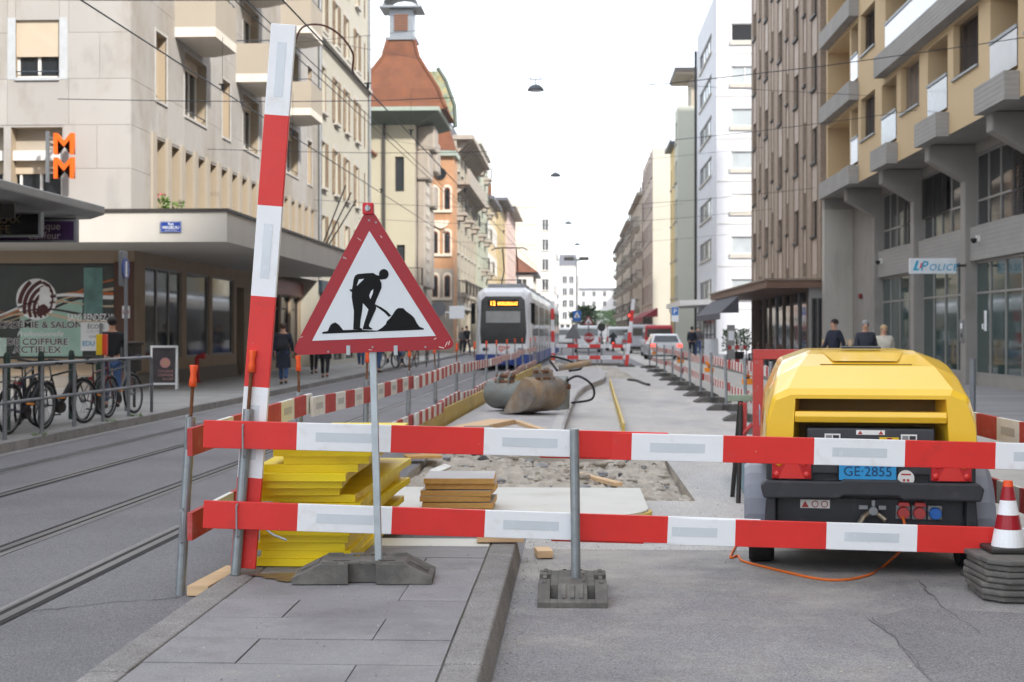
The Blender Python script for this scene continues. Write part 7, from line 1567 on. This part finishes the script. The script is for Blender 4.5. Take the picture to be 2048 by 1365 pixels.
# A-board, standpipe
X0 = X_at(312, 36.9)
t = thing('pavement_board', 'white framed salon A-board with a portrait on the pavement', 'A-board', T(X_at(342, 36.2), 35.6, .12, R(8)))
for s in (-1, 1):
    Rm = T(0, s * .14, 0) @ Matrix.Rotation(R(8 * s), 4, 'X'); pn_ = part('frame', MB().box(-.34, -.29, -.02, .02, 0, 1.12).box(.29, .34, -.02, .02, 0, 1.12).box(-.289, .289, -.02, .02, 1.07, 1.12).box(-.289, .289, -.02, .02, .12, .17), m_wht, t, Rm)
    ps = part('poster', MB().box(-.289, .289, -.008, .008, .17, 1.07), mm('poster_dark', '3b3336', rough=.4, var=.4, scale=6), pn_)
    if s < 0:
        part('portrait_hair', MB().lathe([(.13, -.0105), (.13, -.009)], 20, (.03, 0, .68), 'y'), mm('print_pink', 'c98f8c', rough=.6), ps); part('portrait_face', MB().lathe([(.07, -.0125), (.07, -.011)], 16, (.04, 0, .68), 'y'), m_skin, ps)
        for i, s_ in enumerate(('COULEUR', 'COIFFAGE', '45 CHF')): lettering(s_, .085, MATS['print_pink'], ps, .24, .44 - .1 * i, -.0115, align='RIGHT', ext=.0005)
t = thing('standpipe', 'red standpipe hydrant against the shop wall', 'hydrant', T(X_at(394, 40.5), 40.5, .12)); part('pipe', MB().tube(smooth_path([(0, 0, 0), (0, 0, .6), (.02, 0, .72), (.12, -.02, .76)]), .07, 12), mm('hydrant_red', 'c41e24', rough=.4), t, smooth=True); part('outlet', MB().tube([(.12, -.02, .76), (.24, -.03, .76)], .085, 12), MATS['hydrant_red'], t); part('flange', MB().lathe([(.11, 0), (.11, .05)], 14), MATS['hydrant_red'], t)
for i, (x, y) in enumerate(((-7.5, 19.6), (-7.48, 22.6), (-7.5, 24.0))): single('weed_tuft', tuft(45, .08, .02, None, 30 + i, .015, .06), m_leaf, ['weed tuft at the kerb below the dark blue bicycle', 'weed tuft at the kerb below the dark red bicycle', 'weed tuft at the kerb below the slim grey bicycle'][i], 'weed', T(x, y, .125), 'weeds along the kerb')
# tram stop / shop signs down the left side
def round_sign(label, x, y, z, r, m, pole=True):
    t = thing('round_sign', label, 'sign', T(x, y, 0)); part('sign_plate', MB().lathe([(r, -.02), (r, .02)], 24, (0, 0, z), 'y'), m, t)
    if pole: part('pole', MB().tube([(0, .05, 0), (0, .05, z + r)], .035, 8), m_rl, t)
round_sign('grey back of a round traffic sign near the orange house', X_at(877, 60), 60, 2.55, .32, m_gry)
single('light_box', MB().box(-.45, .45, -.1, .1, 0, .75).box(-1.6, -.45, -.03, .03, .35, .42), m_wht, 'white square light box sign hanging from the left house fronts', 'sign', T(X_at(914, 84), 84, 2.35), bevel=.02)

# ================================================================ SIGNS AT THE FAR END
def tri_sign(label, x, y, z, s, face, back=False):
    t = thing('warning_sign', label, 'sign', T(x, y, 0)); P = [(-s / 2, z), (s / 2, z), (0, z + s * .87)]
    part('sign_plate', MB().prism(P, -.01, .01), m_gry if back else MATS['sign_red'], t)
    if not back: part('sign_face', MB().prism([(a * .68, z + s * .29 + (c - z - s * .29) * .68) for a, c in P], -.014, -.011), m_swh, t); part('pictogram', MB().prism([(-s * .15, z + s * .14), (s * .15, z + s * .14), (0, z + s * .3)], -.017, -.015), m_sbk, t)
    part('pole', MB().tube([(0, .04, 0), (0, .04, z + s * .8)], .03, 8), m_rl, t); return t
tri_sign('red bordered warning triangle above the stop sign', X_at(1177, 66), 66, Z_at(650, .6, 66), .5, None)
tri_sign('grey back of a triangular sign beside the blue crossing sign', X_at(1146, 65.5), 65.5, Z_at(678, 0, 65.5), .78, None, True)
t = thing('stop_sign', 'red octagonal stop sign behind the far barrier', 'sign', T(X_at(1178, 65), 65, Z_at(676, .6, 65))); part('sign_plate', MB().prism([(.24 * math.cos(R(22.5 + 45 * i)), .24 * math.sin(R(22.5 + 45 * i))) for i in range(8)], -.01, .01), MATS['sign_red'], t); lettering('STOP', .17, m_wht, t, 0, -.06, -.013, align='CENTER', bold=.02, ext=.001); part('pole', MB().tube([(0, .04, -1.3), (0, .04, .2)], .025, 8), m_rl, t)
t = thing('crossing_sign', 'blue pedestrian crossing sign on a pole past the barrier', 'sign', T(X_at(1154, 67), 67, 0)); z0, z1 = Z_at(643, 0, 67), Z_at(622, 0, 67); part('sign_plate', MB().box(-.19, .19, -.01, .01, z0, z1), mm('sign_blue', '1f6fc0', rough=.4), t); part('sign_face', MB().prism([(-.15, z0 + .17), (.15, z0 + .17), (0, z1 - .04)], -.014, -.011), m_wht, t); part('pictogram', MB().box(-.03, .03, -.017, -.015, z0 + .19, z0 + .3), m_sbk, t); part('pole', MB().tube([(0, .04, 0), (0, .04, z1)], .03, 8), m_rl, t)
round_sign('dark back of a round sign beside the white van', X_at(1203, 66), 66, Z_at(655, 1.2, 66), .19, m_iron)
t = thing('scooter_rider', 'dark scooter rider with a red tail light ahead of the far van', 'rider', T(3.0, 112, 0)); part('scooter', MB().lathe([(.15, -.06), (.24, -.06), (.24, .06), (.15, .06)], 14, (0, 0, .25), 'x').lathe([(.15, -.06), (.24, -.06), (.24, .06), (.15, .06)], 14, (0, 1.25, .25), 'x').box(-.15, .15, .0, .9, .4, .75), m_iron, t, bevel=.02); skin_obj('body', [((0, .5, .85), .17), ((0, .45, 1.15), .19), ((0, .5, 1.38), .1), ((0, .52, 1.55), .13), ((-.2, .5, 1.3), .08), ((-.32, .75, 1.1), .06), ((.2, .5, 1.3), .08), ((.32, .75, 1.1), .06), ((-.15, .75, .75), .09), ((-.17, .9, .4), .07), ((.15, .75, .75), .09), ((.17, .9, .4), .07)], [(0, 1), (1, 2), (2, 3), (1, 4), (4, 5), (1, 6), (6, 7), (0, 8), (8, 9), (0, 10), (10, 11)], bk, t); part('tail_lamp', MB().box(-.06, .06, -.05, 0, .66, .74), m_lit, t)
t = thing('traffic_signal', 'traffic light showing red on the right pavement far down', 'traffic light', T(X_at(1259, 100), 100, 0)); part('pole', MB().tube([(0, 0, 0), (0, 0, 3.4)], .05, 8), m_iron, t); part('housing', MB().box(-.14, .14, -.12, .12, 2.0, 2.9), m_iron, t); part('lens', MB().lathe([(.1, -.14), (.1, -.12)], 12, (0, 0, 2.72), 'y'), m_lit, t)
t = thing('parking_sign', 'blue and white parking sign near the maroon awning', 'sign', T(X_at(1350, 88), 88, 0)); part('sign_plate', MB().box(-.22, .22, -.02, .02, 2.2, 3.1), m_wht, t); part('sign_face', MB().box(-.2, .2, -.025, -.021, 2.6, 3.08), MATS['sign_blue'], t); lettering('P', .4, m_wht, t, 0, 2.7, -.028, align='CENTER', bold=.02, ext=.001); part('pole', MB().tube([(0, .04, .1), (0, .04, 3.1)], .04, 8), m_rl, t)
t = thing('street_lamp', 'tall double headed street lamp in the middle of the street', 'street lamp', T(X_at(1153, 143), 143, 0)); part('mast', MB().tube([(0, 0, 0), (0, 0, 8.9)], [.12, .07], 10), m_rl, t)
for s in (-1, 1): part('lamp_head', MB().box(s * .75 - .5, s * .75 + .5, -.3, .3, 8.75, 9.1), m_iron, t, bevel=.08)
part('arm', MB().tube([(-.5, 0, 8.85), (.5, 0, 8.85)], .04, 6), m_iron, t)
# right pavement furniture
t = thing('slatted_bench', 'wooden slatted bench back by the police front', 'bench', T(X_at(1700, 47), 47, .12, R(-12)))
for i in range(11): part('slat', shared('bslat', lambda: MB().box(-.05, .05, -.02, .02, .3, 1.2).mesh('slat', m_wood)), None, t, T(-.85 + .17 * i, 0, 0))
part('rail', MB().box(-.95, .95, .021, .05, .95, 1.03), m_iron, t); part('rail', MB().box(-.95, .95, .021, .05, .45, .53), m_iron, t); part('seat', MB().box(-.95, .95, -.5, -.021, .40, .45), m_wood, t)
for x in (-.8, .8): part('leg', MB().box(x - .04, x + .04, -.45, .05, 0, .40), m_iron, t)
t = thing('planter_bush', 'round green bush in a planter on the café terrace', 'plant', T(X_at(1473, 62), 62, .12)); part('pot', MB().lathe([(.25, 0), (.35, .6), (.37, .6)], 14), m_iron, t); part('foliage', tuft(900, .55, .95, None, 5, .06, .16), m_leafd, t, T(0, 0, .6)); part('stem', MB().tube([(0, 0, .5), (0, 0, 1.2)], .04, 6), m_brn, t)
for i in range(5):
    t = thing('terrace_stool', f'{ORD[i]} dark wooden terrace seat under the brown canopy, counted from the police building', 'stool', T(8.0 + .35 * (i % 2), 58.2 + 1.5 * i, .12), 'terrace seats under the brown canopy'); part('seat', MB().box(-.22, .22, -.22, .22, .45, .5), m_brn, t); part('backrest', MB().box(.18, .22, -.22, .22, .5, .95), m_brn, t)
    for a in (-1, 1):
        for c in (-1, 1): part('leg', shared('stleg', lambda: MB().box(-.02, .02, -.02, .02, 0, .45).mesh('leg', m_iron)), None, t, T(a * .19, c * .19, 0))
t = thing('menu_board', 'white A-board with red print outside the awning shop', 'A-board', T(X_at(1423, 72), 72, .12)); part('panel', MB().prism([(0, 0), (.25, .0), (.2, 1.1), (.15, 1.1)], -.35, .35, 'x'), m_wht, t); part('print', MB().box(-.28, .28, .0, .05, .3, .9), mm('print_mixed', 'c9a59c', var=.4, scale=12), t, T(0, .0, 0, 0, R(-8)))
t = thing('folding_barrier', 'small red and white folding barrier on the café pavement', 'barrier', T(X_at(1470, 58), 57.3, .12, R(20)))
for z in (.75, .2): part('board', MB().box(-.4, .4, -.02, .02, z, z + .16), m_rf, t); part('stripe', MB().box(-.25, -.1, -.023, -.0205, z, z + .16), m_wf, t); part('stripe', MB().box(.1, .25, -.023, -.0205, z, z + .16), m_wf, t)
for x in (-.42, .42): part('leg', MB().box(x - .02, x + .02, -.25, .25, 0, .04).box(x - .02, x + .02, -.019, .019, .041, 1.0), m_rl, t)
t = thing('ticket_pillar', 'slim grey pillar with notices on the right pavement', 'pillar', T(X_at(1464, 60), 60.4, .12)); part('column', MB().box(-.16, .16, -.1, .1, 0, 1.75), m_gframe, t, bevel=.02); part('notice', MB().box(-.12, .12, -.106, -.1, 1.1, 1.5), m_wht, t)
single('stub_post', MB().tube([(0, 0, 0), (0, 0, 1.0)], .05, 10), m_rl, 'short round steel bollard on the police pavement', 'bollard', T(6.7, 24.3, .12))
# trees far down the street
def tree(label, x, y, h, cr, seed, m):
    t = thing('street_tree', label, 'tree', T(x, y, 0)); q_ = random.Random(seed); part('trunk', MB().tube([(0, 0, 0), (.05, 0, h * .4), (0, .05, h * .7)], [.16, .12, .06], 8), m_brn, t)
    for i in range(6): a = i * 1.05; part('limb', MB().tube([(0, 0, h * .4), (cr * .4 * math.cos(a), cr * .4 * math.sin(a), h * .62), (cr * .75 * math.cos(a), cr * .75 * math.sin(a), h * .75)], [.07, .05, .02], 6), m_brn, t)
    g = MB()
    for k in range(26):
        a, r_ = q_.uniform(0, 6.28), cr * math.sqrt(q_.random()); c = Vector((r_ * math.cos(a), r_ * math.sin(a), h * q_.uniform(.45, 1))); u = tuft(70, .5, .7, None, q_.random(), .22, .35); g.add([Vector(v) + c for v in u.v], u.f)
    part('crown', g, m, t)
tree('small green street tree beside the double lamp', X_at(1166, 190), 190, 4.4, 1.4, 1, m_leafd)
tree('dark green tree crown behind the houses at the street end', 16, 400, 22, 4.0, 3, m_leaf)
for i, (px, y) in enumerate(((1190, 330), (1215, 340), (1228, 300))): tree(['bare-looking young tree before the white end house', 'leafy young tree beside the white end house', 'small tree near the balconied row end'][i], X_at(px, y), y, 6, 1.8, 10 + i, m_leafd)

# ================================================================ OVERHEAD LINES AND LAMPS
m_wire = mm('overhead_wire', '30343a', rough=.5); 
def wire(pts, r, label, name='overhead_wire', m=None, group=None): return single(name, MB().tube(pts, r, 5, caps=False), m or m_wire, label, 'wire', group=group)
wire([(rx(-6.12, y), y, 5.6) for y in range(6, 220, 8)], .011, 'contact wire above the tram track nearest the shops')
wire([(rx(-3.68, y), y, 5.6) for y in range(6, 220, 8)], .011, 'contact wire above the tram track nearest the works')
for i, (x, z) in enumerate(((-4.55, 6.0), (-4.72, 6.02))): wire([(rx(x, y), y, z) for y in range(6, 200, 8)], .008, ['feeder wire between the two contact wires, on the works side', 'feeder wire between the two contact wires, on the shop side'][i], group='feeder wires between the contact wires')
def hang_lamp(x, y, z, lab):
    t = thing('hanging_lamp', lab, 'street lamp', T(x, y, z)); part('shade', MB().lathe([(.28, 0), (.27, .04), (.22, .12), (.12, .19), (.04, .21)], 18), mm('lamp_shade_grey', '5b6066', rough=.5), t, smooth=True); part('hanger', MB().tube([(0, 0, .2), (0, 0, .38)], .02, 6).tube([(-.22, 0, .38), (.22, 0, .38)], .02, 6), m_iron, t); part('diffuser', MB().lathe([(.24, -.01), (.24, .0)], 16), m_frame, t)
LP = [(-1.3, 47.0), (-1.0, 73.0), (-.5, 105.0), (.2, 131.0), (.3, 160.0)]
LB = ['grey dome street lamp hung on the first span wire above the tram', 'grey dome street lamp hung above the far barrier, second along', 'grey dome street lamp hung beyond the balconied green house', 'small dome lamp on the span near the double street lamp', 'farthest dome lamp over the street']
for (x, y), lb in zip(LP, LB):
    hang_lamp(x, y, 9.55, lb)
    wire([(-10.2 if y < 95 else -8.2, y, 11.6), (x - .25, y, 9.97), (x, y, 9.93), (x + .25, y, 9.97), (9.7 if y < 90 else 8.0, y, 11.0 if y > 60 else 9.3)], .008, f'span wire carrying the {ORD[LP.index((x, y))]} dome street lamp down the street', 'span_wire', group=None if y < 50 else 'span wires carrying the dome lamps')
for i, (y, z0, z1) in enumerate(((23.5, 7.2, 8.4), (29, 6.4, 7.6), (41, 6.9, 7.9), (52, 12.2, 14.3), (58, 7.0, 7.4), (70, 7.2, 7.6), (88, 7.4, 7.6))):
    P = [(-10.7 if i != 0 else -10.6, y, z0)] + [(x, y, lerp(z0, z1, (x + 10.7) / 20.5) - (.55 if z0 < 10 else .1) * math.sin(math.pi * (x + 10.7) / 20.5)) for x in (-8, -6.1, -4.6, -3.7, -1, 2, 5, 8)] + [(9.75, y, z1)]
    wire(P, .009, f'thin cross span wire, {ORD[i]} down the street between the house fronts', 'span_wire', group='cross span wires over the street')
    if z0 < 10 and i < 5:
        for x in (rx(-6.12, y), rx(-3.68, y)): single('wire_clamp', MB().tube([(x, y, 5.61), (x, y, 5.70)], [.018, .028], 8).tube([(x, y, 5.70), (x, y, 6.5)], .004, 5).box(x - .06, x + .06, y - .015, y + .015, 5.70, 5.72), m_wire, f'dark hanger clamp on the {"shop" if x < -4.9 else "works"} side contact wire under the {ORD[i]} span wire', 'wire clamp', group='hanger clamps on the contact wires')
single('feeder_cable', MB().tube(smooth_path([(rx(-4.6, 22), 22.0, 6.02), (-4.25, 22, 6.32), (-3.95, 22, 6.36), (-3.7, 22.2, 6.25), (-3.52, 22.4, 6.0), (-3.55, 22.6, 5.75), (rx(-3.68, 22.7), 22.7, 5.6)]), .016, 6), mm('cable_brown', '5a2c26', rough=.5), 'reddish jumper cable looping down to the contact wire', 'cable', smooth=True)

# ================================================================ HAZE
hz = MB(); hz.box(-90, 90, -75, 700, -1.3, 34.5)
mh = bpy.data.materials.new('haze_air'); mh.use_nodes = True; nt = mh.node_tree; nt.nodes.clear()
pv_ = nt.nodes.new('ShaderNodeVolumePrincipled'); pv_.inputs['Density'].default_value = .0004; pv_.inputs['Color'].default_value = (.93, .95, .98, 1); pv_.inputs['Anisotropy'].default_value = .2
om = nt.nodes.new('ShaderNodeOutputMaterial'); nt.links.new(pv_.outputs['Volume'], om.inputs['Volume'])
tag(mk('haze', hz.mesh('haze', mh)), 'thin pale haze filling the street', 'haze', kind='stuff')
